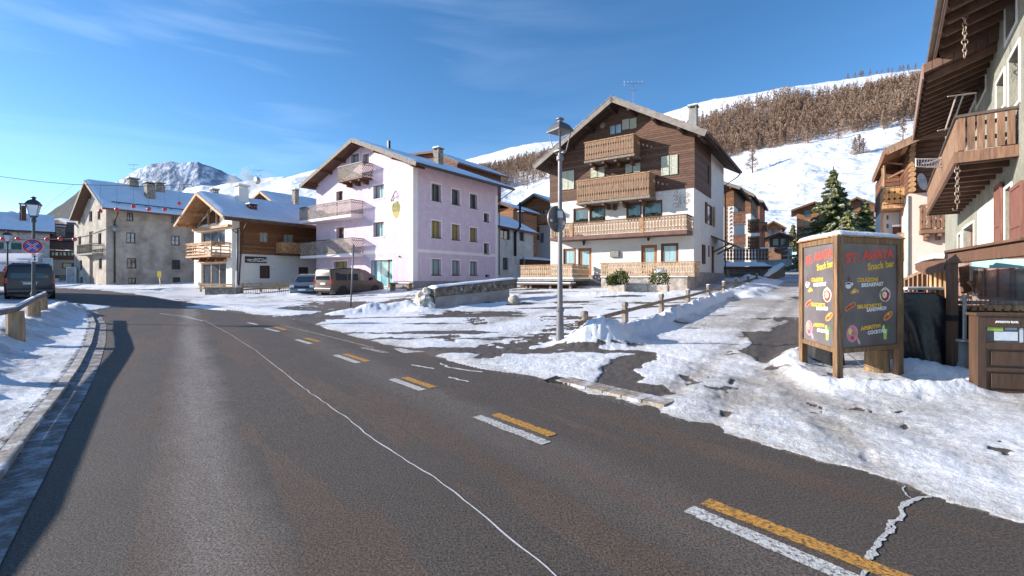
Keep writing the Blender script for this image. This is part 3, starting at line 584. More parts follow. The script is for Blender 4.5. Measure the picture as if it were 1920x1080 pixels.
def window(par, pl, b, fm, gm=None, d=.18, fw=.07, mull=1, bars=0, name='window', sill=None, door=False, curt=None):
    a0, a1, z0, z1 = b; mb = MB(); o0, o1 = -d - .04, -d + .03; S_ = lambda *q: pl.sol(mb, *q)
    S_(a0, a0+fw, o0, o1, z0, z1); S_(a1-fw, a1, o0, o1, z0, z1); S_(a0+fw, a1-fw, o0, o1, z1-fw, z1); S_(a0+fw, a1-fw, o0, o1, z0, z0 + (fw if not door else (z1-z0)*.35))
    for i in range(mull):
        c = a0 + (a1-a0) * (i+1) / (mull+1); S_(c-fw*.45, c+fw*.45, o0, o1 - .004, z0+fw, z1-fw)
    for i in range(bars):
        c = z0 + (z1-z0) * (i+1) / (bars+1); S_(a0+fw, a1-fw, o0+.02, o1-.02, c-.015, c+.015)
    w = mb.build(name, fm, par); m2 = MB(); m2.quad(pl.P(a0+fw*.5, -d-.01, z0+fw*.5), pl.P(a1-fw*.5, -d-.01, z0+fw*.5), pl.P(a1-fw*.5, -d-.01, z1-fw*.5), pl.P(a0+fw*.5, -d-.01, z1-fw*.5)); m2.build('pane', gm or GLASS, w)
    if sill: m3 = MB(); pl.sol(m3, a0-.06, a1+.06, -d, .06, z0-.06, z0); m3.build('sill', sill, w)
    return w
def surround(par, pl, b, m, t=.12, th=.012):
    a0, a1, z0, z1 = b; mb = MB(); S_ = lambda *q: pl.sol(mb, *q)
    S_(a0-t, a0, .001, th, z0-t, z1+t); S_(a1, a1+t, .001, th, z0-t, z1+t); S_(a0, a1, .001, th, z1, z1+t); S_(a0, a1, .001, th, z0-t, z0); return mb.build('window_surround', m, par)
def shutter(par, pl, a0, a1, z0, z1, m, o=.02, louv=True, name='shutter'):
    mb = MB(); S_ = lambda *q: pl.sol(mb, *q); f = min(.07, (a1-a0)*.2)
    S_(a0, a0+f, o, o+.045, z0, z1); S_(a1-f, a1, o, o+.045, z0, z1)
    for z in (z0, (z0+z1)/2 - f/2, z1-f): S_(a0+f, a1-f, o, o+.045, z, z+f)
    S_(a0+f, a1-f, o+.012, o+.03, z0+f, z1-f)
    return mb.build(name, m, par)
def board_poly(c, w, z0, z1, style=0):
    h = z1 - z0; w2 = w/2; n = w*.26
    L_ = [(c-w2, z0), (c-w2, z0+h*.22), (c-w2+n, z0+h*.30), (c-w2, z0+h*.38), (c-w2, z0+h*.66), (c-w2+n, z0+h*.74), (c-w2, z0+h*.82), (c-w2, z1)]
    return L_ + [(2*c-a, z) for a, z in reversed(L_)]
def railing(par, pl, a0, a1, z0, h, o, m, style='cut', bw=.13, gap=.02, hm=None, ends=(True, True), depth=1.0, name='railing'):
    """front run of a balcony at distance o from the wall, with its two returns"""
    mb = MB(); zt = z0 + h
    def run(q, u0, u1):
        if style in ('cut', 'plain', 'wide'):
            n = max(1, int(round((u1-u0) / (bw+gap)))); st = (u1-u0) / n
            for i in range(n):
                c = u0 + st*(i+.5); w = st - gap
                q.pri(mb, board_poly(c, w, z0+.05, zt-.04) if style == 'cut' else [(c-w/2, z0+.03), (c+w/2, z0+.03), (c+w/2, zt-.03), (c-w/2, zt-.03)], -.012, .012)
        elif style == 'diag':
            n = max(1, int(round((u1-u0)/1.9))); 
            for s_ in range(n):
                x0, x1 = u0 + (u1-u0)*s_/n, u0 + (u1-u0)*(s_+1)/n; sg = 1 if s_ % 2 == 0 else -1; H_ = h - .1; k = x0 - H_ - .2
                while k < x1 + H_ + .2:
                    sl = .75*H_*sg; P_ = [(k, z0+.05), (k+.09, z0+.05), (k+.09+sl, zt-.05), (k+sl, zt-.05)]; P_ = clip_rect(P_, x0+.01, x1-.01, z0+.05, zt-.05)
                    if len(P_) >= 3: q.pri(mb, P_, -.01, .01)
                    k += .19
                q.sol(mb, x0-.02, x0+.02, -.02, .02, z0, zt)
        elif style == 'rails':
            for k in range(4): z = z0 + .1 + k*(h-.2)/3; q.sol(mb, u0, u1, -.015, .015, z, z+.10)
            n = max(2, int((u1-u0)/1.2))
            for i in range(n+1): c = u0 + (u1-u0)*i/n; q.sol(mb, c-.04, c+.04, -.045, -.015, z0, zt)
        for z in (z0+.18, zt-.2): q.sol(mb, u0, u1, -.045, -.014, z, z+.06)
    class Q:                                                        # planes: front run and returns
        def __init__(s, P): s.Pf = P
        def P(s, a, oo, z): return s.Pf(a, oo, z)
        sol = Pl.sol; pri = Pl.pri
    run(Q(lambda a, oo, z: pl.P(a, o+oo, z)), a0, a1)
    ob = o - depth
    if ends[0]: run(Q(lambda a, oo, z: pl.P(a0-oo, a, z)), ob, o)
    if ends[1]: run(Q(lambda a, oo, z: pl.P(a1+oo, a, z)), ob, o)
    r_ = mb.build(name, m, par); mb = MB()
    pl.sol(mb, a0-.05, a1+.05, o-.05, o+.05, zt-.02, zt+.04)
    if ends[0]: pl.sol(mb, a0-.05, a0+.05, ob, o-.05, zt-.02, zt+.04)
    if ends[1]: pl.sol(mb, a1-.05, a1+.05, ob, o-.05, zt-.02, zt+.04)
    mb.build('handrail', hm or m, par); return r_
def balcony(par, pl, a0, a1, zf, depth, h, m, style='cut', fm=None, th=.16, hm=None, brackets=0, bm=None, ends=(True, True), **k):
    mb = MB(); pl.sol(mb, a0, a1, 0, depth, zf-th, zf); b = mb.build('balcony', fm or m, par)
    railing(b, pl, a0+.04, a1-.04, zf, h, depth-.04, m, style, hm=hm, ends=ends, depth=depth-.04, **k)
    for i in range(brackets):
        c = a0 + (a1-a0)*(i+.5)/brackets; q = MB(); pl.pri_ = None; pl.sol(q, c-.08, c+.08, 0, depth*.92, zf-th-.16, zf-th); pl.sol(q, c-.08, c+.08, 0, depth*.5, zf-th-.34, zf-th-.16); q.build('bracket', bm or m, b)
    return b
def roof(par, L_, A, Rt, y0, y1, th=.16, m=None, snow=True, sm=None, bm=None, purl=(), pm=None, sth=.12, barge=.24, rafters=0):
    """gable roof with its ridge along local y; L_, A, Rt = (x,z) of the left eave tip, ridge, right eave tip (top surface)"""
    mb = MB()
    def slab(p, q, t0, t1, ya, yb, m_):
        d = Vector((q[0]-p[0], q[1]-p[1])).normalized(); n = Vector((-d.y, d.x)); n = n if n.y > 0 else -n
        P = [(p[0]+n.x*t0, p[1]+n.y*t0), (q[0]+n.x*t0, q[1]+n.y*t0), (q[0]+n.x*t1, q[1]+n.y*t1), (p[0]+n.x*t1, p[1]+n.y*t1)]; m_.prism(P, ya, yb, 1)
    slab(L_, A, -th, 0, y0, y1, mb); slab(A, Rt, -th, 0, y0, y1, mb); r_ = mb.build('roof', m or WOOD_D, par)
    q = MB()
    for p, e in ((L_, A), (A, Rt)): slab(p, e, -barge-.01, .03, y0-.035, y0-.002, q); 
    q.build('bargeboard', bm or WOOD_D, r_)
    if snow:
        for p, e, sd in ((L_, A, 0), (Rt, A, 1)):
            Ln = math.hypot(e[0]-p[0], e[1]-p[1]); nu = max(8, int(Ln/.35)); nv = max(10, int((y1-y0)/.35)); U, V_ = np.meshgrid(np.linspace(0, 1, nu), np.linspace(0, 1, nv), indexing='ij')
            inset = .10*(1 - U) ; X = p[0] + (e[0]-p[0])*U; Zz = p[1] + (e[1]-p[1])*U; Y_ = y0 + (y1-y0)*V_
            ed = np.minimum(np.minimum(U*Ln/.15, 1), np.minimum(np.minimum(V_*(y1-y0)/.12, (1-V_)*(y1-y0)/.12), 1)); tt = .02 + sth*ed*(.75 + .6*(fbm(X*1.1+sd*9, Y_*1.1, 4)-.4))
            np_mesh('snow', np.c_[X.ravel(), Y_.ravel(), (Zz+tt).ravel()], grid_faces(nu, nv), sm or ROOFSNOW, r_)
    for (px_, dz) in purl:
        zz = np.interp(px_, [L_[0], A[0], Rt[0]], [L_[1], A[1], Rt[1]]) - th - dz; k = MB(); k.box(px_-.09, px_+.09, y0+.12, .3, zz-.24, zz); k.build('purlin', pm or WOOD_D, par)
    for i in range(rafters):
        t = (i+.5)/rafters
    return r_
def rafter_row(par, e0, e1, n, y0, y1, m, w=.10, hgt=.14):
    """rafter tails under one slope: e0 (x,z) at the eave, e1 further up; spread between y0 and y1"""
    for i in range(n):
        y = y0 + (y1-y0)*(i+.5)/n; k = MB(); k.bar((e0[0], y, e0[1]), (e1[0], y, e1[1]), w, hgt); k.build('rafter', m, par)
def chimney(par, x, y, z0, z1, w=.5, m=None, cap=True, d=None):
    mb = MB(); d = d or w; mb.box(x-w/2, x+w/2, y-d/2, y+d/2, z0, z1); c = mb.build('chimney', m or CONC, par, bevel=.01)
    if cap:
        k = MB(); k.box(x-w*.62, x+w*.62, y-d*.62, y+d*.62, z1+.16, z1+.24)
        for sx in (-1, 1):
            for sy in (-1, 1): k.box(x+sx*w*.4-.05, x+sx*w*.4+.05, y+sy*d*.4-.05, y+sy*d*.4+.05, z1, z1+.16)
        k.build('chimney_cap', m or CONC, c); k = MB(); k.box(x-w*.6, x+w*.6, y-d*.6, y+d*.6, z1+.24, z1+.32); k.build('snow', SNOW, c)
    return c
def pipe(par, pts, r=.045, m=None, name='drainpipe'): return MB().tube(pts, r, 8).build(name, m or GUTTER, par, smooth=True)
def antenna(name, label, P, h, s=1.0, n=6, dish=False):
    t = thing(name, label, 'antenna', P); mb = MB(); mb.tube([(0,0,-.6),(0,0,h)], .02*s, 6); mb.build('mast', ZINC, t); mb = MB(); mb.tube([(-.7*s,0,h*.92),(.7*s,0,h*.92)], .012*s, 5)
    for i in range(n): x = (-.62+1.24*i/(n-1))*s; mb.tube([(x,-.2*s-.02*i,h*.92),(x,.2*s+.02*i,h*.92)], .008*s, 4); mb.tube([(x,0,h*.92-.16*s),(x,0,h*.92+.16*s)], .008*s, 4)
    mb.build('aerial', ZINC, t)
    mb = MB(); mb.tube([(-.35*s,0,h*.68),(.35*s,0,h*.68)], .012*s, 5)
    for i in range(4): x = (-.3+.2*i)*s; mb.tube([(x,-.25*s,h*.68),(x,.25*s,h*.68)], .008*s, 4)
    mb.build('aerial', ZINC, t)
    if dish: mb = MB(); mb.lathe([(.45*s,.09),(.32*s,.03),(.01,0),(.005,-.02),(.33*s,.0),(.47*s,.075)], n=20); o = mb.build('dish', mat('dish_grey', srgb(170,170,168), .5), t, smooth=True); o.location = (0,-.12,h*.45); o.rotation_euler = (R(105),0,R(-10))
    return t
class House:
    def __init__(s, name, label, cat, fr, W, D):
        s.fr = fr; s.W, s.D = W, D; s.t = thing(name, label, cat, fr.o, fr.rot); s.F = Pl(fr, 1, 0, -1); s.S = Pl(fr, 0, 0, 1); s.hF = []; s.hS = []
    def body(s, m, L_, A, Rt, zb=-1.5, th=.16, depth=.22, zsplit=None, m2=None, name='wall', sidetop=None):
        """front and right walls with openings, plain left and back walls"""
        rl = lambda x: float(np.interp(x, [L_[0], A[0], Rt[0]], [L_[1], A[1], Rt[1]])) - th*1.15
        mb = MB(); tops = [(-s.W, rl(-s.W)), (A[0], rl(A[0])), (0, rl(0))]
        if not (-s.W < A[0] < 0): tops = [(-s.W, rl(-s.W)), (0, rl(0))]
        wall(mb, s.F, tops, zb, s.hF, depth); wall(mb, s.S, [(0, rl(0)), (s.D, rl(0))], zb, s.hS, depth)
        Q = Pl(s.fr, 0, -s.W, -1); wall(mb, Q, [(0, rl(-s.W)), (s.D, rl(-s.W))], zb, []); Q = Pl(s.fr, 1, s.D, 1); wall(mb, Q, tops, zb, [])
        return mb.build(name, m, s.t, fixn=False)
def plaster(name, c, st=None, var=.1, bump=.25, sc=1.2, **k): return mat(name, c, .9, var, sc, bump, 14, stain=st, bdist=.015, spec=.2, **k)
# ================================================================== PINK HOUSE
def V2(p): return (p.x, p.z)
PINK = plaster('pink_plaster', srgb(212, 188, 200), (srgb(224, 206, 212), 2.2, .5, .7), .05)
LILAC = plaster('pale_trim_plaster', srgb(238, 226, 222), None, .04)
GREYB = plaster('grey_base_plaster', srgb(150, 142, 140), None, .12)
fr = Frame(775, 35, 1598)
W = -fr.hit(593, 450, 1, 0).x; D = fr.hit(933, 450, 0, 0).y
h = House('pink_house', 'pink plastered four storey house with diagonal board balconies beside the parked van', 'house', fr, W, D)
ov = 1.15; Lt = V2(fr.hit(561, 348, 1, -ov)); Ap = V2(fr.hit(659, 260, 1, -ov)); Rt = V2(fr.hit(781, 304, 1, -ov))
OAK = mat('oak_frame', srgb(150, 106, 66), .6, .2, 6); PF = [((696,343,720,374),0),((697,415,720,446),0),((624,357,643,377),0),((624,427,645,447),0),((631,489,650,502),0)]
F, Sd = h.F, h.S
wins = []
for b, g in [((704,346,720,372),0),((704,416,720,444),0),((634,358,643,376),1),((634,426,645,447),1),((629,490,651,506),2),((662,288,673,305),0),((684,288,692,308),0)]:
    q = F.box(*b); d = .3
    # the reveal on the left is splayed in the photograph: opening a little wider than the sash
    q = (q[0] - .28, q[1], q[2], q[3]); wins.append((q, g)); h.hF.append(q)
door = F.box(695, 487, 736, 540); door = (door[0], door[1], .05, door[3]); h.hF.append(door)
sw = []
for x0, x1, ys in [(808,824,[(345,377),(414,446),(486,516)]),(846,859,[(355,384),(421,450),(488,516)]),(880,892,[(364,391),(427,453),(490,516)])]:
    for y0, y1 in ys: q = Sd.box(x0+1, y0, x1+3, y1); sw.append(q)
for b in [(907,400,917,416),(907,456,917,476)]: sw.append(Sd.box(*b))
sw.append(Sd.box(910, 515, 918, 520)); h.hS += sw
h.body(PINK, Lt, Ap, Rt, depth=.34)
for i, (q, g) in enumerate(wins): window(h.t, F, (q[0], q[1], q[2], q[3]), OAK, GLASS2 if g == 0 else CURT if g == 2 else GLASS, .3, .06, 1, sill=LILAC)
for i, q in enumerate(sw[:-1]): window(h.t, Sd, q, OAK if i % 3 else WOOD_D, [GLASS, CURT, GLASS2][i % 3] if i < 9 else GLASS, .3, .06, 1, sill=mat('dark_sill', srgb(96, 90, 92), .7))
for q in sw[:-1]: surround(h.t, Sd, q, LILAC, .10)
for q, g in wins: surround(h.t, F, q, LILAC, .10)
window(h.t, Sd, sw[-1], WOOD_D, BLACKP, .3, .03, 0)
w_ = window(h.t, F, (door[0], door[0]+(door[1]-door[0])*.66, door[2]+.1, door[3]), WHITE, mat('teal_glazing', srgb(120, 178, 182), .15, .25, .8, spec=.9), .3, .05, 1, name='shop_window')
window(h.t, F, (door[0]+(door[1]-door[0])*.68, door[1], door[2], door[3]), OAK, _mats['teal_glazing'], .3, .1, 0, name='door'); surround(h.t, F, door, LILAC, .1)
mb = MB(); F.sol(mb, -.42, -.002, .002, .03, -1.2, 8.6 if False else 9.3); Sd.sol(mb, .0, .42, .002, .03, -1.2, 9.3); mb.build('corner_trim', LILAC, h.t)
zb_ = Sd.px(778, 469)[1]; mb = MB(); Sd.sol(mb, .42, D, .003, .02, zb_-.14, zb_+.12); F.sol(mb, -W, -.42, .003, .02, zb_-.14, zb_+.12); mb.build('string_course', LILAC, h.t)
mb = MB(); Sd.sol(mb, D-.35, D+.002, .004, .022, -1.2, 8.6); mb.build('corner_trim', LILAC, h.t)
zb_ = Sd.px(790, 527)[1]; mb = MB(); Sd.sol(mb, .0, D, .032, .05, -1.5, zb_); F.sol(mb, door[1]+.15, .05, .032, .05, -1.5, zb_); mb.build('plinth', GREYB, h.t)
ROOFW = mat('roof_underboard', srgb(108, 78, 60), .75, .25, 3, .3, lines=(1, .16, .1)); 
rf = roof(h.t, Lt, Ap, Rt, -ov, D + .5, .2, ROOFW, purl=[(x, .0) for x in (Lt[0]+.75, -W+.2, (Lt[0]+Ap[0])/2-.6, (Lt[0]+Ap[0])/2+1.4, Ap[0]-.05, Ap[0]+(Rt[0]-Ap[0])*.33, Ap[0]+(Rt[0]-Ap[0])*.62, Rt[0]-.75)], pm=WOOD_B, bm=WOOD_G, barge=.26)
pipe(rf, [(Rt[0]+.06, -ov+.1, Rt[1]-.12), (Rt[0]+.06, D+.4, Rt[1]-.12)], .08, name='gutter')
pipe(h.t, [(Rt[0]+.06, D+.3, Rt[1]-.15), (.1, D+.12, Rt[1]-1.0), (.1, D+.12, 1.2)], .05)
DG = mat('weathered_boards', srgb(128, 112, 98), .8, .3, 5, .3, col2=srgb(176, 162, 146))
def bal(h, pl, x0, y0, x1, yr, o, hgt, **k):
    """x0,x1 pixel ends; yr pixel of the handrail at x1; y0 pixel of the deck bottom at x1; on the plane o metres out"""
    a0 = pl.px(x0, y0, o)[0]; a1, zf = pl.px(x1, y0, o); zt = pl.px(x1, yr, o)[1]; return balcony(h.t, pl, min(a0, a1), max(a0, a1), zf + k.get('th', .16), o, zt - zf - k.get('th', .16), **k)
bal(h, F, 561, 406, 658, 374, 1.15, 0, m=DG, style='diag', fm=LILAC, th=.22, hm=IRON)
bal(h, F, 563, 480, 659, 446, 1.15, 0, m=DG, style='diag', fm=LILAC, th=.22, hm=IRON)
bal(h, F, 633, 333, 679, 303, 1.0, 0, m=DG, style='diag', fm=WOOD_B, th=.12, hm=IRON, brackets=3, bm=WOOD_B)
# painted crest on the facade
CRO = mat('ochre_paint', srgb(196, 170, 110), .9, .25, 5, col2=srgb(120, 130, 90)); CRW = mat('pale_fresco', srgb(238, 232, 214), .9, .08, 4)
cx_, cz_ = F.px(743, 395); mb = MB(); mb.add([F.P(cx_ + .74*math.cos(a)*(1+.1*math.sin(5*a)), .008, cz_ + .95*math.sin(a)*(1+.08*math.cos(7*a))) for a in np.linspace(0, 6.283, 40)[:-1]], [tuple(range(39))]); fr_ = mb.build('fresco', CRW, h.t, fixn=False)
mb = MB(); mb.add([F.P(cx_ + .5*math.cos(a)*(1+.12*math.sin(3*a)), .014, cz_ + .1 + .62*math.sin(a)*(1+.1*math.cos(5*a))) for a in np.linspace(0, 6.283, 30)[:-1]], [tuple(range(29))]); mb.build('crest', CRO, fr_, fixn=False)
mb = MB(); mb.add([F.P(a, .02, z_) for a, z_ in [(cx_-.35,cz_-.1),(cx_+.35,cz_-.05),(cx_+.2,cz_-.5),(cx_,cz_-.62),(cx_-.22,cz_-.5)]], [(0,1,2,3,4)]); mb.build('shield', mat('yellow_paint', srgb(186,164,104), .9, .2, 6), fr_, fixn=False)
mb = MB(); mb.tube([F.P(cx_-.6, .03, cz_+.8), F.P(cx_-.05, .2, cz_+1.25), F.P(cx_-.05, .03, cz_+1.55)], .03, 6); mb.tube([F.P(cx_-.05,.2,cz_+1.25), F.P(cx_-.05,.2,cz_+.3)], .02, 5); mb.build('wall_bracket', IRON, h.t)
mb = MB(); q = F.px(750, 480); mb.tube([F.P(q[0], .03, q[1]), F.P(q[0], .12, q[1]-.1)], .05, 6); mb.build('wall_lamp', IRON, h.t)
c1 = fr.hit(706, 268, 0, Ap[0]); chimney(h.t, Ap[0]+.5, 2.2, Ap[1]-.3, Ap[1]+.55, .22, IRON, False)
p = fr.hit(822, 283, 0, -3.0); zc = np.interp(-3.0, [Ap[0], Rt[0]], [Ap[1], Rt[1]]); chimney(h.t, -3.0, p.y, zc-.5, p.z, .62, STONE)
# ------------------------------------------------------------------ house behind the pink one
fr = Frame(857, 58, 1598); h = House('tall_rear_house', 'dark timber gabled house with snowy roof rising behind the pink house', 'house', fr, 7.2, 9)
F = h.F; Lt, Ap, Rt = V2(fr.hit(744, 291, 1, -.8)), V2(fr.hit(810, 283, 1, -.8)), V2(fr.hit(860, 304, 1, -.8))
h.W = -Lt[0] - .5; Ap = (Ap[0], Ap[1]); h.hF += [F.box(822, 312, 829, 326), F.box(838, 315, 845, 328)]
h.body(mat('red_brown_boards', srgb(110, 74, 62), .8, .25, 3, .3, lines=(2, .2, .08)), Lt, Ap, Rt, zb=-6)
for q in h.hF: window(h.t, F, q, WOOD_L, GLASS)
roof(h.t, Lt, Ap, Rt, -.8, 9.5, .2, WOOD_D, pm=WOOD_B, bm=WOOD_D)
# ================================================================== BROWN AND WHITE CHALET
fr = Frame(1301, 28, 1560); W = -fr.hit(1032, 450, 1, 0).x; D = fr.hit(1357, 450, 0, 0).y
h = House('timber_topped_chalet', 'white chalet with dark timber upper floors and carved balconies behind the snowy square', 'house', fr, W, D); F, Sd = h.F, h.S
WHP = plaster('white_plaster', srgb(218, 212, 204), (srgb(206, 198, 190), 1.6, .55, .75), .05)
CLAD = mat('brown_cladding', srgb(104, 76, 62), .75, .3, 3, .5, stretch=(1, 1, 8), lines=(2, .135, .14), bdist=.03)
CLAD2 = mat('light_larch_boards', srgb(132, 102, 78), .75, .3, 5, .3, col2=srgb(156, 124, 98), stretch=(5, 5, .8))
ov = 1.5; Lt = V2(fr.hit(999, 311, 1, -ov)); Ap = V2(fr.hit(1147, 181, 1, -ov)); Rt = V2(fr.hit(1326, 246, 1, -ov))
zs = F.px(1160, 374)[1]; zs = (F.px(1301, 352)[1] + F.px(1035, 380)[1]) / 2
doors = [F.box(1056,466,1080,498), F.box(1084,465,1109,515), F.box(1202,459,1232,515), F.box(1239,456,1272,497)]
wn2 = [F.box(1075,390,1103,422), F.box(1105,386,1135,418), F.box(1174,380,1203,416), F.box(1205,376,1242,412)]
wn3 = [F.box(1108,314,1134,334), F.box(1173,307,1201,324)]; wn4 = [F.box(1142,233,1166,252)]
doors[1] = (doors[1][0], doors[1][1], .55, doors[1][3]); doors[2] = (doors[2][0], doors[2][1], .6, doors[2][3])
h.hF = doors + wn2 + wn3 + wn4
sb = [Sd.box(1329,316,1334,348), Sd.box(1325,384,1336,422), Sd.box(1316,459,1321,495), Sd.box(1328,460,1331,482), Sd.box(1334,462,1340,528)]; h.hS = sb[:]
h.body(WHP, Lt, Ap, Rt, th=.2, depth=.2)
# timber cladding stands 4 cm proud of the plaster
mb = MB(); P4_ = Pl(fr, 1, -.045, -1); rl = lambda x: float(np.interp(x, [Lt[0], Ap[0], Rt[0]], [Lt[1], Ap[1], Rt[1]])) - .24
wall(mb, P4_, [(-W-.04, rl(-W)), (Ap[0], rl(Ap[0])), (.05, rl(0))], zs, wn3 + wn4, .06); Q_ = Pl(fr, 0, .05, 1); dcl = Sd.px(1332, 370)[0]
wall(mb, Q_, [(-.045, rl(0)), (dcl, rl(0))], zs, [sb[0]] if sb[0][1] < dcl else [], .05); mb.quad((.05, dcl, zs), (.05, dcl, rl(0)), (0, dcl, rl(0)), (0, dcl, zs)); mb.quad((-W-.04,-.045,zs), (.05,-.045,zs), (.05,0,zs), (-W-.04,0,zs)); mb.quad((.05,-.045,zs),(.05,dcl,zs),(0,dcl,zs),(0,-.045,zs)); mb.build('timber_cladding', CLAD, h.t, fixn=False)
DW = mat('red_brown_frame', srgb(112, 66, 44), .55, .25, 5)
window(h.t, F, doors[0], DW, GLASS2, .1, .16, 0); window(h.t, F, doors[3], DW, GLASS2, .1, .16, 0)
for q in (doors[1], doors[2]): window(h.t, F, q, mat('orange_door_wood', srgb(156, 92, 50), .5, .25, 5), GLASS2, .12, .2, 0, name='door', door=True)
for q in wn2: window(h.t, F, q, DW, mat('lace_curtain_glass', srgb(96, 116, 112), .1, .3, 1.0, spec=.9, stretch=(4, 4, 1.2)), .1, .11, 0)
BOX = mat('heather', (.03, .04, .025), .9, .5, 20)
for q in wn2:
    mb = MB(); 
    for i in range(60): x = random.uniform(q[0]+.18, q[1]-.18); z_ = q[2] + .12 + random.random()*.28; r_ = .05; mb.box(x-r_, x+r_, -.02, .07, z_-r_, z_+r_)
    mb.build('window_plants', BOX, h.t)
for q in wn3 + wn4: window(h.t, P4_, q, DW, GLASS2, .05, .06, 1)
SH = mat('sage_shutter', srgb(176, 178, 160), .7, .18, 7, .2, stretch=(1, 1, 3)); BR = mat('brown_shutter', srgb(92, 58, 44), .7, .2, 6)
for b in [(1053,322,1065,356),(1065,320,1077,355),(1240,293,1255,329),(1256,291,1271,327),(1167,224,1180,243),(1181,222,1194,241),(1108,315,1120,333),(1121,313,1134,332),(1173,308,1186,324),(1187,306,1201,323)]:
    q = P4_.box(*b); shutter(h.t, P4_, q[0]+.01, q[1]-.01, q[2], q[3], SH, .012)
for q, s_ in zip(sb[:4], (1, 1, 1, 1)): window(h.t, Sd, q, BR, GLASS, .06, .06, 0)
shutter(h.t, Sd, sb[1][0]-.55, sb[1][0]-.02, sb[1][2], sb[1][3], BR); shutter(h.t, Sd, sb[1][1]+.02, sb[1][1]+.55, sb[1][2], sb[1][3], mat('lit_brown_shutter', srgb(150, 118, 70), .7)); shutter(h.t, Sd, sb[2][0], sb[2][1], sb[2][2], sb[2][3], BR)  # one leaf is a lighter copy of the brown, light put into its colour
shutter(h.t, Sd, sb[0][0]-.5, sb[0][0]-.02, sb[0][2], sb[0][3], BR, .07); window(h.t, Sd, sb[4], BR, BR, .1, .06, 0, name='door', door=True)
SLATE = mat('slate_grey_roof', srgb(134, 128, 124), .7, .2, 3, .3, stain=((.72,.73,.76), 1.4, .55, .68)); UND = mat('dark_soffit', srgb(78, 60, 50), .8, .25, 3, .3, lines=(1, .5, .2))
rf = roof(h.t, Lt, Ap, Rt, -ov, D + .9, .22, UND, snow=False, bm=mat('grey_bargeboard', srgb(134, 124, 116), .75, .2, 3, .2), barge=.3, pm=mat('dark_purlin', srgb(70, 54, 46), .8), purl=[(Lt[0]+(Ap[0]-Lt[0])*t, 0) for t in (.18, .42, .68, .95)] + [(Ap[0]+(Rt[0]-Ap[0])*t, 0) for t in (.18, .45, .72, .92)])
mb = MB()
for p, e in ((Lt, Ap), (Rt, Ap)):
    n_ = 14
    for i in range(n_):
        a = (p[0]+(e[0]-p[0])*i/n_, p[1]+(e[1]-p[1])*i/n_); b_ = (p[0]+(e[0]-p[0])*(i+1.15)/n_, p[1]+(e[1]-p[1])*(i+1.15)/n_); mb.prism([(a[0], a[1]+.015), (a[0], a[1]+.075), (b_[0], b_[1]+.03), (b_[0], b_[1]+.012)], -ov-.06, D+.95, 1)
mb.build('slates', SLATE, rf)
pipe(rf, [(Rt[0]+.05, -ov, Rt[1]-.1), (Rt[0]+.05, D+.8, Rt[1]-.1)], .075, name='gutter'); pipe(h.t, [(Rt[0]+.05, D+.7, Rt[1]-.15), (Rt[0]-.2, D+.5, Rt[1]-.5), (.1, D+.08, Rt[1]-1.1), (.1, D+.08, 1)], .045)
for b, sty in [((1095,292,1189,251),0), ((1080,371,1218,322),1)]:
    x0, y0, x1, yr = b; o = 1.25; a0 = F.px(x0, y0, o)[0]; a1, zf = F.px(x1, y0, o); zt = F.px(x1, yr, o)[1]
    balcony(h.t, F, a0, a1, zf+.16, o, zt-zf-.16, CLAD2, 'cut', fm=WOOD_G, th=.14, hm=WOOD_L, bw=.15, gap=.015, brackets=4, bm=WOOD_D)
o = 1.3; a1, zf = F.px(1288, 438, o); zt = F.px(1288, 402, o)[1]; a0 = F.px(1031, 450, o)[0]
b_ = balcony(h.t, F, a0, a1, zf+.24, o, zt-zf-.24, mat('grey_brown_boards', srgb(140, 112, 88), .8, .25, 5, .3, col2=srgb(178, 150, 122), stretch=(5, 5, .8)), 'cut', fm=mat('brown_fascia', srgb(112, 84, 74), .8), th=.24, hm=WOOD_D, bw=.15, gap=.045)
for x_ in (1071, 1203): a = F.px(x_, 430, o)[0]; mb = MB(); F.sol(mb, a-.12, a+.12, o-.1, o+.02, zf+.2, zt); mb.build('post', WOOD_L, b_)
for px_, py_ in ((1095, 456), (1216, 447)):
    a, z_ = F.px(px_, py_, .15); lt = MB(); lt.lathe([(.02,.22),(.1,.14),(.11,.1),(.07,-.12),(.03,-.16)], F.P(a, .18, z_), 6); lt.tube([F.P(a,0,z_+.1), F.P(a,.18,z_+.26)], .015, 5); lt.build('wall_lantern', IRON, h.t)
a, z_ = F.px(1152, 477, .1); mb = MB(); F.sol(mb, a-.3, a+.3, 0, .16, z_-.18, z_+.22); mb.build('letter_box', mat('grey_metal_box', srgb(130,128,120), .5, .2, 5, metal=.3), h.t)
# dried flower bunch, wall clock plate and fresco
a, z_ = F.px(1153, 385); mb = MB()
for i in range(90): u = random.gauss(0, .09); v = random.gauss(0, .15); mb.box(a+u-.03, a+u+.03, -.12, -.03, z_+v-.03, z_+v+.03)
mb.build('dried_flowers', mat('dried_flowers', srgb(120, 100, 70), .9, .5, 15), h.t)
a, z_ = P4_.px(1130, 235); mb = MB(); mb.lathe([(.2, 0), (.2, .03), (.17, .04), (.001, .045)], (0, 0, 0), 20); o2 = mb.build('round_plaque', mat('plaque', srgb(150,130,120), .8), h.t); o2.location = (a, -.05, z_); o2.rotation_euler = (R(90), 0, 0)
mb = MB(); FX = mat('faded_fresco', srgb(176, 164, 158), .95, .35, 6); bx = F.box(1262, 356, 1294, 388)
for i in range(26):
    pts = [(random.uniform(bx[0], bx[1]), random.uniform(bx[2], bx[3]))]
    for k in range(5): pts.append((pts[-1][0]+random.gauss(0,.14), pts[-1][1]+random.gauss(0,.14)))
    mb.tube([F.P(min(max(u,bx[0]),bx[1]), .004, min(max(v,bx[2]),bx[3]+.1)) for u, v in pts], .012, 4)
mb.build('fresco', FX, h.t, fixn=False)
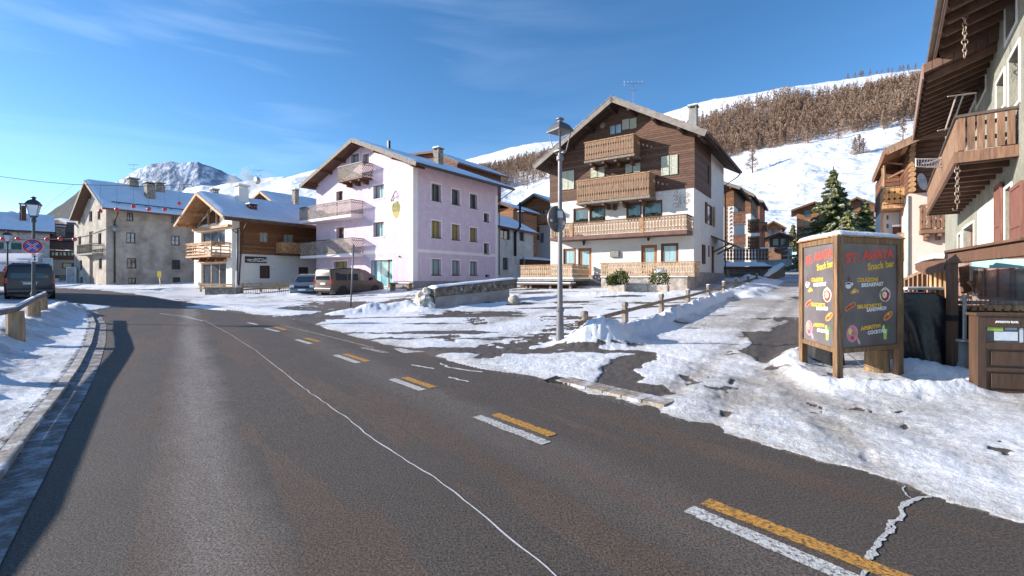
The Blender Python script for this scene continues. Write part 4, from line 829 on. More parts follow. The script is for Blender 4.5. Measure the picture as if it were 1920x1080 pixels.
# stone plinth, side canopy
zpl = F.px(1120, 517)[1]; mb = MB(); Sd.sol(mb, 0, D, .003, .05, -1.5, Sd.px(1310, 510)[1]); F.sol(mb, -W, .05, .003, .05, -1.5, .9); mb.build('plinth', mat('stone_plinth', srgb(150, 142, 138), .9, .25, 2.5, .5, 9), h.t)
mb = MB(); q0 = Sd.px(1333, 441)[0]; q1 = Sd.px(1346, 450)[0]; zc = Sd.px(1333, 441)[1]; mb.add([(0, q0, zc), (0, q1, zc), (1.5, q1, zc-.75), (1.5, q0, zc-.75), (0, q0, zc-.1), (0, q1, zc-.1), (1.5, q1, zc-.85), (1.5, q0, zc-.85)], [(0,1,2,3),(7,6,5,4),(0,3,7,4),(1,5,6,2),(3,2,6,7)])
for q in (q0+.2, q1-.2): mb.bar((.02, q, zc-1.2), (1.1, q, zc-.65), .08, .1)
mb.build('door_canopy', WOOD_D, h.t)
p = fr.hit(1300, 205, 0, -2.2); zc = float(np.interp(-2.2, [Ap[0], Rt[0]], [Ap[1], Rt[1]])); chimney(h.t, -2.2, p.y if 0 < p.y < D else 5, zc-.6, p.z if 0 < p.y < D else zc+1.2, .6, CONC)
pa = fr.M @ Vector((Ap[0], 2.5, Ap[1])); antenna('roof_antenna', 'thin television antenna on the ridge of the timber topped chalet', at(1187, 205, pa.y), at(1187,152,pa.y).z - at(1187,205,pa.y).z, 1.0)
CH = h; CHfr = fr; CHW = W; CHD = D
# terrace in front of it, fence runs are things of their own
TF = mat('terrace_boards', srgb(160, 132, 106), .8, .25, 5, .3, col2=srgb(200, 172, 142), stretch=(5, 5, .8))
t = thing('terrace', 'raised stone walled terrace in front of the timber topped chalet', 'terrace', fr.o, fr.rot); T2 = Pl(fr, 1, -1.9, -1); TWz = T2.px(1200, 521)[1]
ta0 = T2.px(1127, 530)[0]; mb = MB(); mb.box(ta0, .1, -1.9, -.06, -1.5, TWz); mb.build('stone_wall', mat('terrace_stone', srgb(164, 152, 142), .9, .35, 2.2, .7, 7, bdist=.06), t, bevel=.03)
mb = MB(); mb.box(ta0-.05, .15, -1.95, -.05, TWz+.003, TWz+.05); mb.build('coping', CONC, t)
mb = MB(); mb.box(ta0, .12, -2.0, -1.5, TWz+.05, TWz+.1); mb.build('snow', SNOW, t)
ta2 = T2.px(976, 530)[0]; tb2 = T2.px(1040, 530)[0]; T3z = T2.px(1010, 527)[1]
t = thing('carved_fence', 'carved board fence along the terrace, right run above the flower troughs', 'fence', fr.o, fr.rot, 'carved fences round the terrace'); b0, b1 = T2.px(1126, 523), T2.px(1302, 521); zr = T2.px(1290, 491)[1]; railing(t, T2, b0[0], b1[0], TWz+.06, zr-TWz-.06, -.05, TF, 'cut', bw=.13, gap=.02, hm=WOOD_L, ends=(True, True), depth=1.2)
T4 = Pl(fr, 1, -2.6, -1)
t = thing('carved_fence', 'carved board fence run above the garage ramp left of the street lamp', 'fence', fr.o, fr.rot, 'carved fences round the terrace'); b0, b1 = T4.px(976, 523), T4.px(1073, 523); zr = T4.px(1040, 497)[1]; zl = T4.px(1040, 522)[1]; railing(t, T4, b0[0], b1[0], zl, zr-zl, 0, TF, 'cut', bw=.13, gap=.02, hm=WOOD_L, ends=(False, True), depth=2.4)
mb = MB(); mb.box(b0[0]-.2, b1[0]+.1, -2.6, -.1, zl-.16, zl-.02); o = mb.build('deck', CONC, t); mb = MB(); mb.box(b0[0]-.2, b1[0]+.1, -2.66, -2.0, zl-.018, zl+.05); mb.build('snow', SNOW, t)
# canopy over the garage ramp with its posts
t = thing('ramp_canopy', 'low dark shelter with slim posts below the carved fence, half full of snow', 'shelter', fr.o, fr.rot); T5 = Pl(fr, 1, -3.0, -1)
a0, z0 = T5.px(978, 533); a1, z1 = T5.px(1073, 533); z0 = T5.px(1020, 531)[1]; mb = MB(); mb.box(a0-.6, a1, -3.3, -2.7, z0-.1, z0); mb.build('beam', WOOD_D, t); mb = MB(); mb.box(a0-.6, a1+.05, -3.35, -2.6, z0+.002, z0+.07); mb.build('snow', SNOW, t)
for x_ in (988, 996, 1033, 1070): a = T5.px(x_, 545)[0]; mb = MB(); mb.box(a-.07, a+.07, -3.1, -2.95, -1.5, z0-.1); mb.build('post', WOOD_G, t)
mb = MB(); mb.box(a0-.5, a1, -2.4, -2.3, -1.5, z0-.1); mb.build('back_wall', mat('brown_wall', srgb(96, 74, 64), .9), t)
# ================================================================== PIZZERIA CHALET (left of the pink house)
fr = Frame(435, 40, 1560); W = -fr.hit(364, 450, 1, 0).x; D = 12.5
h = House('pizzeria_chalet', 'white and timber chalet with a dark pizza sign between the grey and pink houses', 'house', fr, W, D); F, Sd = h.F, h.S
CHW_ = plaster('chalet_plaster', srgb(232, 226, 214), (srgb(205, 200, 192), 1.2, .55, .75), .05)
ov = 1.7; Lt = V2(fr.hit(326, 423, 1, -ov)); Ap = V2(fr.hit(368, 361, 1, -ov)); Rt = V2(fr.hit(419, 405, 1, -ov))
b1 = F.box(377, 433, 422, 462); b2 = F.box(377, 493, 424, 540); b2 = (b2[0], b2[1], .1, b2[3]); b3 = F.box(374, 398, 410, 420)
h.hF = [b1, b2]; s1 = Sd.box(486, 436, 502, 454); s2 = Sd.box(487, 498, 506, 522); s3 = Sd.box(531, 440, 549, 460); s4 = Sd.box(560, 501, 578, 530); h.hS = [s1, s2, s3, s4]
h.body(CHW_, Lt, Ap, Rt, depth=.3)
HC = mat('honey_cladding', srgb(134, 92, 62), .75, .3, 3, .4, stretch=(1, 1, 8), lines=(2, .19, .1), bdist=.03); HW = mat('honey_timber', srgb(176, 126, 84), .7, .25, 4, .3, col2=srgb(206, 162, 120))
P_ = Pl(fr, 0, .06, 1); rl = lambda x: float(np.interp(x, [Lt[0], Ap[0], Rt[0]], [Lt[1], Ap[1], Rt[1]])) - .2
y0c = Sd.px(449, 450)[0]; zc = Sd.px(500, 478)[1]; mb = MB(); wall(mb, P_, [(y0c, rl(0)), (D+.05, rl(0))], zc, [s1, s3], .3); mb.quad((.06, y0c, zc), (.06, y0c, rl(0)), (0, y0c, rl(0)), (0, y0c, zc)); mb.quad((.06, y0c, zc), (.06, D, zc), (0, D, zc), (0, y0c, zc)); mb.build('timber_cladding', HC, h.t, fixn=False)
for q in (s1, s3): window(h.t, Sd, q, HW, GLASS2, .05, .08, 1, 1)
for q in (s2, s4): window(h.t, Sd, q, BR, mat('closed_shutter', srgb(92, 74, 66), .8, .15, 5, lines=(1, .12, .1)), .06, .1, 0, name='shuttered_window')
# front glazing in honey timber, gable void and beams
def timber_bay(b, n, d=.2):
    w = window(h.t, F, b, HW, GLASS, d, .12, n, 0, name='glazed_bay'); return w
timber_bay(b1, 2); timber_bay(b2, 2)
mb = MB(); xa = F.px(372, 415)[0]; xb = F.px(412, 415)[0]; zt = F.px(392, 398)[1]; mb.add([F.P(xa,.004,b3[2]), F.P(xb,.004,b3[2]), F.P(xb,.004,rl(xb)-.3), F.P(Ap[0]+.3,.004,rl(Ap[0])-.5), F.P(xa,.004,rl(xa)-.3)], [(0,1,2,3,4)]); mb.build('gable_glazing', mat('dark_gable_glass', srgb(76, 60, 54), .2, .3, 2), h.t, fixn=False)
for x_ in (377, 393, 408): a = F.px(x_, 410)[0]; mb = MB(); F.sol(mb, a-.09, a+.09, .01, .14, b3[2]-.1, rl(a)-.1); mb.build('gable_post', HW, h.t)
mb = MB(); F.sol(mb, -W+.3, -.1, .01, .3, b1[3]+.15, b1[3]+.36); mb.build('lintel_beam', HW, h.t); mb = MB(); F.sol(mb, b2[0]-.3, b2[1]+.1, .01, .22, b2[3]+.05, b2[3]+.28); mb.build('lintel_beam', HW, h.t)
rf = roof(h.t, Lt, Ap, Rt, -ov, D + .3, .2, mat('honey_soffit', srgb(158, 116, 80), .75, .25, 3, .3, lines=(1, .22, .1)), bm=HW, pm=HW, purl=[(Lt[0]+.5, 0), (Lt[0]+(Ap[0]-Lt[0])*.5, 0), (Ap[0], 0), (Ap[0]+(Rt[0]-Ap[0])*.5, 0), (Rt[0]-.45, 0)], sth=.2, barge=.2)
mb = MB(); mb.box(Rt[0]-.1, Rt[0]+.12, -ov, D, Rt[1]-.3, Rt[1]-.12); mb.build('gutter', GUTTER, rf)
o = 1.5; a0 = F.px(348, 484, o)[0]; a1, zf = F.px(396, 481, o); zt = F.px(396, 453, o)[1]
balcony(h.t, F, a0, a1, zf+.15, o, zt-zf-.15, HW, 'rails', fm=HW, th=.15, hm=HW, brackets=3, bm=WOOD_B)
a, z_ = F.px(404, 486); mb = MB(); F.sol(mb, F.px(386,487)[0], F.px(416,487)[0], .02, .1, z_-.22, z_+.2); sgn = mb.build('sign_board', mat('dark_sign_wood', srgb(92, 66, 50), .7, .3, 5, .3), h.t)
# side sign with light lettering, side balcony and stair
Q_ = Pl(fr, 0, .0, 1); q = Q_.box(459, 483, 499, 492); mb = MB(); Q_.sol(mb, q[0], q[1], .02, .09, q[2]-.05, q[3]+.08); sg = mb.build('sign_board', mat('charred_sign_wood', srgb(64, 48, 42), .7, .3, 5, .3), h.t)
Mx = Matrix.Translation((.095, q[0]+.12, q[2]+.07)) @ Matrix.Rotation(R(90), 4, 'Z') @ Matrix.Rotation(R(90), 4, 'X'); LT = mat('cream_lettering', (.7, .68, .6), .6)
text('VECIA', .30, LT, sg, Mx, bold=.012); text('PIZZA', .42, LT, sg, Matrix.Translation((0, (q[1]-q[0])*.34, 0)) @ Mx, bold=.014); text('RIE', .30, LT, sg, Matrix.Translation((0, (q[1]-q[0])*.76, 0)) @ Mx, bold=.012)
qa, qz = Q_.px(532, 482, 1.3); qb, qt = Q_.px(566, 460, 1.3); balcony(h.t, Q_, Q_.px(523, 480, 0.6)[0], D-.5, zc+.15, 1.2, 1.0, HW, 'plain', fm=WOOD_B, th=.15, hm=HW, ends=(True, False))
mb = MB(); n_ = 9
for i in range(n_): mb.box(.2, 1.2, D-4.0+.34*i, D-3.62+.34*i, zc-.25-.27*i, zc-.19-.27*i)
for x_ in (.2, 1.2): mb.bar((x_, D-4.0, zc-.1), (x_, D-.8, zc-2.65), .07, .24)
mb.build('outside_stair', WOOD_B, h.t)
pipe(h.t, [(Rt[0], .2, Rt[1]-.25), (.12, .8, Rt[1]-.9), (.12, .5, .3)], .06)
for b in [(446, 349, 380, .7, 4.2, CHW_, 1)]:
    p = fr.hit(453, 353, 0, Ap[0]+.9); zc2 = float(np.interp(Ap[0]+.9, [Ap[0], Rt[0]], [Ap[1], Rt[1]])); chimney(h.t, Ap[0]+.9, p.y, zc2-.4, p.z, .85, CHW_)
p = fr.hit(402, 358, 0, Ap[0]-.6); chimney(h.t, Ap[0]-.6, p.y, Ap[1]-.5, p.z-.1, .5, STONE)
p = fr.hit(472, 386, 0, (Ap[0]+Rt[0])/2+.3); x_ = (Ap[0]+Rt[0])/2+.3; chimney(h.t, x_, p.y, float(np.interp(x_, [Ap[0], Rt[0]], [Ap[1], Rt[1]]))-.3, p.z-.1, .62, BR)
PZ = fr
# ------------------------------------------------------------------ chalet behind it
def simple_house(name, label, fr, W, D, tips, wm, ov=.9, zb=-8, holesF=(), holesS=(), roofm=WOOD_D, snow=True, bm=WOOD_D, pm=WOOD_B, purl=True, wf=WOOD_L, gm=GLASS, clad=None, th=.18, sth=.14, cat='house', barge=.22):
    h = House(name, label, cat, fr, W, D); Lt, Ap, Rt = [V2(fr.hit(x, y, 1, -ov)) for x, y in tips]
    h.hF = [h.F.box(*b) for b in holesF]; h.hS = [h.S.box(*b) for b in holesS]; h.body(wm, Lt, Ap, Rt, zb=zb, th=th)
    for q in h.hF: window(h.t, h.F, q, wf, gm, .12, .07)
    for q in h.hS: window(h.t, h.S, q, wf, gm, .12, .07)
    h.rf = roof(h.t, Lt, Ap, Rt, -ov, D + .3, th, roofm, snow, bm=bm, pm=pm, barge=barge, purl=[(Lt[0]+(Ap[0]-Lt[0])*.3, 0), (Ap[0], 0), (Ap[0]+(Rt[0]-Ap[0])*.6, 0)] if purl else (), sth=sth)
    h.Lt, h.Ap, h.Rt = Lt, Ap, Rt; h.rl = lambda x: float(np.interp(x, [Lt[0], Ap[0], Rt[0]], [Lt[1], Ap[1], Rt[1]])) - th
    if clad: mb = MB(); c = Pl(fr, 1, -.04, -1); wall(mb, c, [(-W, h.rl(-W)-.05), (Ap[0], h.rl(Ap[0])-.05), (0, h.rl(0)-.05)], clad[0], h.hF, .05); c = Pl(fr, 0, .04, 1); wall(mb, c, [(-.04, h.rl(0)-.05), (D, h.rl(0)-.05)], clad[0], h.hS, .05); mb.build('timber_cladding', clad[1], h.t, fixn=False)
    return h
fr = Frame(553, 54, 1560); h = simple_house('rear_chalet', 'timber chalet with chimneys and broad snowy roof behind the pizzeria chalet', fr, 6.5, 14, [(462, 381), (487, 358), (548, 408)], HC, 1.0, bm=HW)
for x_, y_ in ((512, 352), (553, 358)): p = h.fr.hit(x_, y_, 0, -1.5 - (x_ > 530)); chimney(h.t, -1.5 - (x_ > 530), min(12, max(1, p.y)), h.rl(-2) - .2, p.z, .5, STONE)
p_ = fr.M @ Vector((h.Ap[0], -.2, h.Ap[1])); antenna('roof_antenna', 'television mast with a grey dish on the chalet behind the pizzeria', at(484, 357, p_.y), 2.7, 1.0, dish=True)
# ================================================================== GREY HOUSE
fr = Frame(199, 50, 1540); W = -fr.hit(139, 450, 1, 0).x; D = 15
GREYP = mat('weathered_grey_plaster', srgb(182, 172, 160), .95, .18, .9, .4, 9, stain=(srgb(134, 124, 114), .55, .46, .74), spec=.1)
ov = .9; h = House('grey_house', 'old weathered grey plastered house with steep snowy roof on the far side of the road', 'house', fr, W, D); F, Sd = h.F, h.S
Lt, Ap, Rt = V2(fr.hit(130, 411, 1, -ov)), V2(fr.hit(158, 338, 1, -ov)), V2(fr.hit(193, 389, 1, -ov))
fw = [(167,360,171,373),(146,402,151,420),(167,396,173,415),(183,395,188,411),(147,443,152,461),(184,437,190,457),(149,488,154,506),(185,484,191,504),(150,519,155,531)]
h.hF = [F.box(*b) for b in fw]; dd = F.box(167, 434, 175, 473); d2 = F.box(168, 479, 177, 528); h.hF += [dd, (d2[0], d2[1], .25, d2[3])]
sw_ = [(238,398,250,414),(237,436,254,456),(238,484,256,503),(321,402,331,418),(321,442,337,460),(322,487,338,505),(241,521,255,532),(324,520,338,530)]; h.hS = [Sd.box(*b) for b in sw_]
h.body(GREYP, Lt, Ap, Rt, depth=.25)
DKF = mat('old_dark_frame', srgb(84, 70, 62), .7, .2, 5)
for q in h.hF[:9]: window(h.t, F, q, DKF, GLASS, .18, .06, 1, sill=CONC)
for q in h.hF[9:]: window(h.t, F, q, mat('pale_door', srgb(190,180,165), .8, .1), mat('pale_door_panel', srgb(170,158,142), .8, .1), .2, .12, 0, name='door')
for i, q in enumerate(h.hS): window(h.t, Sd, q, DKF if i < 6 else IRON, mat('net_curtain_glass', srgb(150,158,166), .15, .35, 2, spec=.8) if i in (0,1,3,4) else GLASS, .12, .09, 1, 1 if i < 6 else 0, sill=CONC if i < 6 else None)
a0 = F.px(143, 473, .9)[0]; a1, zf = F.px(173, 474, .9); balcony(h.t, F, a0, a1, zf, .9, 1.0, IRON, 'plain', fm=CONC, th=.15, hm=IRON, bw=.03, gap=.12)
rf = roof(h.t, Lt, Ap, Rt, -ov, D+.5, .2, WOOD_D, bm=WOOD_G, sth=.22, purl=[(Ap[0], 0), (-W+.4, 0), (-.5, 0)])
mb = MB(); q = 0
for t_ in (.88,): x_ = Ap[0]+(Rt[0]-Ap[0])*t_; z_ = Ap[1]+(Rt[1]-Ap[1])*t_; mb.tube([(x_, 0, z_+.38), (x_, D, z_+.38)], .05, 6)
for i in range(12): mb.bar((x_, .6+i*1.2, z_+.02), (x_, .6+i*1.2, z_+.38), .05, .05)
mb.build('snow_guard', IRON, rf)
for x_, y_, fx, w in ((249, 337, .0, .9), (281, 345, .45, .85), (298, 345, .08, .9)):
    xx = Ap[0]+(Rt[0]-Ap[0])*fx; p = fr.hit(x_, y_, 0, xx); chimney(h.t, xx, p.y, Ap[1]+(Rt[1]-Ap[1])*fx-.4, p.z-.1, w, STONE)
pipe(h.t, [(Rt[0], .35, Rt[1]-.3), (.12, .7, Rt[1]-1.1), (.12, .7, .3)], .07)
mb = MB(); q = Sd.px(215, 429); mb.lathe([(.34,.1),(.2,.03),(.01,0)], n=16); o = mb.build('satellite_dish', mat('dish_grey', srgb(170,170,168), .5), h.t, smooth=True); o.location = (.5, q[0], q[1]); o.rotation_euler = (0, R(100), R(-30))
mb = MB(); mb.tube([(0, q[0], q[1]-.3), (.45, q[0], q[1]-.05)], .03, 6); mb.build('dish_bracket', IRON, h.t)
pa = fr.M @ Vector((Ap[0], 11.5, Ap[1])); antenna('roof_antenna', 'television antenna on the ridge of the old grey house', at(250, 340, pa.y), 2.4, 1.0)
mb = MB()
for a_, b_ in (((138,447),(198,430)),): 
    p, q = F.px(*a_), F.px(*b_); mb.tube([F.P(p[0], .05, p[1]), F.P((p[0]+q[0])/2, .08, (p[1]+q[1])/2-.15), F.P(q[0], .05, q[1])], .03, 5)
mb.build('facade_cable', IRON, h.t)
# ================================================================== STONE HOUSE AND LOW BUILDINGS FAR LEFT
SW_ = mat('grey_stone_wall', srgb(176, 170, 168), .95, .2, 1.4, .6, 4, stain=(srgb(120, 114, 110), 2.4, .52, .62), bdist=.05)
fr = Frame(93, 60, 70); h = House('stone_house', 'low grey stone house with snowy roof at the far left behind the parked van', 'house', fr, 16, 9)
sd = h.F; Rt_ = V2(fr.hit(93, 434, 1, -.5)); 
# long eave side faces the road: ridge runs along local x, so the slopes are built directly
t = h.t; ze = fr.hit(50, 432, 1, -.5).z; zr = fr.hit(50, 402, 1, 4.5).z; h.hF = [sd.box(8, 455, 20, 467)]; mb = MB(); wall(mb, sd, [(-16, ze-.1), (0, ze-.1)], -3, h.hF, .25); wall(mb, Pl(fr, 0, 0, 1), [(0, ze-.1), (4.5, zr-.1), (9, ze-.1)], -3, []); mb.build('wall', SW_, t, fixn=False)
window(t, sd, h.hF[0], WHITE, GLASS2, .15, .08, 1); q = h.hF[0]; shutter(t, sd, q[0]-.95, q[0]-.05, q[2], q[3], mat('green_shutter', srgb(58, 92, 84), .7, .2, 5)); shutter(t, sd, q[1]+.05, q[1]+.95, q[2], q[3], _mats['green_shutter'])
for b in ((66,449,71,459),(66,478,70,487)): q = sd.box(*b); mb = MB(); sd.sol(mb, q[0], q[1], -.02, .03, q[2], q[3]); mb.build('window', GLASS, t)
mb = MB(); mb.add([(-16.5,-.6,ze-.15),(.5,-.6,ze-.15),(.5,4.5,zr),(-16.5,4.5,zr),(-16.5,9.6,ze-.15),(.5,9.6,ze-.15)], [(0,1,2,3),(3,2,5,4)]); rf = mb.build('roof', WOOD_D, t); rf.modifiers.new('s', 'SOLIDIFY').thickness = .15
U, V_ = np.meshgrid(np.linspace(0, 1, 30), np.linspace(0, 1, 12), indexing='ij'); np_mesh('snow', np.c_[(-16.5+17*U).ravel(), (-.6+5.1*V_).ravel(), (ze-.15+(zr-ze+.15)*V_+.08+.12*fbm(U*9, V_*3)).ravel()], grid_faces(30, 12), ROOFSNOW, rf)
x_ = fr.hit(43, 405, 1, 2.5).x; chimney(t, x_, 2.5, ze, zr+.9, .6, BR)
pp = fr.M @ Vector((x_-.6, 2.5, 0)); antenna('roof_antenna', 'small antenna with a round dish above the far left stone house', at(40, 410, pp.y), 2.1, .6, dish=True)
fr = Frame(142, 66, 120); t = thing('low_shop', 'low shop with a broad snowy roof and dark upper windows left of the grey house', 'shop', fr.o, fr.rot); F = Pl(fr, 1, 0, -1)
ze = fr.hit(110, 466, 1, -1).z; zm = fr.hit(110, 420, 1, 6).z; mb = MB(); F.sol(mb, -9, 6, -10, 0, -3, ze-.2); mb.build('wall', plaster('shop_plaster', srgb(176, 170, 158), None, .1), t)
mb = MB(); F.sol(mb, F.px(84,475)[0], 4, .01, .05, F.px(110,487)[1], F.px(110,471)[1]); mb.build('upper_cladding', WOOD_D, t)
for i, x_ in enumerate((97, 104, 112, 119, 127, 134)): q = F.box(x_, 473, x_+4.5, 479); mb = MB(); F.sol(mb, q[0], q[1], .052, .08, q[2], q[3]); mb.build('window', GLASS2 if i % 2 else GLASS, t)
q = F.box(117, 493, 139, 503); mb = MB(); F.sol(mb, q[0], q[1], .01, .08, q[2], q[3]); w = mb.build('shop_window', DW, t); mb = MB(); F.sol(mb, q[0]+.1, q[1]-.1, .081, .09, q[2]+.1, q[3]-.1); mb.build('pane', GLASS, w)
xl_ = F.px(76, 466, 1)[0]; U, V_ = np.meshgrid(np.linspace(0, 1, 24), np.linspace(0, 1, 20), indexing='ij'); X = xl_+(7-xl_)*U; Y_ = -1+8*V_; Zz = ze-.1+(zm-ze)*V_; mb = MB(); mb.add([(xl_,-1,ze-.15),(7,-1,ze-.15),(7,7,zm-.05),(xl_,7,zm-.05)], [(0,1,2,3)]); rf = mb.build('roof', WOOD_D, t); rf.modifiers.new('s', 'SOLIDIFY').thickness = .2
np_mesh('snow', np.c_[X.ravel(), Y_.ravel(), (Zz+.06+.2*fbm(X*.6, Y_*.6)).ravel()], grid_faces(24, 20), ROOFSNOW, rf)
for dz in (.8, 3.6): mb = MB(); mb.tube([(xl_+.2, dz, ze-.1+(zm-ze)*(dz+1)/8+.35), (6, dz, ze-.1+(zm-ze)*(dz+1)/8+.35)], .06, 5); mb.build('snow_guard', IRON, rf)
p = fr.hit(114, 424, 1, 3); chimney(t, p.x, 3, ze, fr.hit(114, 428, 1, 3).z, .9, STONE)
fr = Frame(130, 84, 1560); h = simple_house('far_roof_house', 'distant house with a wide bright snow roof beyond the low shop', fr, 9, 12, [(76, 414), (108, 410), (131, 421)], SW_, 1.0, zb=-4)
# white porch gate and pillars in front of the shop
WHS = plaster('white_stucco', srgb(214, 208, 200), None, .06)
for (px_, a, b, Y, lb) in [(90, 484, 527, 57, 'tall white framed notice board standing in front of the low shop'), (134, 501, 527, 55, 'low white framed gate pillar beside the grey house corner')]:
    t = thing('notice_board' if b - a > 30 else 'gate_pillar', lb, 'notice board' if b - a > 30 else 'pillar', (at(px_, b, Y).x, Y, H(at(px_, b, Y).x, Y))); hh = at(px_, a, Y).z - t.location.z; w = 1.0
    for s_ in (-w/2, w/2): MB().box(s_-.06, s_+.06, -.06, .06, -.2, hh).build('post', WHS, t)
    MB().box(-w/2, w/2, -.05, .05, hh-.12, hh).build('top_bar', WHS, t); MB().box(-w/2+.08, w/2-.08, -.02, .02, hh*.45 if b-a > 30 else .1, hh-.16).build('panel', mat('pale_panel', srgb(190,190,192), .6, .05) if b-a > 30 else SW_, t)
t = thing('low_wall', 'low white garden wall with a dark gate beside the grey house', 'wall', (at(110, 527, 58).x, 58, H(at(110,527,58).x, 58)), 0); MB().box(-2.2, 0, -.15, .15, -.3, .75).build('wall', WHS, t); mb = MB()
for i in range(14): mb.box(.1+i*.14, .13+i*.14, -.02, .02, 0, .85)
mb.box(.05, 2.1, -.025, .025, .8, .86); mb.build('gate', IRON, t); MB().box(-2.25, .05, -.18, .18, .75, .86).build('snow', SNOW, t)
# white market banner / awning behind the van
t = thing('shop_awning', 'long pale curved awning with dim lettering and red stripes behind the grey van', 'awning', (0, 0, 0)); Y = 47; mb = MB(); pr = []
for i in range(9): a = i/8*math.pi/2; pr.append((math.cos(a)*1.6, math.sin(a)*1.3))
p0 = at(50, 499, Y-3.2); xa = at(-80, 500, Y-3.2).x
mb.add([(x, Y - 1.6 + u*0 - u, p0.z + v) for x in (xa, p0.x) for u, v in pr] , [(i, i+1, 9+i+1, 9+i) for i in range(8)] + [tuple(range(9))[::-1] , tuple(range(9, 18))]); mb.build('awning_cloth', mat('pale_canvas', srgb(200, 196, 204), .8, .08, 1), t)
mb = MB(); mb.box(xa, p0.x, Y-3.25, Y-3.15, p0.z-.5, p0.z+.02); v = mb.build('valance', mat('pale_canvas_edge', srgb(188, 184, 196), .8, .06, 1), t)
for px_, w_ in ((14, 1.1), (27, .45), (41, .4)):
    x_ = at(px_, 500, Y-3.3).x; mb = MB(); mb.add([(x_-w_*.5, Y-3.26, p0.z-.48), (x_+w_*.5, Y-3.26, p0.z-.48), (x_+w_*.5+.22, Y-3.26, p0.z-.05), (x_-w_*.5+.3, Y-3.26, p0.z-.02)], [(0,1,2,3)]); mb.build('red_stripe', mat('dull_red', srgb(150, 60, 62), .8), v, fixn=False)
text('TABACCHI ARTICOLI', .42, mat('faded_lettering', srgb(120, 120, 126), .8), v, Matrix.Translation((at(-4, 490, Y-3.2).x, Y-3.24, p0.z+.15)) @ Matrix.Rotation(R(90), 4, 'X'), xs=.8)
MB().box(xa, p0.x-.2, Y-1.6, Y-1.4, -.5+1, p0.z).build('shop_front', WOOD_D, t)
# ================================================================== SMALL HOUSE RIGHT OF THE PINK ONE
fr = Frame(929, 45, 1450); D = fr.hit(1000, 470, 0, 0).y; t = thing('small_grey_house', 'small pale plastered house with dark stove pipe between the pink house and the chalet', 'house', fr.o, fr.rot); Sd = Pl(fr, 0, 0, 1)
ze = fr.hit(965, 429, 0, .3).z; zr = fr.hit(950, 408, 0, -3).z; hs_ = [Sd.box(938,428,957,449), Sd.box(974,435,983,452), Sd.box(943,483,953,506), Sd.box(974,486,984,500)]; mb = MB(); wall(mb, Sd, [(0, ze-.1), (D, ze-.1)], -2, hs_, .25); wall(mb, Pl(fr, 1, D, 1), [(-6, ze-.1), (-3, zr-.2), (0, ze-.1)], -2, []); wall(mb, Pl(fr, 1, 0, -1), [(-6, ze-.1), (-3, zr-.2), (0, ze-.1)], -2, []); mb.build('wall', plaster('old_cream_plaster', srgb(190, 184, 176), (srgb(160,152,146), .8, .5, .7)), t, fixn=False)
for q in hs_: window(t, Sd, q, DKF, GLASS, .2, .07, 1)
rf = roof(t, (-6.6, ze-.25), (-3, zr), (.5, ze-.02), -.3, D+.5, .15, WOOD_D); pipe(rf, [(.5, -.3, ze-.12), (.5, D+.5, ze-.12)], .06, name='gutter')
q = Sd.px(964, 480)[0]; pipe(t, [(.15, q, fr.hit(964, 480, 0, .1).z), (.15, q, ze-.3), (.7, q, ze+.2), (.7, q, fr.hit(964, 376, 0, .7).z)], .13, IRON, 'stove_pipe')
chimney(t, -2.2, fr.hit(976, 410, 0, -2.2).y, ze, fr.hit(976, 401, 0, -2.2).z, .5, BR)
# timber chalets behind
OR = mat('orange_larch_cladding', srgb(146, 98, 62), .75, .3, 3, .3, stretch=(1, 1, 8), lines=(2, .2, .1))
fr = Frame(1046, 62, 1560); h = simple_house('honey_chalet', 'honey coloured timber chalet with a long pale balcony behind the small pale house', fr, 7.2, 10, [(962, 390), (1000, 363), (1050, 385)], OR, 1.2, zb=-2, holesF=[(996,393,1006,402),(1016,393,1026,402)], roofm=WOOD_D, bm=WOOD_G, snow=True)
F = h.F; o = 1.1; a0 = F.px(979, 420, o)[0]; a1, zf = F.px(1032, 417, o); zt = F.px(1032, 400, o)[1]; balcony(h.t, F, a0, a1, zf+.1, o, zt-zf-.1, HW, 'plain', fm=HW, th=.1, hm=HW, bw=.16, gap=.02); mb = MB(); F.sol(mb, -7.2, .02, .005, .05, -2, zf-.1); mb.build('lower_wall', WHP, h.t)
q = F.box(1005, 425, 1012, 450); mb = MB(); F.sol(mb, q[0], q[1], .06, .2, q[2], q[3]); mb.build('shutter', OR, h.t); q = F.box(1014, 437, 1020, 455); mb = MB(); F.sol(mb, q[0], q[1], .06, .1, q[2], q[3]); mb.build('shutter', mat('blue_grey_shutter', srgb(110,116,130), .7), h.t)
fr = Frame(962, 56, 1500); t = thing('timber_annex', 'low timber annex with snow roof just behind the small pale house', 'house', fr.o, fr.rot); za = at(945, 405, 56).z - fr.o.z; zb_ = at(945, 384, 56).z - fr.o.z; MB().box(-3.2, 0, 0, 6, -2, zb_-.3).build('wall', OR, t); roof(t, (-4.0, zb_-.4), (-1.5, zb_+.4), (.6, zb_-.5), -.6, 6.4, .15, WOOD_D)
fr = Frame(1034, 50, 1450); t = thing('shed', 'small dark shed with snow on its roof behind the carved fence', 'shed', (at(1012,520,50).x, 50, H(at(1012,520,50).x, 50))); zt = at(1012, 480, 50).z - t.location.z; MB().box(-1.4, 1.6, 0, 2.4, -1, zt-.2).build('wall', WOOD_B, t); mb = MB(); mb.add([(-1.7,-.3,zt-.15),(1.9,-.3,zt-.35),(1.9,2.6,zt-.1),(-1.7,2.6,zt+.1)], [(0,1,2,3)]); r_ = mb.build('roof', SNOW, t); r_.modifiers.new('s', 'SOLIDIFY').thickness = .2
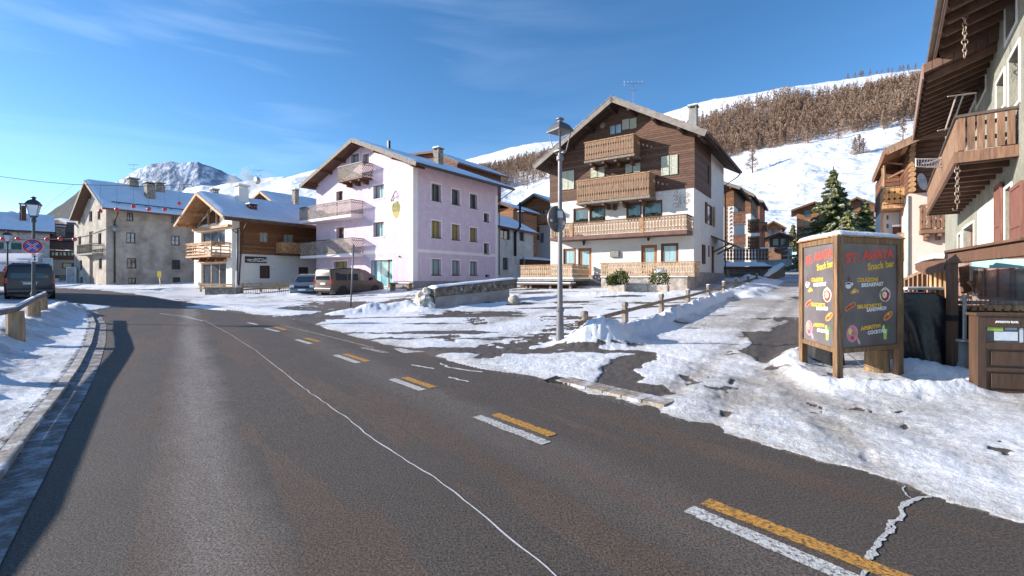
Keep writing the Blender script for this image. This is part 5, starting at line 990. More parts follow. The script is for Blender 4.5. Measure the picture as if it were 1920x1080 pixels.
# ================================================================== RIGHT STREET, LEFT SIDE
fr = Frame(1376, 44, 1545)
def street_house(name, label, pxc, Y, vp, W, D, tips, zc_px, bal, holes, deco=True, wm=WHP, cl=None):
    fr = Frame(pxc, Y, vp); cz = fr.hit(pxc, zc_px, 1, 0).z; h = simple_house(name, label, fr, W, D, tips, wm, 1.0, zb=-3, holesF=holes[0], holesS=holes[1], clad=(cz, cl or HC), bm=WOOD_G, roofm=UND, wf=DW)
    for (x0, yb, x1, yr) in bal:
        o = 1.1; Sd = h.S; a0 = Sd.px(x0, yb, .3)[0]; a1, zf = Sd.px(x1, yb, o); zt = Sd.px(x1, yr, o)[1]; zf = Sd.px((x0+x1)/2, yb, o)[1]; zt = Sd.px((x0+x1)/2, yr, o)[1]
        balcony(h.t, Sd, min(a0, a1), max(a0, a1), zf+.12, o, zt-zf-.12, mat('deep_brown_boards', srgb(120, 78, 52), .75, .3, 5), 'cut', fm=WOOD_D, th=.12, hm=WOOD_D, bw=.18, gap=.03)
    return h
h = street_house('patterned_chalet', 'white chalet with painted edge pattern and brown balconies, first behind the timber topped one', 1376, 44, 1530, 6, 8, [(1310, 352), (1340, 336), (1389, 351)], 386, [(1381,415,1399,388),(1381,458,1399,434)], ([(1358,445,1363,460)], [(1384,392,1389,412)]))
mb = MB(); F = h.F
for i in range(11):
    for px_ in (1362, 1371): q = F.px(px_, 392 + i*7.4); u = .16; mb.add([F.P(q[0]-u, .006, q[1]-.1), F.P(q[0]+u, .006, q[1]+.02), F.P(q[0]+u*.3, .006, q[1]+.2), F.P(q[0]-u*.6, .006, q[1]+.12)], [(0,1,2,3)])
mb.build('painted_border', mat('grey_paint', srgb(110, 104, 110), .9), h.t, fixn=False)
street_house('brown_balcony_chalet', 'second white chalet up the side street with two stacked brown balconies', 1408, 54, 1520, 6, 8, [(1360, 362), (1385, 350), (1416, 366)], 400, [(1411,428,1423,404),(1411,462,1423,438)], ([], [(1412,392,1416,404)]))
street_house('red_timber_chalet', 'third dark red timber chalet up the side street', 1425, 66, 1510, 6, 9, [(1388, 378), (1405, 370), (1432, 377)], 470, [(1427,425,1438,408)], ([], [(1428,435,1432,445)]), cl=mat('red_timber', srgb(140, 84, 62), .8, .3, 3, .3))
for (x0, x1, yt, yb, Y, lb, m_, ap) in [(1437,1466,424,446,90,'low brown house with a gabled roof far up the side street',HC,414),(1448,1480,440,462,72,'dark snow capped store at the end of the side street',WOOD_D,436),(1504,1560,384,440,70,'timber chalet half hidden left of the big spruce',OR,377),(1585,1640,382,440,75,'wide dark roofed chalet hidden behind the big spruce',HC,368)]:
    p = at(x0, yb, Y); q = at(x1, yt, Y); z0 = H((p.x+q.x)/2, Y); w = q.x-p.x; zt = q.z - z0; za = at(x0, ap, Y).z - z0; t = thing('distant_chalet', lb, 'house', (q.x, Y, z0), -math.atan2(q.x, Y) + .06); h2 = zt
    mb = MB(); mb.prism([(-w, -3), (0, -3), (0, zt-.1), (-w/2, za-.3), (-w, zt-.1)], 0, 7, 1); mb.build('wall', m_, t); roof(t, (-w-.8, zt-.5), (-w/2, za), (.8, zt-.5), -1, 7.3, .2, WOOD_D, bm=WOOD_D)
    for i in range(2): mb = MB(); mb.box(-w*(.3+.4*i)-.35, -w*(.3+.4*i)+.35, -.05, .02, zt-1.6, zt-.6); mb.build('window', GLASS, t)
    if x0 == 1504: balcony(t, Pl(Frame(1000, Y, 1500), 1, 0, -1), -w, -w+2.8, zt-3.0, 1.0, .9, HW, 'plain', fm=WOOD_L, ends=(True, True))
# garage with snowy roof and deck fence
fr = Frame(1458, 40, 1500, z=0); t = thing('garage', 'low concrete garage with snow piled on its flat roof beside the side street', 'garage', (at(1440,520,38).x, 38, at(1440,523,38).z), R(-6)); W_ = at(1440,500,38).x - at(1352,500,38).x; zt = at(1400,491,38).z - t.location.z; zl = at(1400,500,38).z - t.location.z
mb = MB(); mb.box(-W_, 0, 0, 5, -1, zl); mb.build('wall', CONC, t); mb = MB(); mb.box(-W_+.9, -W_+3.2, -.03, .02, -.6, zl-.25); mb.build('garage_door', mat('grey_garage_door', srgb(110,108,106), .6, .1, lines=(2,.2,.1)), t)
U, V_ = np.meshgrid(np.linspace(0,1,30), np.linspace(0,1,12), indexing='ij'); np_mesh('snow', np.c_[(-W_-.3+(W_+.8)*U).ravel(), (-.5+5*V_).ravel(), (zl+.02+(zt-zl)*np.minimum(1, np.minimum(U,1-U)*7)*np.minimum(1,V_*5)*(.8+.3*fbm(U*6,V_*3))).ravel()], grid_faces(30,12), SNOW, t); MB().box(-W_-.2, .3, -.3, 5, zl-.18, zl).build('roof_slab', WOOD_D, t)
p = at(1356, 490, 43); t = thing('deck_fence', 'dark brown board fence with light gaps on top of the snowy garage roof', 'fence', (p.x, 43, at(1356,489,43).z)); class_ = Pl(Frame(1000, 10, 1500), 1, 0, -1); W_ = at(1440,470,43).x - p.x; railing(t, class_, 0, W_, 0, at(1356,467,43).z-at(1356,489,43).z, 0, WOOD_D, 'cut', bw=.2, gap=.1, hm=WOOD_D, ends=(False, True), depth=-3)
t = thing('retaining_wall', 'grey concrete retaining wall at the top of the side street', 'wall', (at(1405,485,60).x, 60, 0)); a_ = at(1404,484,60); b_ = at(1484,466,60); MB().box(0, b_.x-a_.x, 0, .4, 1, b_.z).build('wall', CONC, t); MB().box(0, b_.x-a_.x, -.1, .5, b_.z, b_.z+.15).build('snow', SNOW, t)
t = thing('log_ramp_wall', 'snow topped brown stone bank wall where the side street passes the garage', 'wall', (0,0,0)); A_, B_ = at(1436, 519, 33.5), at(1466, 497, 38)
MB().bar((A_.x, A_.y, A_.z-.75), (B_.x, B_.y, B_.z-.75), .5, 1.5).build('stone_face', mat('brown_stone', srgb(120, 98, 76), .9, .4, 4, .6), t, bevel=.08); MB().tube([(A_.x, A_.y, A_.z+.02), ((A_+B_)/2 + Vector((0,0,.06))), (B_.x, B_.y, B_.z+.02)], [.16,.26,.2], 10).build('snow', SNOW, t, smooth=True)
# ================================================================== RIGHT FOREGROUND HOUSE
dv = Vector((.633, .774, 0)).normalized(); nv = Vector((-dv.y, dv.x, 0))          # along the wall, out of the wall
class RF(Frame):
    def __init__(s, o, yv): s.o = Vector(o); s.y = yv; s.x = Vector((yv.y, -yv.x, 0)); s.rot = math.atan2(s.x.y, s.x.x); s.M = Matrix.Translation(s.o) @ Matrix.Rotation(s.rot, 4, 'Z'); s.I = s.M.inverted()
fr = RF((9.28, 8.5, 0), dv); t = thing('green_grey_house', 'grey green roughcast house with deep dark eaves and long timber balcony, right foreground', 'house', fr.o, fr.rot); Wp = Pl(fr, 0, 0, -1)
RC = mat('roughcast', srgb(164, 162, 148), .95, .14, 9, 1.0, 60, stain=(srgb(136, 134, 120), 1.0, .45, .7), bdist=.03, spec=.1)
def wb(x0, y0, x1, y1): q = Wp.box(x0, y0, x1, y1); return q
hl_ = [wb(1869,146,1884,206), wb(1892,98,1912,200), wb(1886,-60,1907,60), wb(1831,98,1849,184), wb(1815,130,1829,200), wb(1838,392,1852,500), wb(1885,352,1897,500), wb(1806,424,1826,520), wb(1752+44,440,1802,520)]
hl_ = [(a, b, max(c, .1), d) for a, b, c, d in hl_]
mb = MB(); wall(mb, Wp, [(-2.2, 9.6), (15, 9.6)], -1, hl_, .2); wall(mb, Pl(fr, 1, -2.2, -1), [(0, 9.6), (7, 9.6)], -1, []); wall(mb, Pl(fr, 1, 15, 1), [(0, 9.6), (7, 9.6)], -1, []); mb.build('wall', RC, t, fixn=False)
RSH = mat('rose_brown_shutter', srgb(128, 86, 74), .6, .2, 5, .2, stretch=(4, 4, .6))
for i, q in enumerate(hl_): window(t, Wp, q, RSH if i != 5 else WHITE, GLASS, .2, .07, 1); surround(t, Wp, q, WHITE, .07, .02)
zg = Wp.px(1850, 500)[1]
for a, b in ((1872,1884),(1903,1925)): q = wb(a, 345, b, 500); shutter(t, Wp, q[0], q[1], max(.3, q[2]), q[3], RSH, .03)
q = wb(1838, 392, 1868, 500); mb = MB(); Wp.sol(mb, q[0]+.0, q[1], .02, .05, 1.9, q[3]+.1); mb.build('white_panel', WHITE, t)
# eaves with rafters
ZE1 = 6.95; EB = mat('eave_board', srgb(110, 84, 70), .75, .25, 3, .3, lines=(0, .18, .08)); RA = mat('dark_rafter', srgb(98, 72, 58), .75, .3, 4, .3)
def eave(y0, y1, out, ze, zi, n, nm):
    mb = MB(); mb.add([(-out, y0, ze), (-out, y1, ze), (.6, y1, zi), (.6, y0, zi), (-out, y0, ze+.2), (-out, y1, ze+.2), (.6, y1, zi+.2), (.6, y0, zi+.2)], [(0,1,2,3),(4,7,6,5),(0,4,5,1),(1,5,6,2),(2,6,7,3),(3,7,4,0)]); r = mb.build(nm, EB, t)
    mb = MB(); mb.box(-out-.03, -out, y0, y1, ze-.14, ze+.22); mb.build('fascia', mat('weathered_fascia', srgb(146, 120, 106), .7, .25, 4, .3, stretch=(1, .5, 4)), r); mb = MB(); mb.box(-out-.03, 1.0, y1, y1+.04, ze-.12, ze+.24); mb.build('fascia', _mats['weathered_fascia'], r)
    for i in range(n): y = y0+.25+(y1-y0-.5)*i/(n-1); k = MB(); k.bar((-out+.05, y, ze-.09), (.0, y, zi-.09-(zi-ze)*.6/(.6+out)), .1, .16); k.build('rafter', RA, r)
    return r
eave(-2.5, 4.1, 1.0, 6.85, 7.35, 11, 'roof'); eave(2.0, 8.3, 1.22, 6.42, 7.0, 13, 'roof')
mb = MB(); mb.tube([(-1.1, -2.5, 6.8), (-1.1, 4.0, 6.8)], .06, 8); mb.tube([(-1.05, 3.9, 6.8), (-.6, 4.3, 6.55), (-.05, 4.4, 6.4)], .02, 6); mb.build('gutter', mat('rain_gutter', srgb(120, 104, 92), .5, .2, 4, metal=.3), t)
# balcony: boards on the end, long run along the wall
B0, zf = Wp.px(1798, 303, .79); zt = Wp.px(1798, 217, .79)[1]; B1 = Wp.px(1741, 405, .79)[0]; B1 = min(max(B1, 7), 11)
BD = mat('chestnut_board', srgb(118, 86, 66), .65, .25, 4, .35, 18, stretch=(5, 5, .5), col2=srgb(148, 112, 88)); BD2 = mat('sunlit_board', srgb(136, 102, 78), .65, .3, 4, .35, stretch=(5, 5, .5), col2=srgb(172, 138, 110))  # second wood is a lighter copy with sunlight put into its colour
zf = zf + .16; mb = MB(); Wp.sol(mb, B0, B1, 0.02, .79, zf-.04, zf); b_ = mb.build('balcony', mat('balcony_deck', srgb(150, 116, 92), .75, .25, 3, .3, lines=(1, .16, .1)), t)
mb = MB(); Wp.sol(mb, B0-.06, B0, -.0, .86, zf-.19, zf+.02); Wp.sol(mb, B0, B1, .80, .86, zf-.19, zf+.02); mb.build('edge_beam', BD, b_)
for i in range(13): a = B0 + .12 + (B1-B0-.2)*i/12; mb = MB(); Wp.sol(mb, a-.06, a+.06, 0, .79, zf-.2, zf-.045); mb.build('joist', RA, b_)
zt2 = zt
for i in range(6): c = .03 + .79*(i+.5)/6; mb = MB(); mb.box(-c-.052, -c+.052, B0-.035, B0-.012, zf+.04, zt2-.05); mb.build('board', BD, b_, bevel=.004)
n_ = int((B1-B0)/.15); mb = MB()
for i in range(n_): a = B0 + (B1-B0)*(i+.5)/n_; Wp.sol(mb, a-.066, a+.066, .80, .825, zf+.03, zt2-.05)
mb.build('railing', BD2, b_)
mb = MB(); 
for z in (zf+.2, zt2-.24): Wp.sol(mb, B0, B1, .775, .80, z, z+.08); Wp.sol(mb, B0-.012, B0+.01, 0, .79, z, z+.08)
Wp.sol(mb, B0, B0+.08, .72, .8, zf, zt2); mb.build('rail', IRON, b_)
mb = MB(); Wp.sol(mb, B0-.06, B1, .76, .86, zt2-.05, zt2); Wp.sol(mb, B0-.06, B0+.04, -.0, .76, zt2-.05, zt2); mb.build('handrail', mat('dark_handrail', srgb(88, 76, 68), .6, .2, 4), b_)
# hanging chain links
def chain_thing(lab, P, n, r, hook=False):
    t2 = thing('hanging_chain', lab, 'chain', P); CM = mat('pale_metal_chain', srgb(176, 158, 142), .45, .2, 8, metal=.5)
    for i in range(n):
        mb = MB(); a0 = random.uniform(-.3, .3) + (0 if i % 2 else 1.0); pts = [(math.cos(a0)*r*math.cos(u), math.sin(a0)*r*math.cos(u), -i*r*1.55 + r*math.sin(u)) for u in np.linspace(0, 2*math.pi, 13)]
        mb.tube(pts, r*.17, 6, cap=False); mb.build('link', CM, t2, smooth=True)
    if hook: mb = MB(); mb.tube([(0,0,-n*r*1.55+r), (0,0,-n*r*1.55-1.2*r), (-r*.5,0,-n*r*1.55-2*r), (-r*1.6,0,-n*r*1.55-2*r), (-r*2,0,-n*r*1.55-1.1*r)], r*.17, 6); mb.build('hook', CM, t2)
    else: mb = MB(); mb.tube([(0,0,0),(0,0,.9)], .008, 5); mb.build('wire', IRON, t2)
p = fr.M @ Vector((-.62, .3, 0)); a = at(1809, 22, p.y); chain_thing('long chain hanging from the dark eaves at the top right', (a.x, p.y, a.z), 11, (a.z - at(1809, 108, p.y).z)/11/1.5)
p = fr.M @ Vector((-.78, B0+.25, 0)); a = at(1795, 313, p.y); chain_thing('rusty chain with hook hanging under the balcony end', (a.x, p.y, a.z), 10, (a.z - at(1795, 385, p.y).z)/10/1.55, True)
# ------------------------------------------------------------------ log house beyond
fr2 = Frame(1704, 25, 1560); t = thing('log_house', 'log gabled house with pink lower wall and balconies beyond the right foreground balcony', 'house', fr2.o, fr2.rot); F = Pl(fr2, 1, 0, -1)
PKW = plaster('rosy_plaster', srgb(222, 192, 180), (srgb(232, 208, 198), 1.5, .5, .7), .04); LOG = mat('log_wall', srgb(128, 88, 66), .8, .3, 3, .6, stretch=(1, 1, 7), lines=(2, .26, .16), bdist=.05)
zp = F.px(1735, 361)[1]; xe = F.px(1790, 400)[0]; MB().box(0, max(xe, 5), 0, 6, -2, zp).build('lower_wall', PKW, t)
ov = 1.2; e0 = fr2.hit(1657, 280, 1, -ov); e1 = fr2.hit(1800, 214, 1, -ov); sl = (e1.z-e0.z)/(e1.x-e0.x); xa = 4.2; zA = e0.z + sl*(xa - e0.x); Lt = (e0.x, e0.z); Ap = (xa, zA); Rt = (xa*2 - e0.x, e0.z)
mb = MB(); mb.prism([(-.0, zp), (6, zp), (6, np.interp(6,[Lt[0],Ap[0],Rt[0]],[Lt[1],Ap[1],Rt[1]])-.2), (xa, zA-.2), (0, np.interp(0,[Lt[0],Ap[0]],[Lt[1],Ap[1]])-.2)], .05, 6, 1); mb.build('log_upper_wall', LOG, t)
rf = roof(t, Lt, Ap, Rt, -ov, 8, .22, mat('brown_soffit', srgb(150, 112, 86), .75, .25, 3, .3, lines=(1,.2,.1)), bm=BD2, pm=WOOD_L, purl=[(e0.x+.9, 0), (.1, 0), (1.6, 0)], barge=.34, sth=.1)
for i in range(9): mb = MB(); mb.lathe([(.13, 0), (.13, .5)], (0, 0, 0), 10); o = mb.build('log_end', WOOD_L, t); o.location = (.12, .05, zp + .16 + i*.27); o.rotation_euler = (R(90), 0, 0)
pipe(t, [(-.04, -.06, zp-.1), (-.04, -.06, 0)], .045, mat('green_pipe', srgb(150, 172, 164), .5)); 
q = F.px(1725, 342, .4); mb = MB(); mb.lathe([(.45,.09),(.30,.03),(.01,0)], n=22); o = mb.build('satellite_dish', mat('white_dish', (.6,.62,.62), .4), t, smooth=False); o.location = (q[0], -.5, q[1]); o.rotation_euler = (R(84), 0, R(58))
mb = MB(); mb.tube([(q[0], -.45, q[1]), (q[0]+.1, .05, q[1]-.2)], .03, 6); mb.build('dish_arm', IRON, t)
# wing set back on the left, with balconies
yb = 4.0; G = Pl(fr2, 1, yb, -1); xl = G.px(1655, 400)[0]; MB().box(xl, -.02, yb, yb+6, -2, G.px(1680, 390)[1]).build('wing_lower_wall', WHP, t); zu = G.px(1680, 390)[1]; zr2 = lambda x: np.interp(x,[Lt[0],Ap[0]],[Lt[1],Ap[1]])-.2
mb = MB(); mb.prism([(xl, zu), (-.02, zu), (-.02, zr2(0)), (max(xl, Lt[0]+.3), zr2(max(xl, Lt[0]+.3))), (xl, zr2(max(xl, Lt[0]+.3)))], yb, yb+6, 1); mb.build('wing_upper_wall', LOG, t)
YB = mat('golden_balcony_board', srgb(190, 140, 84), .7, .25, 5, .3, col2=srgb(214, 168, 110), stretch=(5,5,.8))
o = 2.2; x0 = G.px(1655, 385, o)[0]; x1, zf_ = G.px(1701, 385, o); zt_ = G.px(1701, 349, o)[1]; b_ = balcony(t, G, x0, x1, zf_+.12, o, zt_-zf_-.12, YB, 'cut', fm=WOOD_L, th=.22, hm=WOOD_G, bw=.26, gap=.02, ends=(True, False))
x0 = G.px(1684, 480, o)[0]; x1, zf_ = G.px(1701, 480, o); zt_ = G.px(1701, 437, o)[1]; b_ = balcony(t, G, x0, x1, zf_+.12, o, zt_-zf_-.12, YB, 'cut', fm=WOOD_L, th=.3, hm=WOOD_G, bw=.26, gap=.02, ends=(True, False))
for (pa_, pb_) in (((1656,303),(1694,308)),((1665,335),(1698,318)),((1658,300),(1658,350))): a = G.px(*pa_, 2.0); c = G.px(*pb_, 2.0); mb = MB(); mb.tube([G.P(a[0],2.0,a[1]), G.P(c[0],2.0,c[1])], .07, 8); mb.build('brace_pole', BD2, t)
mb = MB(); a = G.px(1655, 330, 1.2); G.sol(mb, a[0]-.06, a[0]+.06, 1.1, 1.25, zf_, zr2(0)); mb.build('post', WOOD_L, t)
for b in ((1662,404,1666,412),(1662,420,1666,428)): q = G.box(*b); mb = MB(); G.sol(mb, q[0], q[1], .01, .03, q[2], q[3]); mb.build('window', GLASS, t)
q = G.box(1676, 425, 1694, 440, .6); mb = MB(); G.sol(mb, q[0], q[1], 0, .6, q[2], q[3]); mb.build('window_box', WOOD_B, t); mb = MB(); G.sol(mb, q[0]-.1, q[1]+.1, 0, .7, q[3], q[3]+.12); mb.build('snow', SNOW, t)
# small balcony with brackets under the long foreground balcony
zb0 = F.px(1750, 430, .6)[1]; b0_, b1_ = F.px(1727, 430, .8)[0], F.px(1775, 430, .8)[0]; zt_ = F.px(1730, 385, .8)[1]; b_ = balcony(t, F, b0_, b1_, zb0, .8, zt_-zb0, BD, 'cut', fm=BD, th=.2, hm=BD, bw=.14, gap=.04, brackets=2, bm=BD)
# clothes airer and roof ladder hung on the foreground balcony
p_ = fr.M @ Vector((-.95, 3.2, 0)); Y = p_.y; t = thing('clothes_airer', 'white folding clothes airer hung outside the long timber balcony', 'clothes airer', (0, 0, 0)); AL = mat('white_enamel', (.7,.72,.74), .35)
mb = MB(); c = [at(1717, 298, Y), at(1772, 298, Y), at(1765, 314, Y), at(1717, 312, Y)]; mb.tube(c + [c[0]], .014, 6)
for i in range(11): u = i/10; a = c[0].lerp(c[1], u); b = c[3].lerp(c[2], u); mb.tube([a, b], .007, 5)
mb.build('rack', AL, t)
for k, (x0, y0) in enumerate(((1731,306),(1738,313))):
    P_ = [at(x0, y0, Y)] + [at(x0 + 45*math.sin(u), y0 - 32*(1-math.cos(u))*(.9 if k else 1), Y+.25*u) for u in np.linspace(.25, 1.4, 7)]; mb = MB(); mb.tube(P_, .02, 7); mb.build('arm', AL, t, smooth=True)
t = thing('roof_ladder', 'thin pale ladder frame leaning from the balcony corner up to the eaves', 'ladder', (0, 0, 0)); Y = (fr.M @ Vector((-.8, 1.0, 0))).y; mb = MB()
for a, b in (((1793,180),(1772,245)),((1806,178),(1784,240)),((1777,181),(1820,175)),((1758,245),(1790,239)),((1806,178),(1830,174))): mb.tube([at(*a, Y), at(*b, Y)], .014, 6)
mb.build('frame', mat('aged_aluminium', srgb(186, 172, 158), .5, .2, 5, metal=.4), t)
# ================================================================== TERRACE CORNER: posts, beam, screen, stair rail, cabinet, covered grill
PG = mat('red_brown_post', srgb(104, 76, 60), .6, .2, 5, .3, stretch=(5, 5, .5)); a = at(1785, 705, 7.7); gz = H(a.x, 7.7)
t = thing('terrace_pergola', 'red brown timber post and beam with clear wind screen at the snack bar terrace', 'terrace frame', (a.x, 7.7, gz)); zt = at(1785, 482, 7.7).z - gz; e = at(1935, 466, 5.5); e = Vector((e.x-a.x, 5.5-7.7, e.z-gz))
mb = MB(); mb.box(-.055, .055, -.055, .055, -.1, zt); mb.build('post', PG, t, bevel=.006); MB().box(-.06, .06, -.06, .06, zt-1.06, zt-.96).build('bracket', IRON, t); MB().box(-.065, .065, -.065, .065, zt-.03, zt+.08).build('bracket', IRON, t)
mb = MB(); mb.bar((0, 0, zt-.03), e, .12, .16); mb.build('beam', PG, t, bevel=.006); mb = MB(); mb.bar((0, .0, zt+.09), (e.x, e.y, e.z+.12), .2, .035); mb.build('beam_cap', WOOD_D, t)
d = (e - Vector((0,0,zt-.03))); 
mb = MB(); s0 = Vector((0,0,zt-.03)) + d*.12; s1 = Vector((0,0,zt-.03)) + d*.36; n2 = Vector((d.y, -d.x, 0)).normalized(); n2 = n2 if n2.y < 0 else -n2; mb.bar(s0 + n2*.064, s1 + n2*.064, .004, .08); st_ = mb.build('sticker', mat('white_sticker', (.7,.72,.7), .4), t)
text('Saunders', .001, IRON, st_, Matrix.Identity(4)) if False else None
# clear roll screen with mint awning edge
q0 = at(1797, 500, 8.6); q1 = at(1868, 498, 7.2); t = thing('wind_screen', 'clear plastic roll screen with a mint green hem behind the terrace beam', 'wind screen', (0, 0, 0)); z0 = at(1797, 557, 8.6).z; CL = mat('clear_plastic', (.75, .8, .8), .05, .1, 2, trans=.93, spec=.5)
mb = MB(); mb.quad((q0.x, q0.y, z0), (q1.x+.5, q1.y-.6, z0), (q1.x+.5, q1.y-.6, q0.z+.1), (q0.x, q0.y, q0.z+.1)); mb.build('plastic_sheet', CL, t, fixn=False)
mb = MB(); a1 = q0.lerp(q1, .38); mb.bar((a1.x, a1.y-.02, at(1830, 496, a1.y).z), (q1.x+.45, q1.y-.56, at(1860, 494, q1.y).z), .03, .14); mb.build('hem', mat('mint_cloth', srgb(150, 190, 176), .6, .1, 4), t)
mb = MB(); mb.bar((q0.x, q0.y, z0), (q1.x+.6, q1.y-.7, z0), .04, .05); mb.bar((a1.x, a1.y, z0+.3), (a1.x, a1.y, q0.z+.1), .03, .03); mb.build('edge_bar', mat('pale_metal', srgb(170,160,150), .4, metal=.5), t)
# terrace railing behind it (horizontal timbers) and inner dark wall
t = thing('terrace_railing', 'low timber terrace railing of horizontal beams behind the menu cabinet', 'railing', (0, 0, 0)); r0 = at(1796, 560, 8.0); r1 = at(1935, 560, 6.9)
for y_, hgt in ((567, .06), (577, .09)): z = at(1796, y_, 8.0).z; z2 = at(1935, y_+1, 6.9).z; MB().bar((r0.x, r0.y, z), (r1.x, r1.y, z2), .08, hgt).build('rail', WOOD_L if y_ == 577 else WOOD_G, t)
for i in range(9): u = (i+.3)/9; p = r0.lerp(r1, u); z = at(1796, 574, 8.0).z; MB().bar((p.x, p.y+.03, -.05), (p.x, p.y+.03, z), .1, .03).build('picket', WOOD_B, t)
t = thing('terrace_back_wall', 'reddish timber back wall with dark uprights behind the terrace screen', 'wall', (0, 0, 0)); w0 = at(1797, 520, 9.5); w1 = at(1932, 520, 7.7); zt_ = at(1797, 497, 9.5).z; mb = MB(); mb.bar((w0.x, w0.y, (zt_-.2)/2), (w1.x, w1.y, (zt_-.2)/2), .08, zt_+.2); mb.build('boards', mat('rosy_boards', srgb(150, 112, 100), .8, .25, 4, .3, lines=(0, .25, .1)), t)
for i in range(7): p = w0.lerp(w1, (i+.5)/7); MB().bar((p.x-.03, p.y-.07, 0), (p.x-.03, p.y-.07, zt_-.1), .09, .05).build('upright', WOOD_B, t)
# parasol-like dark folded shapes seen through the screen
t = thing('folded_table', 'dark upturned wooden table stacked behind the clear screen', 'table', (0, 0, 0)); Y = 8.35; mb = MB(); mb.bar(at(1802, 526, Y), at(1850, 512, Y), .5, .05, (0, 1, .2)); mb.build('table_top', WOOD_D, t)
for a, b in (((1812,528),(1830,545)),((1840,512),(1856,545)),((1866,512),(1858,548))): MB().bar(at(*a, Y), at(*b, Y), .05, .05).build('leg', WOOD_L, t)
# menu cabinet
C0 = at(1833, 740, 6.35); C1 = at(1975, 740, 6.15); gz = H(C0.x+.3, 6.3) + .02; ax = (C1 - C0); ax.z = 0; Wc = 1.18; ax.normalize(); t = thing('menu_cabinet', 'brown wooden cabinet with a glazed menu case standing in the snow at the right edge', 'cabinet', (C0.x, C0.y, gz), math.atan2(ax.y, ax.x)); CB = mat('cabinet_brown', srgb(84, 62, 48), .5, .2, 4, .2, stretch=(4, 4, .5))
zt = at(1860, 590, 6.3).z - gz; mb = MB(); mb.box(0, Wc, .03, .17, 0, zt-.02); mb.build('body', CB, t); mb = MB(); mb.box(-.03, Wc+.03, -.02, .19, zt-.02, zt+.02); mb.build('top', CB, t, bevel=.005)
def fb(x0, x1, z0, z1, d, nm, m, par=t, o=0.03): mb = MB(); mb.box(x0, x1, o-d, o, z0, z1); return mb.build(nm, m, par, bevel=.004)
fb(0, .1, .03, zt-.02, .03, 'stile', CB); fb(Wc-.1, Wc, .03, zt-.02, .03, 'stile', CB)
for a, b in ((.0, .07), (.33, .38), (.63, .72), (zt-.17, zt-.02)): fb(.1, Wc-.1, a, b, .03, 'rail', CB)
fb(.16, Wc-.16, .1, .30, .02, 'panel', CB); fb(.16, Wc-.16, .41, .60, .02, 'panel', CB)
gl = fb(.1, Wc-.1, .72, zt-.17, .004, 'menu_case', mat('case_back', (.12, .1, .1), .5)); PA = lambda n, c: mat(n, srgb(*c), .6, .08, 9)
for nm, c, (a, b, z0, z1) in [('menu_sheet', (206,214,220), (.2,.46,.75,.87)), ('menu_photo', (170,196,80), (.12,.3,.88,.96)), ('menu_sheet', (150,170,180), (.32,.45,.90,.97)), ('menu_sheet', (214,208,190), (.56,.78,.75,.85)), ('menu_photo', (130,60,80), (.53,.62,.86,.96)), ('menu_sheet', (214,224,230), (.74,.88,.90,.97)), ('frame_strip', (200,206,214), (.48,.52,.73,.97))]:
    fb(a, b, z0, min(z1, zt-.175), .003, nm, PA(nm+str(c[0])+str(c[1]), c), gl, o=.022)
text('APERTO BAR', .036, mat('white_letters', (.75,.75,.72), .5), t, Matrix.Translation((.2, -.004, zt-.11)) @ Matrix.Rotation(R(90), 4, 'X'), bold=.002, xs=1.2); mb = MB(); mb.box(.52, .62, -.02, 0, .19, .205); mb.build('handle', ZINC, t)
t = thing('standing_lamp_pole', 'grey plastic bollard post standing between terrace post and menu cabinet', 'post', (at(1806, 700, 7.2).x, 7.2, 0)); zt = at(1806, 640, 7.2).z; MB().tube([(0,0,-.1),(0,0,zt)], .06, 12).build('post', mat('grey_pipe', srgb(120,120,118), .6), t, smooth=True); MB().tube([(0,0,zt),(0,0,zt+.03)], .09, 12).build('cap', ZINC, t); MB().tube([(.02,0,zt),(.02,0,zt+.72)], .025, 8).build('stem', ZINC, t)
t = thing('bent_sheet', 'bent grey metal sheet leaning beside the menu cabinet base', 'metal sheet', (0,0,0)); mb = MB(); P_ = [at(1798,672,7.3), at(1824,712,6.9), at(1818,722,6.8), at(1788,703,7.1)]; mb.add([p for p in P_], [(0,1,2,3)]); o = mb.build('sheet', ZINC, t, fixn=False); o.modifiers.new('s','SOLIDIFY').thickness = .01
# snowy bench board left of the post
t = thing('side_shelf', 'snow capped rounded timber shelf projecting left from the terrace post', 'shelf', (0,0,0)); Y = 7.8; P_ = [at(1781,485,7.75), at(1770,497,7.8), at(1735,505,8.4), at(1716,496,8.8), at(1730,486,8.6)]; 
mb = MB(); mb.add([(p.x, p.y, p.z) for p in P_] + [(p.x, p.y, p.z-.1) for p in P_], [(0,1,2,3,4),(9,8,7,6,5)] + [(i, 5+i, 5+(i+1)%5, (i+1)%5) for i in range(5)]); mb.build('board', PG, t)
mb = MB(); mb.tube([at(1783,480,7.7), at(1755,480,8.0), at(1732,485,8.5), at(1716,495,8.9)], [.03,.045,.045,.02], 10); mb.build('snow', SNOW, t, smooth=True)
# stair railing
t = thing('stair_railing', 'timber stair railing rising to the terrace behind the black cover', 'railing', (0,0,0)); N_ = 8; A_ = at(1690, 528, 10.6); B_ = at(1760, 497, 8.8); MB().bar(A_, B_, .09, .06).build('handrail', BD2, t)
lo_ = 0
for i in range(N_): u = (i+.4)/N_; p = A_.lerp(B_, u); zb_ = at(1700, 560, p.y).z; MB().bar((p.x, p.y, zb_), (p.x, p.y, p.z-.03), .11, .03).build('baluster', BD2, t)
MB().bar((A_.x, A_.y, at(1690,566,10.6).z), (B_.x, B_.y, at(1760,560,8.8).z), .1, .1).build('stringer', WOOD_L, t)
for i, px_ in enumerate((1748, 1757, 1766, 1775)): p = at(px_, 500+i, 8.7-.12*i); MB().bar((p.x, p.y, at(px_, 640, p.y).z), (p.x, p.y, p.z), .07, .05).build('tall_baluster', WOOD_L, t)
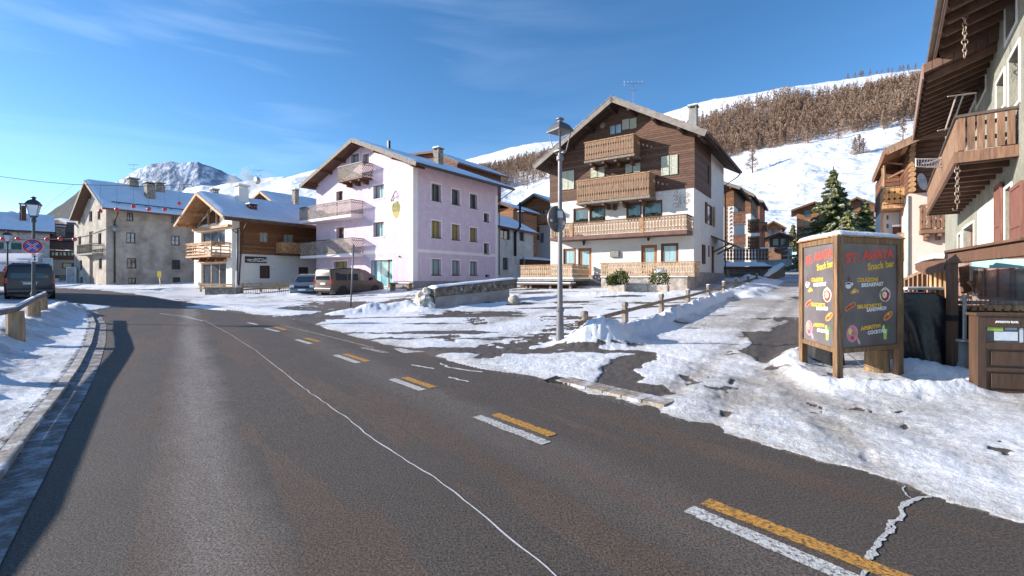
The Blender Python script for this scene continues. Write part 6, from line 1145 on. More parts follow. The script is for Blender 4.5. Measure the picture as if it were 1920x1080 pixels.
# low grey-blue lid and the black tarpaulin cover
t = thing('covered_grill', 'bulky object under a black tarpaulin behind the snack bar board', 'tarpaulin', (at(1735,720,8.2).x, 8.2, 0)); nu, nv = 72, 44; zt = at(1720, 545, 8.0).z
U, V_ = np.meshgrid(np.linspace(0, 2*np.pi, nu), np.linspace(0, 1, nv), indexing='ij'); rr = np.where(V_ < .12, V_/.12, 1 + .12*(V_-.12) + (V_-.12)*.14*(np.sin(U*9+2*fbm(U*2, V_*2))+.6*np.sin(U*17+1)) * np.clip((V_-.1)*2, 0, 1))
q = 1/np.maximum(np.abs(np.cos(U)), np.abs(np.sin(U)))**.75; zz = np.where(V_ < .12, zt - .03 - .0*V_, zt*(1-(V_-.12)/.88)**.96); tilt = np.clip(-np.cos(U)*.0, 0, 1)
X = .62*rr*q*np.cos(U); Yy = .42*rr*q*np.sin(U); zz = zz - .28*np.clip(X/.62, 0, 1.3)*(V_ < .3) - .1*np.clip(X, 0, 1)*(1-V_) + .03*(fbm(X*4+9, zz*4+U)-.5); rad_ = .05*(fbm(U*4, V_*5)-.5); X = X*(1+rad_); Yy = Yy*(1+rad_)
X = X - .18*(1-V_) + .18*V_; o = np_mesh('cover', np.c_[X.ravel(), Yy.ravel(), np.maximum(zz, .02).ravel()], grid_faces(nu, nv), mat('black_tarpaulin', (.012,.012,.014), .32, .3, 3, .35, 12, spec=.6), t); o.rotation_euler = (0,0,R(-8))
mb = MB(); mb.tube([(.35,-.5,.12),(.75,-.45,.1),(1.05,-.75,.04),(1.1,-.95,.02)], [.12,.14,.1,.03], 9); mb.build('loose_fold', _mats['black_tarpaulin'], t, smooth=True)
t2 = thing('bar_table', 'pale snow dusted table top sticking out above the black cover', 'table', (at(1725,547,8.6).x, 8.6, 0)); z = at(1725, 543, 8.6).z; MB().box(-.45, .35, -.25, .25, z, z+.05).build('table_top', mat('frosted_top', (.6,.62,.64), .5), t2, bevel=.01); MB().tube([(0,0,0),(0,0,z)], .04, 8).build('leg', IRON, t2)
t2 = thing('covered_box', 'small black covered box behind the left legs of the snack bar board', 'box', (at(1545, 690, 8.5).x, 8.5, 0)); mb = MB(); mb.lathe([(.36,0),(.33,.1),(.3,.42),(.26,.5),(.01,.53)], n=7); mb.build('cover', mat('matt_black_sheet', (.02,.02,.022), .6, .3, 4, .5, 10), t2, bevel=.03)
t2 = thing('tree_stump', 'cut log stump standing in snow under the snack bar board', 'stump', (at(1644, 697, 7.75).x, 7.75, .02)); zt = at(1644, 655, 7.75).z; mb = MB(); mb.lathe([(.185,-.05),(.175,.1),(.165,zt-.02),(.15,zt)], n=18); mb.build('trunk_piece', mat('stump_wood', srgb(140, 112, 82), .85, .4, 5, .7, stretch=(3,3,.4)), t2); mb = MB(); mb.lathe([(.16,zt),(.12,zt+.03),(.01,zt+.035)], n=16); mb.build('snow', SNOW, t2, smooth=True)
# ================================================================== SNACK BAR BOARD
Pc, Pl_, Pr = Vector((at(1571,727,6.9).x, 6.9, 0)), Vector((at(1506,697,8.1).x, 8.1, 0)), Vector((at(1684,712,7.45).x, 7.45, 0))
t = thing('snack_bar_board', 'two sided timber framed snack bar menu board on three legs with snow on top', 'menu board', Pc); LW = mat('varnished_pine', srgb(108, 80, 56), .6, .35, 5, .35, 20, stretch=(6, 6, .5), col2=srgb(148, 114, 80)); CK = mat('chalkboard', srgb(104, 96, 94), .42, .12, 1.5, spec=.45, col2=srgb(122, 115, 116))
ZT, ZB = 2.24, .50; pts = [('L', Pl_ - Pc), ('R', Pr - Pc)]
def leg(p, w=.1, zt=ZT): mb = MB(); mb.box(p.x-w/2, p.x+w/2, p.y-w/2, p.y+w/2, -.03, zt); return mb.build('leg', LW, t, bevel=.006)
leg(Vector((0,0,0)), .095, ZT+.02); leg(Pl_ - Pc); leg(Pr - Pc)
RED = mat('red_chalk_paint', srgb(226, 84, 66), .7, .12, 20); YEL = mat('yellow_chalk_paint', srgb(236, 188, 64), .7, .12, 20); WHT = mat('white_chalk_paint', srgb(226, 228, 228), .7, .1, 20)
C_ = lambda n, *c: mat(n, srgb(*c), .7, .15, 25)
for side, v in pts:
    Ln = v.length; d = v.normalized(); 
    if side == 'R': Mx = Matrix.Translation((0, 0, 0)) @ Matrix(((d.x, 0, d.y, 0), (d.y, 0, -d.x, 0), (0, 1, 0, 0), (0, 0, 0, 1)))
    else: d2 = -d; Mx = Matrix.Translation(v) @ Matrix(((d2.x, 0, d2.y, 0), (d2.y, 0, -d2.x, 0), (0, 1, 0, 0), (0, 0, 0, 1)))
    # local: X along the board left to right, Y up, Z out towards the reader
    def lb(x0, x1, y0, y1, z0, z1, nm, m, par=t, bv=.004):
        mb = MB(); mb.box(x0, x1, y0, y1, z0, z1); mb.v = [tuple(Mx @ Vector(q)) for q in mb.v]; return mb.build(nm, m, par, bevel=bv)
    zb2 = ZB; bd = lb(.05, Ln-.05, zb2+.06, ZT-.08, -.01, .01, 'chalkboard', CK); lb(.05, Ln-.05, zb2, zb2+.07, -.03, .035, 'bottom_rail', LW); lb(.05, Ln-.05, ZT-.09, ZT, -.03, .035, 'top_rail', LW)
    W_, H0, H1 = Ln - .12, zb2+.08, ZT-.1; HH = H1-H0
    def X(u): return .095 + u*(Ln - .20)
    def Yv(v_): return H1 - v_*HH
    def tx(s, u, v_, wid, hgt, m, rot=0.0, bold=.003):
        o = text(s, hgt, m, bd, Matrix.Identity(4), bold=bold, ext=.001); xs = [q.co.x for q in o.data.vertices]; w0 = max(xs)-min(xs); M2 = Mx @ Matrix.Translation((X(u), Yv(v_), .0125)) @ Matrix.Rotation(rot, 4, 'Z') @ Matrix.Diagonal((wid*W_/w0, 1, 1, 1)); o.data.transform(M2); return o
    def disc(u, v_, rx, ry, m, nm='drawing', rot=0.0, n=18, z=.0122, wob=0.0, a0=0, a1=6.2832):
        rx *= 1.12; ry *= 1.12; mb = MB(); c, s_ = math.cos(rot), math.sin(rot); P_ = []
        for k in range(n): a = a0+(a1-a0)*k/(n-1 if a1-a0 < 6 else n); ex = rx*math.cos(a)*(1+wob*math.sin(5*a)); ey = ry*math.sin(a)*(1+wob*math.cos(4*a)); P_.append(Mx @ Vector((X(u)+ex*c-ey*s_, Yv(v_)+ex*s_+ey*c, z)))
        mb.add(P_, [tuple(range(len(P_)))]); return mb.build(nm, m, bd, fixn=False)
    tx('ST.', .05, .185, .24, .19, RED, .08, .008); tx('AGATA', .37, .15, .58, .185, RED, .06, .008); tx('Snack bar', .46, .255, .5, .15, YEL, .10, .003)
    tx('COLAZIONE', .26, .37, .38, .085, YEL, .02, .003); tx('BREAKFAST', .34, .42, .40, .08, WHT, .04, .003)
    tx('BRUSCHETTE', .26, .63, .44, .08, YEL, .02, .003); tx('SANDWICH', .44, .665, .36, .075, WHT, .05, .003)
    tx('APERITIVI', .33, .845, .36, .08, YEL, .06, .003); tx('COCKTAIL', .46, .89, .34, .075, WHT, .05, .003)
    # food drawings
    disc(.1, .40, .065, .05, WHT, rot=math.pi, a0=0, a1=3.2); disc(.1, .385, .06, .02, WHT); disc(.1, .385, .045, .012, C_('coffee',90,60,50), z=.0128); disc(.17, .39, .02, .02, WHT); disc(.11,.34,.03,.035,C_('steam_red',120,70,74),wob=.3)
    disc(.22, .475, .085, .055, C_('croissant',222,168,80), rot=.1, a0=0, a1=3.3, wob=.1); disc(.2,.465,.03,.02,C_('croissant_light',240,200,130),z=.0128)
    disc(.80, .50, .125, .10, C_('plate',222,216,206), wob=.02); disc(.80,.505,.10,.08,C_('bacon',176,74,56),z=.0128,wob=.12); disc(.79,.50,.05,.045,C_('egg_white',240,236,224),z=.0134); disc(.785,.502,.02,.02,C_('yolk',236,190,60),z=.014); disc(.72,.48,.03,.025,C_('salad',120,150,60),z=.0136,wob=.3); disc(.8,.44,.02,.03,C_('plate_top',226,200,160),z=.0135)
    for q in ((.08,.625),(.13,.605),(.19,.59)): disc(*q, .05, .035, C_('bruschetta_bread',206,160,110), rot=.4); disc(*q, .038, .025, C_('tomato',200,60,48), rot=.4, z=.0128, wob=.15); disc(q[0], q[1]-.012, .013, .01, C_('basil',90,140,60), z=.0134)
    disc(.86, .715, .115, .05, C_('bun',214,150,90), rot=.45); disc(.86,.715,.09,.022,C_('sausage',190,80,50),rot=.5,z=.0128); disc(.87,.70,.03,.01,C_('mustard',240,200,90),rot=.5,z=.0134)
    disc(.17, .87, .12, .115, C_('board_rim',206,150,150), wob=.02); disc(.17,.87,.10,.095,C_('ham',220,120,140),z=.0128,wob=.06); disc(.13,.85,.04,.04,C_('cheese',226,214,120),z=.0134,wob=.2); disc(.18,.865,.03,.025,C_('olive',110,160,80),z=.0136,wob=.2); disc(.17,.91,.03,.02,C_('salami',170,50,60),z=.0136)
    disc(.285, .945, .025, .06, C_('board_handle',196,168,150), rot=.6)
    mb = MB(); gx_, gy_ = X(.80), Yv(.95); P_ = [(-.035,-.0),(.035,0),(.055,.16),(-.05,.17)]; mb.add([Mx @ Vector((gx_+a, gy_+b, .0125)) for a, b in P_], [(0,1,2,3)]); mb.build('drawing', C_('lime_drink',176,216,96), bd, fixn=False); disc(.77,.835,.03,.045,C_('lime',206,226,120)); disc(.86,.84,.025,.05,C_('mint_leaf',60,150,60),rot=-.5); disc(.80,.87,.03,.03,C_('ice',224,232,206),z=.0128)
# tilted top with a cushion of snow
v1, v2 = Pl_-Pc, Pr-Pc; q = [Vector((-.06,-.08,ZT)), v2+Vector((.09,-.03,ZT)), v2+Vector((-.15,1.0,ZT)), v1+Vector((-.08,.06,ZT))]; mb = MB(); mb.add([(p.x,p.y,p.z+.003) for p in q]+[(p.x,p.y,p.z+.025) for p in q], [(3,2,1,0),(4,5,6,7),(0,1,5,4),(1,2,6,5),(2,3,7,6),(3,0,4,7)]); tp = mb.build('top_board', WOOD_L, t)
U, V_ = np.meshgrid(np.linspace(0,1,30), np.linspace(0,1,26), indexing='ij'); G_ = (np.array(q[0])[None,None]*((1-U)*(1-V_))[...,None] + np.array(q[1])[None,None]*(U*(1-V_))[...,None] + np.array(q[2])[None,None]*(U*V_)[...,None] + np.array(q[3])[None,None]*((1-U)*V_)[...,None])
ed_ = np.minimum(np.minimum(U, 1-U), np.minimum(V_, 1-V_)); G_[..., 2] += .026 + .085*np.clip(ed_*7, 0, 1)**.5*(.75+.5*fbm(U*4+3, V_*4)); np_mesh('snow', G_.reshape(-1,3), grid_faces(30,26), SNOW, tp)
mb = MB(); mb.tube([(.35,.3,.47),(.6,.35,.28),(.95,.45,.16)], .006, 5); mb.build('cord', mat('pale_cord',(.6,.58,.5),.8), t)
# ================================================================== VEHICLES
def loft(name, st, m, par, mirror=True):
    """st: [(x, [(y, z), ...half section bottom to top...])]"""
    n = len(st[0][1]); rings = []
    for x, sec in st: rings.append([(x, -y, z) for y, z in sec] + [(x, y, z) for y, z in reversed(sec)])
    k = 2*n; mb = MB(); mb.v = [v for r_ in rings for v in r_]
    for i in range(len(st)-1):
        for j in range(k): mb.f.append((i*k+j, i*k+(j+1) % k, (i+1)*k+(j+1) % k, (i+1)*k+j))
    mb.f.append(tuple(range(k-1, -1, -1))); mb.f.append(tuple((len(st)-1)*k+j for j in range(k)))
    o = mb.build(name, m, par, smooth=True); b = o.modifiers.new('bevel', 'BEVEL'); b.width = .04; b.segments = 2; b.limit_method = 'ANGLE'; b.angle_limit = R(35); return o
def wheel(par, x, y, r, sgn):
    mb = MB(); mb.lathe([(r*.62,-.10),(r*.93,-.105),(r,-.07),(r,.07),(r*.93,.105),(r*.62,.10)], n=28); w = mb.build('wheel', mat('tyre', (.02,.02,.02), .85, .2, 8), par); w.location = (x, y, r); w.rotation_euler = (R(90)*-sgn, 0, 0)
    mb = MB(); mb.lathe([(r*.62,.02),(r*.62,.085),(r*.55,.09),(r*.5,.05),(.01,.05)], n=24)
    for k in range(6): a = k*math.pi/3; mb.bar((0,0,.07), (math.cos(a)*r*.54, math.sin(a)*r*.54, .07), .07, .03, (0,0,1))
    mb.lathe([(.06,.05),(.06,.1),(.01,.1)], n=10); mb.build('rim', mat('alloy_rim', srgb(176,178,182), .35, .1, 5, metal=.7), w)
def vehicle(name, label, cat, P, heading, kind, paint, plate='#'):
    t = thing(name, label, cat, P, heading)
    if kind == 'van':
        L_, Wd, Hh, r, ax = 4.9, .95, 1.93, .34, (.95, 3.95)
        S0 = [(0,.45,1.02,1.70),(.06,.36,1.04,1.86),(.3,.32,1.05,1.93),(1.2,.3,1.06,1.96),(2.6,.3,1.06,1.95),(3.2,.3,1.05,1.88),(3.55,.3,1.04,1.72),(4.1,.3,1.03,1.32),(4.3,.3,1.0,1.10),(4.65,.32,.92,.98),(4.85,.36,.7,.80),(4.9,.42,.6,.66)]
        side = [[(.35,1.10),(1.35,1.10),(1.35,1.74),(.40,1.72)],[(1.45,1.10),(2.45,1.10),(2.45,1.75),(1.45,1.75)],[(2.55,1.10),(3.95,1.08),(3.75,1.32),(3.35,1.66),(2.55,1.74)]]
        rw = (.72, 1.14, 1.74)
    else:
        L_, Wd, Hh, r, ax = 4.2, .88, 1.6, .33, (.8, 3.4)
        S0 = [(0,.5,.9,1.2),(.08,.4,.95,1.42),(.35,.34,.97,1.56),(1.2,.3,.98,1.62),(2.1,.3,.98,1.58),(2.4,.3,.97,1.46),(3.0,.3,.95,1.06),(3.2,.3,.93,.99),(3.85,.32,.82,.88),(4.12,.36,.62,.70),(4.2,.42,.55,.58)]
        side = [[(.35,1.02),(1.15,1.02),(1.15,1.44),(.5,1.42)],[(1.22,1.02),(1.95,1.02),(1.95,1.46),(1.22,1.46)],[(2.02,1.02),(2.85,1.0),(2.4,1.36),(2.02,1.44)]]
        rw = (.62, 1.0, 1.42)
    st = []
    for x, zb, zm, zt in S0:
        e = .93 if x in (0, L_) else 1.0; gh = max(0, zt-zm); tw = Wd*e - .12*min(1, gh/.8); st.append((x, [(Wd*e*.96, zb), (Wd*e, zb+.18), (Wd*e, (zb+zm)/2+.1), (Wd*e*.985, zm), (tw, zt-.09*min(1, gh/.3)), (tw-.14, zt)]))
    loft('body', st, paint, t)
    TG = mat('tinted_glass', (.02,.025,.03), .06, .2, 1, spec=.9)
    yw = lambda z: Wd - .02 - .12*np.clip((z-1.04)/.8, 0, 1) + .018
    for sg in (-1, 1):
        for P_ in side: mb = MB(); mb.add([(x, sg*yw(z), z) for x, z in P_], [tuple(range(len(P_)))]); mb.build('side_window', TG, t, fixn=False)
        for x in ax: mb = MB(); mb.lathe([(r*1.2,0),(r*1.2,.03)], n=24); o = mb.build('wheel_arch', BLACKP, t); o.location = (x, sg*(Wd-.018), r); o.rotation_euler = (R(-90)*sg, 0, 0); wheel(t, x, sg*(Wd-.09), r, sg)
        mb = MB(); mb.box(-.03, .10, sg*(Wd*.93)-.07, sg*(Wd*.93)+.035, .85, 1.15 if kind == 'van' else 1.0); mb.build('tail_light', mat('red_lamp_glass', (.55,.02,.02), .15, .1, 3), t, bevel=.01)
        mb = MB(); mb.box(L_-.28 if kind == 'van' else L_-.33, L_-.03, sg*(Wd*.76)-.16, sg*(Wd*.76)+.13, .64, .82); mb.build('headlight', mat('lamp_glass', (.7,.72,.75), .08, .05, 3, spec=.9), t, bevel=.03)
        mb = MB(); zm = 1.14 if kind == 'van' else 1.04; mb.box(ax[1]-.42, ax[1]-.30, sg*Wd, sg*(Wd+.2), zm, zm+.2); mb.build('wing_mirror', paint, t, bevel=.03)
    mb = MB(); a, z0, z1 = rw; xo = -.012; mb.add([(xo+.01, -a, z0), (xo+.01, a, z0), (xo+.06, a*.93, z1), (xo+.06, -a*.93, z1)], [(0,1,2,3)]); mb.v = [(v[0]-.02, v[1], v[2]) for v in mb.v]; mb.build('rear_window', TG, t, fixn=False)
    # windscreen laid on the slope between the two stations
    i = [k for k, s_ in enumerate(S0) if s_[3] < 1.85 and s_[0] > 2][0] if kind == 'van' else 5; A_, B_ = S0[i], S0[i+1]; nx = (A_[3]-B_[3]); nz_ = (B_[0]-A_[0]); nl = math.hypot(nx, nz_); ofs = (nx/nl*.02, nz_/nl*.02)
    mb = MB(); mb.add([(A_[0]+ofs[0], -.68, A_[3]+ofs[1]-.02), (A_[0]+ofs[0], .68, A_[3]+ofs[1]-.02), (B_[0]+ofs[0], .78, B_[3]+ofs[1]+.02), (B_[0]+ofs[0], -.78, B_[3]+ofs[1]+.02)], [(0,1,2,3)]); mb.build('windscreen', TG, t, fixn=False)
    MB().box(-.06, .1, -Wd*.93, Wd*.93, .36, .56).build('bumper', paint, t, bevel=.04); MB().box(L_-.12, L_+.05, -Wd*.9, Wd*.9, .34, .54).build('bumper', paint, t, bevel=.04)
    mb = MB(); mb.box(L_-.03, L_+.02, -.5, .5, .60, .74); mb.build('grille', BLACKP, t, bevel=.01)
    for x, y0 in ((-.045 if kind == 'van' else -.045, 0), (L_+.052, 0)): mb = MB(); z = .80 if x < 0 else .42; xx = -.005 if x < 0 else x; mb.box(xx-.012, xx+.006, -.26, .26, z, z+.11); mb.build('number_plate', mat('plate_white', (.75,.76,.76), .5), t)
    mb = MB(); mb.box(.35, L_-.4, -Wd*.92, Wd*.92, .2, .36); mb.build('underbody', BLACKP, t); mb = MB(); mb.box(-.015, .01, -.34, .34, .80+.13, .80+.16); mb.build('trim_strip', ZINC, t)
    U, V_ = np.meshgrid(np.linspace(0,1,12), np.linspace(0,1,8), indexing='ij'); xs_ = [s_[0] for s_ in S0]; zs_ = [s_[3] for s_ in S0]; X_ = .25 + U*(2.6 if kind == 'van' else 1.8); np_mesh('snow', np.c_[X_.ravel(), ((V_-.5)*1.5).ravel(), (np.interp(X_, xs_, zs_)+.01+.03*fbm(U*5, V_*5)).ravel()], grid_faces(12, 8), SNOW, t)
    return t
BRP = mat('brown_metallic_paint', srgb(88, 74, 66), .3, .04, 2, metal=.15, spec=.6); SLP = mat('silver_blue_paint', srgb(112, 124, 136), .3, .04, 2, metal=.4, spec=.6); GRP = mat('dark_grey_paint', srgb(60, 58, 62), .3, .05, 2, metal=.35, spec=.6)
hd = Vector((.5, .866, 0)); rc = Vector((-12.43, 32, 0)); c0 = rc + Vector((-.866, .5, 0))*.95; c0.z = H(c0.x, c0.y) + .05
vehicle('parked_van', 'metallic brown passenger van parked in front of the pink house', 'van', c0, math.atan2(hd.y, hd.x), 'van', BRP)
hd2 = Vector((.2, -.98, 0)); f0 = at(566, 524, 33.6); f0.z = 0; c1 = f0 - hd2*4.2; c1.z = H(f0.x, f0.y) + .02
vehicle('parked_car', 'silver blue small family car facing the road, left of the brown van', 'car', c1, math.atan2(hd2.y, hd2.x), 'car', SLP)
rp = at(56, 524, 25); hd3 = Vector((-.70, .714, 0)); rp.z = H(rp.x, rp.y) + .05
vehicle('parked_van', 'dark grey van seen from behind at the far left road edge', 'van', rp, math.atan2(hd3.y, hd3.x), 'van', GRP)
# ================================================================== STREET LAMPS
LG = mat('lamp_post_grey', srgb(122, 120, 122), .5, .12, 5, .1, metal=.3)
def lamp(label, P, top, s, m, ring=True, glass=None, name='street_lamp', rz=R(35)):
    t = thing(name, label, 'street lamp', P, rz); h = top; hl = .92*s; hb = h - hl
    mb = MB(); mb.lathe([(.13*s,-.1),(.125*s,.1),(.10*s,.14),(.09*s,.5),(.08*s,.82),(.10*s,.84),(.10*s,.9),(.068*s,.93),(.06*s,1.6),(.054*s,hb*.6),(.048*s,hb-.12)], n=18); mb.build('post', m, t, smooth=False)
    mb = MB(); mb.lathe([(.075*s,hb-.12),(.085*s,hb-.1),(.085*s,hb-.02),(.05*s,hb),(.05*s,hb+.06)], n=16); mb.build('collar', m, t)
    w0, w1 = .10*s, .185*s; z0, z1 = hb+.10*s, hb+.56*s; mb = MB()
    for sx, sy in ((1,1),(1,-1),(-1,1),(-1,-1)):
        mb.tube([(0,0,hb-.02), (sx*w0*.9, sy*w0*.9, z0-.02), (sx*w0, sy*w0, z0), (sx*w1, sy*w1, z1)], .012*s, 6)
    for a, b in (((-w0,-w0),(w0,-w0)),((w0,-w0),(w0,w0)),((w0,w0),(-w0,w0)),((-w0,w0),(-w0,-w0))): mb.bar((*a, z0), (*b, z0), .03*s, .025*s)
    mb.build('lantern_frame', m, t)
    MB().tube([(0,0,hb), (0,0,z1)], .022*s, 8).build('lamp_stem', m, t)
    mb = MB(); e = math.sqrt(2); mb.lathe([(w1*e*1.22, z1-.01), (w1*e*1.24, z1+.02), (w1*e*.86, z1+.15*s), (w1*e*.62, z1+.19*s), (w1*e*.3, z1+.23*s)], n=4, ang0=math.pi/4); mb.build('hood', mat('hood_metal', srgb(96, 94, 96), .5, .12, 5, metal=.3) if m is LG else m, t)
    mb = MB(); mb.lathe([(.07*s, z1+.22*s), (.06*s, z1+.27*s), (.10*s, z1+.29*s), (.10*s, z1+.31*s), (.05*s, z1+.335*s), (.01, z1+.36*s)], n=14); mb.build('finial', m, t)
    if glass:
        mb = MB()
        for a, b in (((-1,-1),(1,-1)),((1,-1),(1,1)),((1,1),(-1,1)),((-1,1),(-1,-1))): mb.quad((a[0]*w0, a[1]*w0, z0), (b[0]*w0, b[1]*w0, z0), (b[0]*w1, b[1]*w1, z1), (a[0]*w1, a[1]*w1, z1))
        mb.build('pane', glass, t, fixn=False)
    return t
def sign_disc(par_t, z, r, rz, m_face, m_back, out=.09): 
    mb = MB(); mb.lathe([(r, 0), (r, .02)], n=36); o = mb.build('sign_face', m_face, par_t); return o
b = at(1050, 650, 11.0); gz = H(b.x, 11); tp = at(1046, 219, 11.0).z - gz
lp = lamp('tall grey street lamp with open lantern and a round sign, on the snowy corner', (b.x, 11, gz), tp, 1.0, LG)
BK = mat('sign_back_grey', srgb(112, 110, 112), .5, .12, 4, metal=.3); zc = at(1047, 410, 11).z; t = thing('road_sign', 'round road sign seen from its grey back, clamped to the tall street lamp', 'road sign', (b.x, 11.0, zc), R(42)); mb = MB(); mb.lathe([(.31, 0), (.315, .01), (.315, .035), (.29, .035), (.29, .03), (.01, .03)], n=40); o = mb.build('sign_plate', BK, t, smooth=False); o.rotation_euler = (R(90), 0, 0); o.location = (0, .12, 0)
mb = MB(); mb.lathe([(.30, -.006), (.30, -.001)], n=40); o = mb.build('sign_face', mat('sign_red', srgb(180, 30, 34), .4), t); o.rotation_euler = (R(90), 0, 0); o.location = (0, .127, 0)
for z in (-.12, .12): MB().bar((-.09, .075, z), (.09, .075, z), .05, .035).build('clamp', ZINC, t); 
for x, z, w in ((-.22, -.05, .04), (.2, -.08, .07), (.17, -.17, .03)): MB().box(x-w, x+w, .078, .0835, z-w*.7, z+w*.7).build('sticker', mat('sticker_white', (.6,.6,.58), .6), t)
MB().tube([(0,-.0,.02),(0,0,.18)], .068, 12).build('label_band', mat('pale_band', (.62,.64,.66), .5), t)
DL = mat('dark_lamp_metal', srgb(72, 76, 78), .5, .15, 5, metal=.4); b = at(63, 560, 16); gz = H(b.x, 16) + .1; tp = at(62, 368, 16).z - gz
lamp('dark lantern street lamp with no stopping sign behind the log fence', (b.x, 16, gz), tp, .84, DL, glass=mat('frosted_pane', (.62,.68,.76), .3, .1, 3, spec=.6))
Y = 15.85; Y = 15.7; c = at(61, 462, Y); t = thing('no_stopping_sign', 'round blue and red no stopping sign on the dark lantern post', 'road sign', c, R(46)); rad_ = .25
def rdisc(r, m, y, nm, r0=0): mb = MB(); mb.lathe([(r, 0), (r, .012)] , n=36); o = mb.build(nm, m, t); o.rotation_euler = (R(90), 0, 0); o.location = (0, y, 0); return o
rdisc(rad_, mat('sign_white', (.7,.7,.7), .4), -.04, 'rim'); fr_ = rdisc(rad_*.95, mat('sign_red', srgb(200, 40, 44), .4), -.054, 'sign_face'); rdisc(rad_*.72, mat('sign_blue', srgb(40, 84, 168), .4), -.068, 'blue_field')
for a in (45, -45):
    c_, s_ = math.cos(R(a)), math.sin(R(a)); MB().bar((-c_*rad_*.74, -.083, -s_*rad_*.74), (c_*rad_*.74, -.083, s_*rad_*.74), .004, .058).build('bar_edge', mat('sign_white', (.7,.7,.7), .4), t); MB().bar((-c_*rad_*.74, -.086, -s_*rad_*.74), (c_*rad_*.74, -.086, s_*rad_*.74), .004, .034).build('red_bar', mat('sign_red', srgb(200, 40, 44), .4), t)
MB().tube([(0,.0,-.2),(0,.0,.2)], .02, 6).build('bracket', ZINC, t)
c = at(65, 484, Y); t = thing('arrow_plate', 'small white plate with a double arrow below the no stopping sign', 'sign plate', c, R(46)); MB().box(-.08, .08, -.07, -.055, -.12, .12).build('plate', mat('sign_white', (.7,.7,.7), .4), t, bevel=.004)
mb = MB(); mb.add([(-.012,-.072,-.05),(.012,-.072,-.05),(.012,-.072,.05),(-.012,-.072,.05)], [(0,1,2,3)]); mb.add([(-.045,-.072,.045),(.045,-.072,.045),(0,-.072,.1)], [(0,1,2)]); mb.add([(-.045,-.072,-.045),(.045,-.072,-.045),(0,-.072,-.1)], [(0,1,2)]); mb.build('arrow', IRON, t, fixn=False)
b = at(14, 520, 38); lamp('small dark street lamp in front of the far left stone house', (b.x, 38, H(b.x, 38)), at(14, 432, 38).z - H(b.x, 38), 1.1, DL, glass=_mats['frosted_pane'])
def pole(name, label, cat, px0, py0, px1, py1, r, m, Y=None):
    g0 = gat(px0, py0); Y = Y or g0.y; g = at(px0, py0, Y); z0 = H(g.x, Y); t = thing(name, label, cat, (g.x, Y, z0)); tp = at(px1, py1, Y); MB().tube([(0,0,-.2), (tp.x-g.x, 0, tp.z-z0)], r, 10).build('pole', m, t, smooth=True); return t, (tp.x-g.x, 0, tp.z-z0)
t, e = pole('bare_pole', 'leaning bare metal pole at the snowy road edge in front of the brown van', 'pole', 657, 577, 663, 462, .035, LG); MB().lathe([(.07,0),(.07,.05),(.04,.09),(.01,.1)], (e[0],0,e[2]), 12).build('cap', LG, t)
t, e = pole('slim_lamp_pole', 'slim dark lamp pole with pale foot in front of the pizzeria chalet', 'lamp pole', 444, 556, 446, 430, .07, DL, 36); MB().tube([(e[0],0,e[2]-.3),(e[0]-.5,0,e[2]-.05),(e[0]+.1,0,e[2]+.1)], .06, 8).build('lamp_arm', DL, t); MB().tube([(0,0,-.2),(0,0,1.9)], .085, 10).build('foot_sleeve', WHITE, t)
t, e = pole('snow_marker', 'short snow marker pole with yellow top in front of the grey house', 'marker pole', 301, 541, 299, 520, .04, WHITE, 45); MB().lathe([(.13,0),(.13,.55),(.05,.6)], (e[0],0,e[2]), 10).build('marker_top', mat('marker_yellow', srgb(214, 190, 60), .5, .2, 4), t)
# ================================================================== FENCES
FW = mat('weathered_fence_wood', srgb(104, 88, 76), .8, .3, 6, .4, stretch=(1, 1, 5), col2=srgb(136, 118, 104)); PO = mat('fence_post_wood', srgb(112, 100, 90), .85, .3, 7, .5, stretch=(3, 3, .7), col2=srgb(150, 138, 126))
t = thing('street_fence', 'low weathered post and rail fence along the snow bank of the side street', 'fence', (FENCE_XY[0][0], FENCE_XY[0][1], 0)); o0 = Vector((FENCE_XY[0][0], FENCE_XY[0][1], 0)); tops = [583,566,551,543,534,528,522,518,514]; prev = None
for (x, y), ty in zip(FENCE_XY, tops):
    zt = EYE + (HYP - ty)/FPX*y; g = H(x, y); p = Vector((x, y, 0)) - o0; mb = MB(); w = .075; mb.lathe([(w*1.3, g-.2), (w*1.3, zt-.2), (w*.95, zt-.19), (w*.95, zt-.15), (w*1.3, zt-.13), (w*1.3, zt-.03), (w*.9, zt)], (p.x, p.y, 0), 4 if True else 10, math.pi/4+.6); mb.build('post', PO, t, bevel=.008)
    mb = MB(); mb.lathe([(w*1.25, zt-.004), (w*.9, zt+.025), (.01, zt+.035)], (p.x, p.y, 0), 10, .6); mb.build('snow', SNOW, t) if ty < 560 else None
    q = Vector((p.x, p.y, zt-.27))
    if prev is None: d = (Vector((FENCE_XY[1][0], FENCE_XY[1][1], 0)) - o0); d.z = .13; MB().bar(q - d*.17, q + d*.02, .07, .1).build('rail', FW, t)
    else: MB().bar(prev, q, .07, .1).build('rail', FW, t, bevel=.01)
    prev = q
LGW = mat('peeled_log', srgb(168, 134, 98), .8, .35, 4, .6, stretch=(2.5, 2.5, .5), col2=srgb(176, 150, 122))
t = thing('log_fence', 'rough log fence with thick stub posts and one long top rail by the left pavement', 'fence', (-11.6, 10.8, 0)); o0 = Vector((-11.6, 10.8, 0)); lr = []
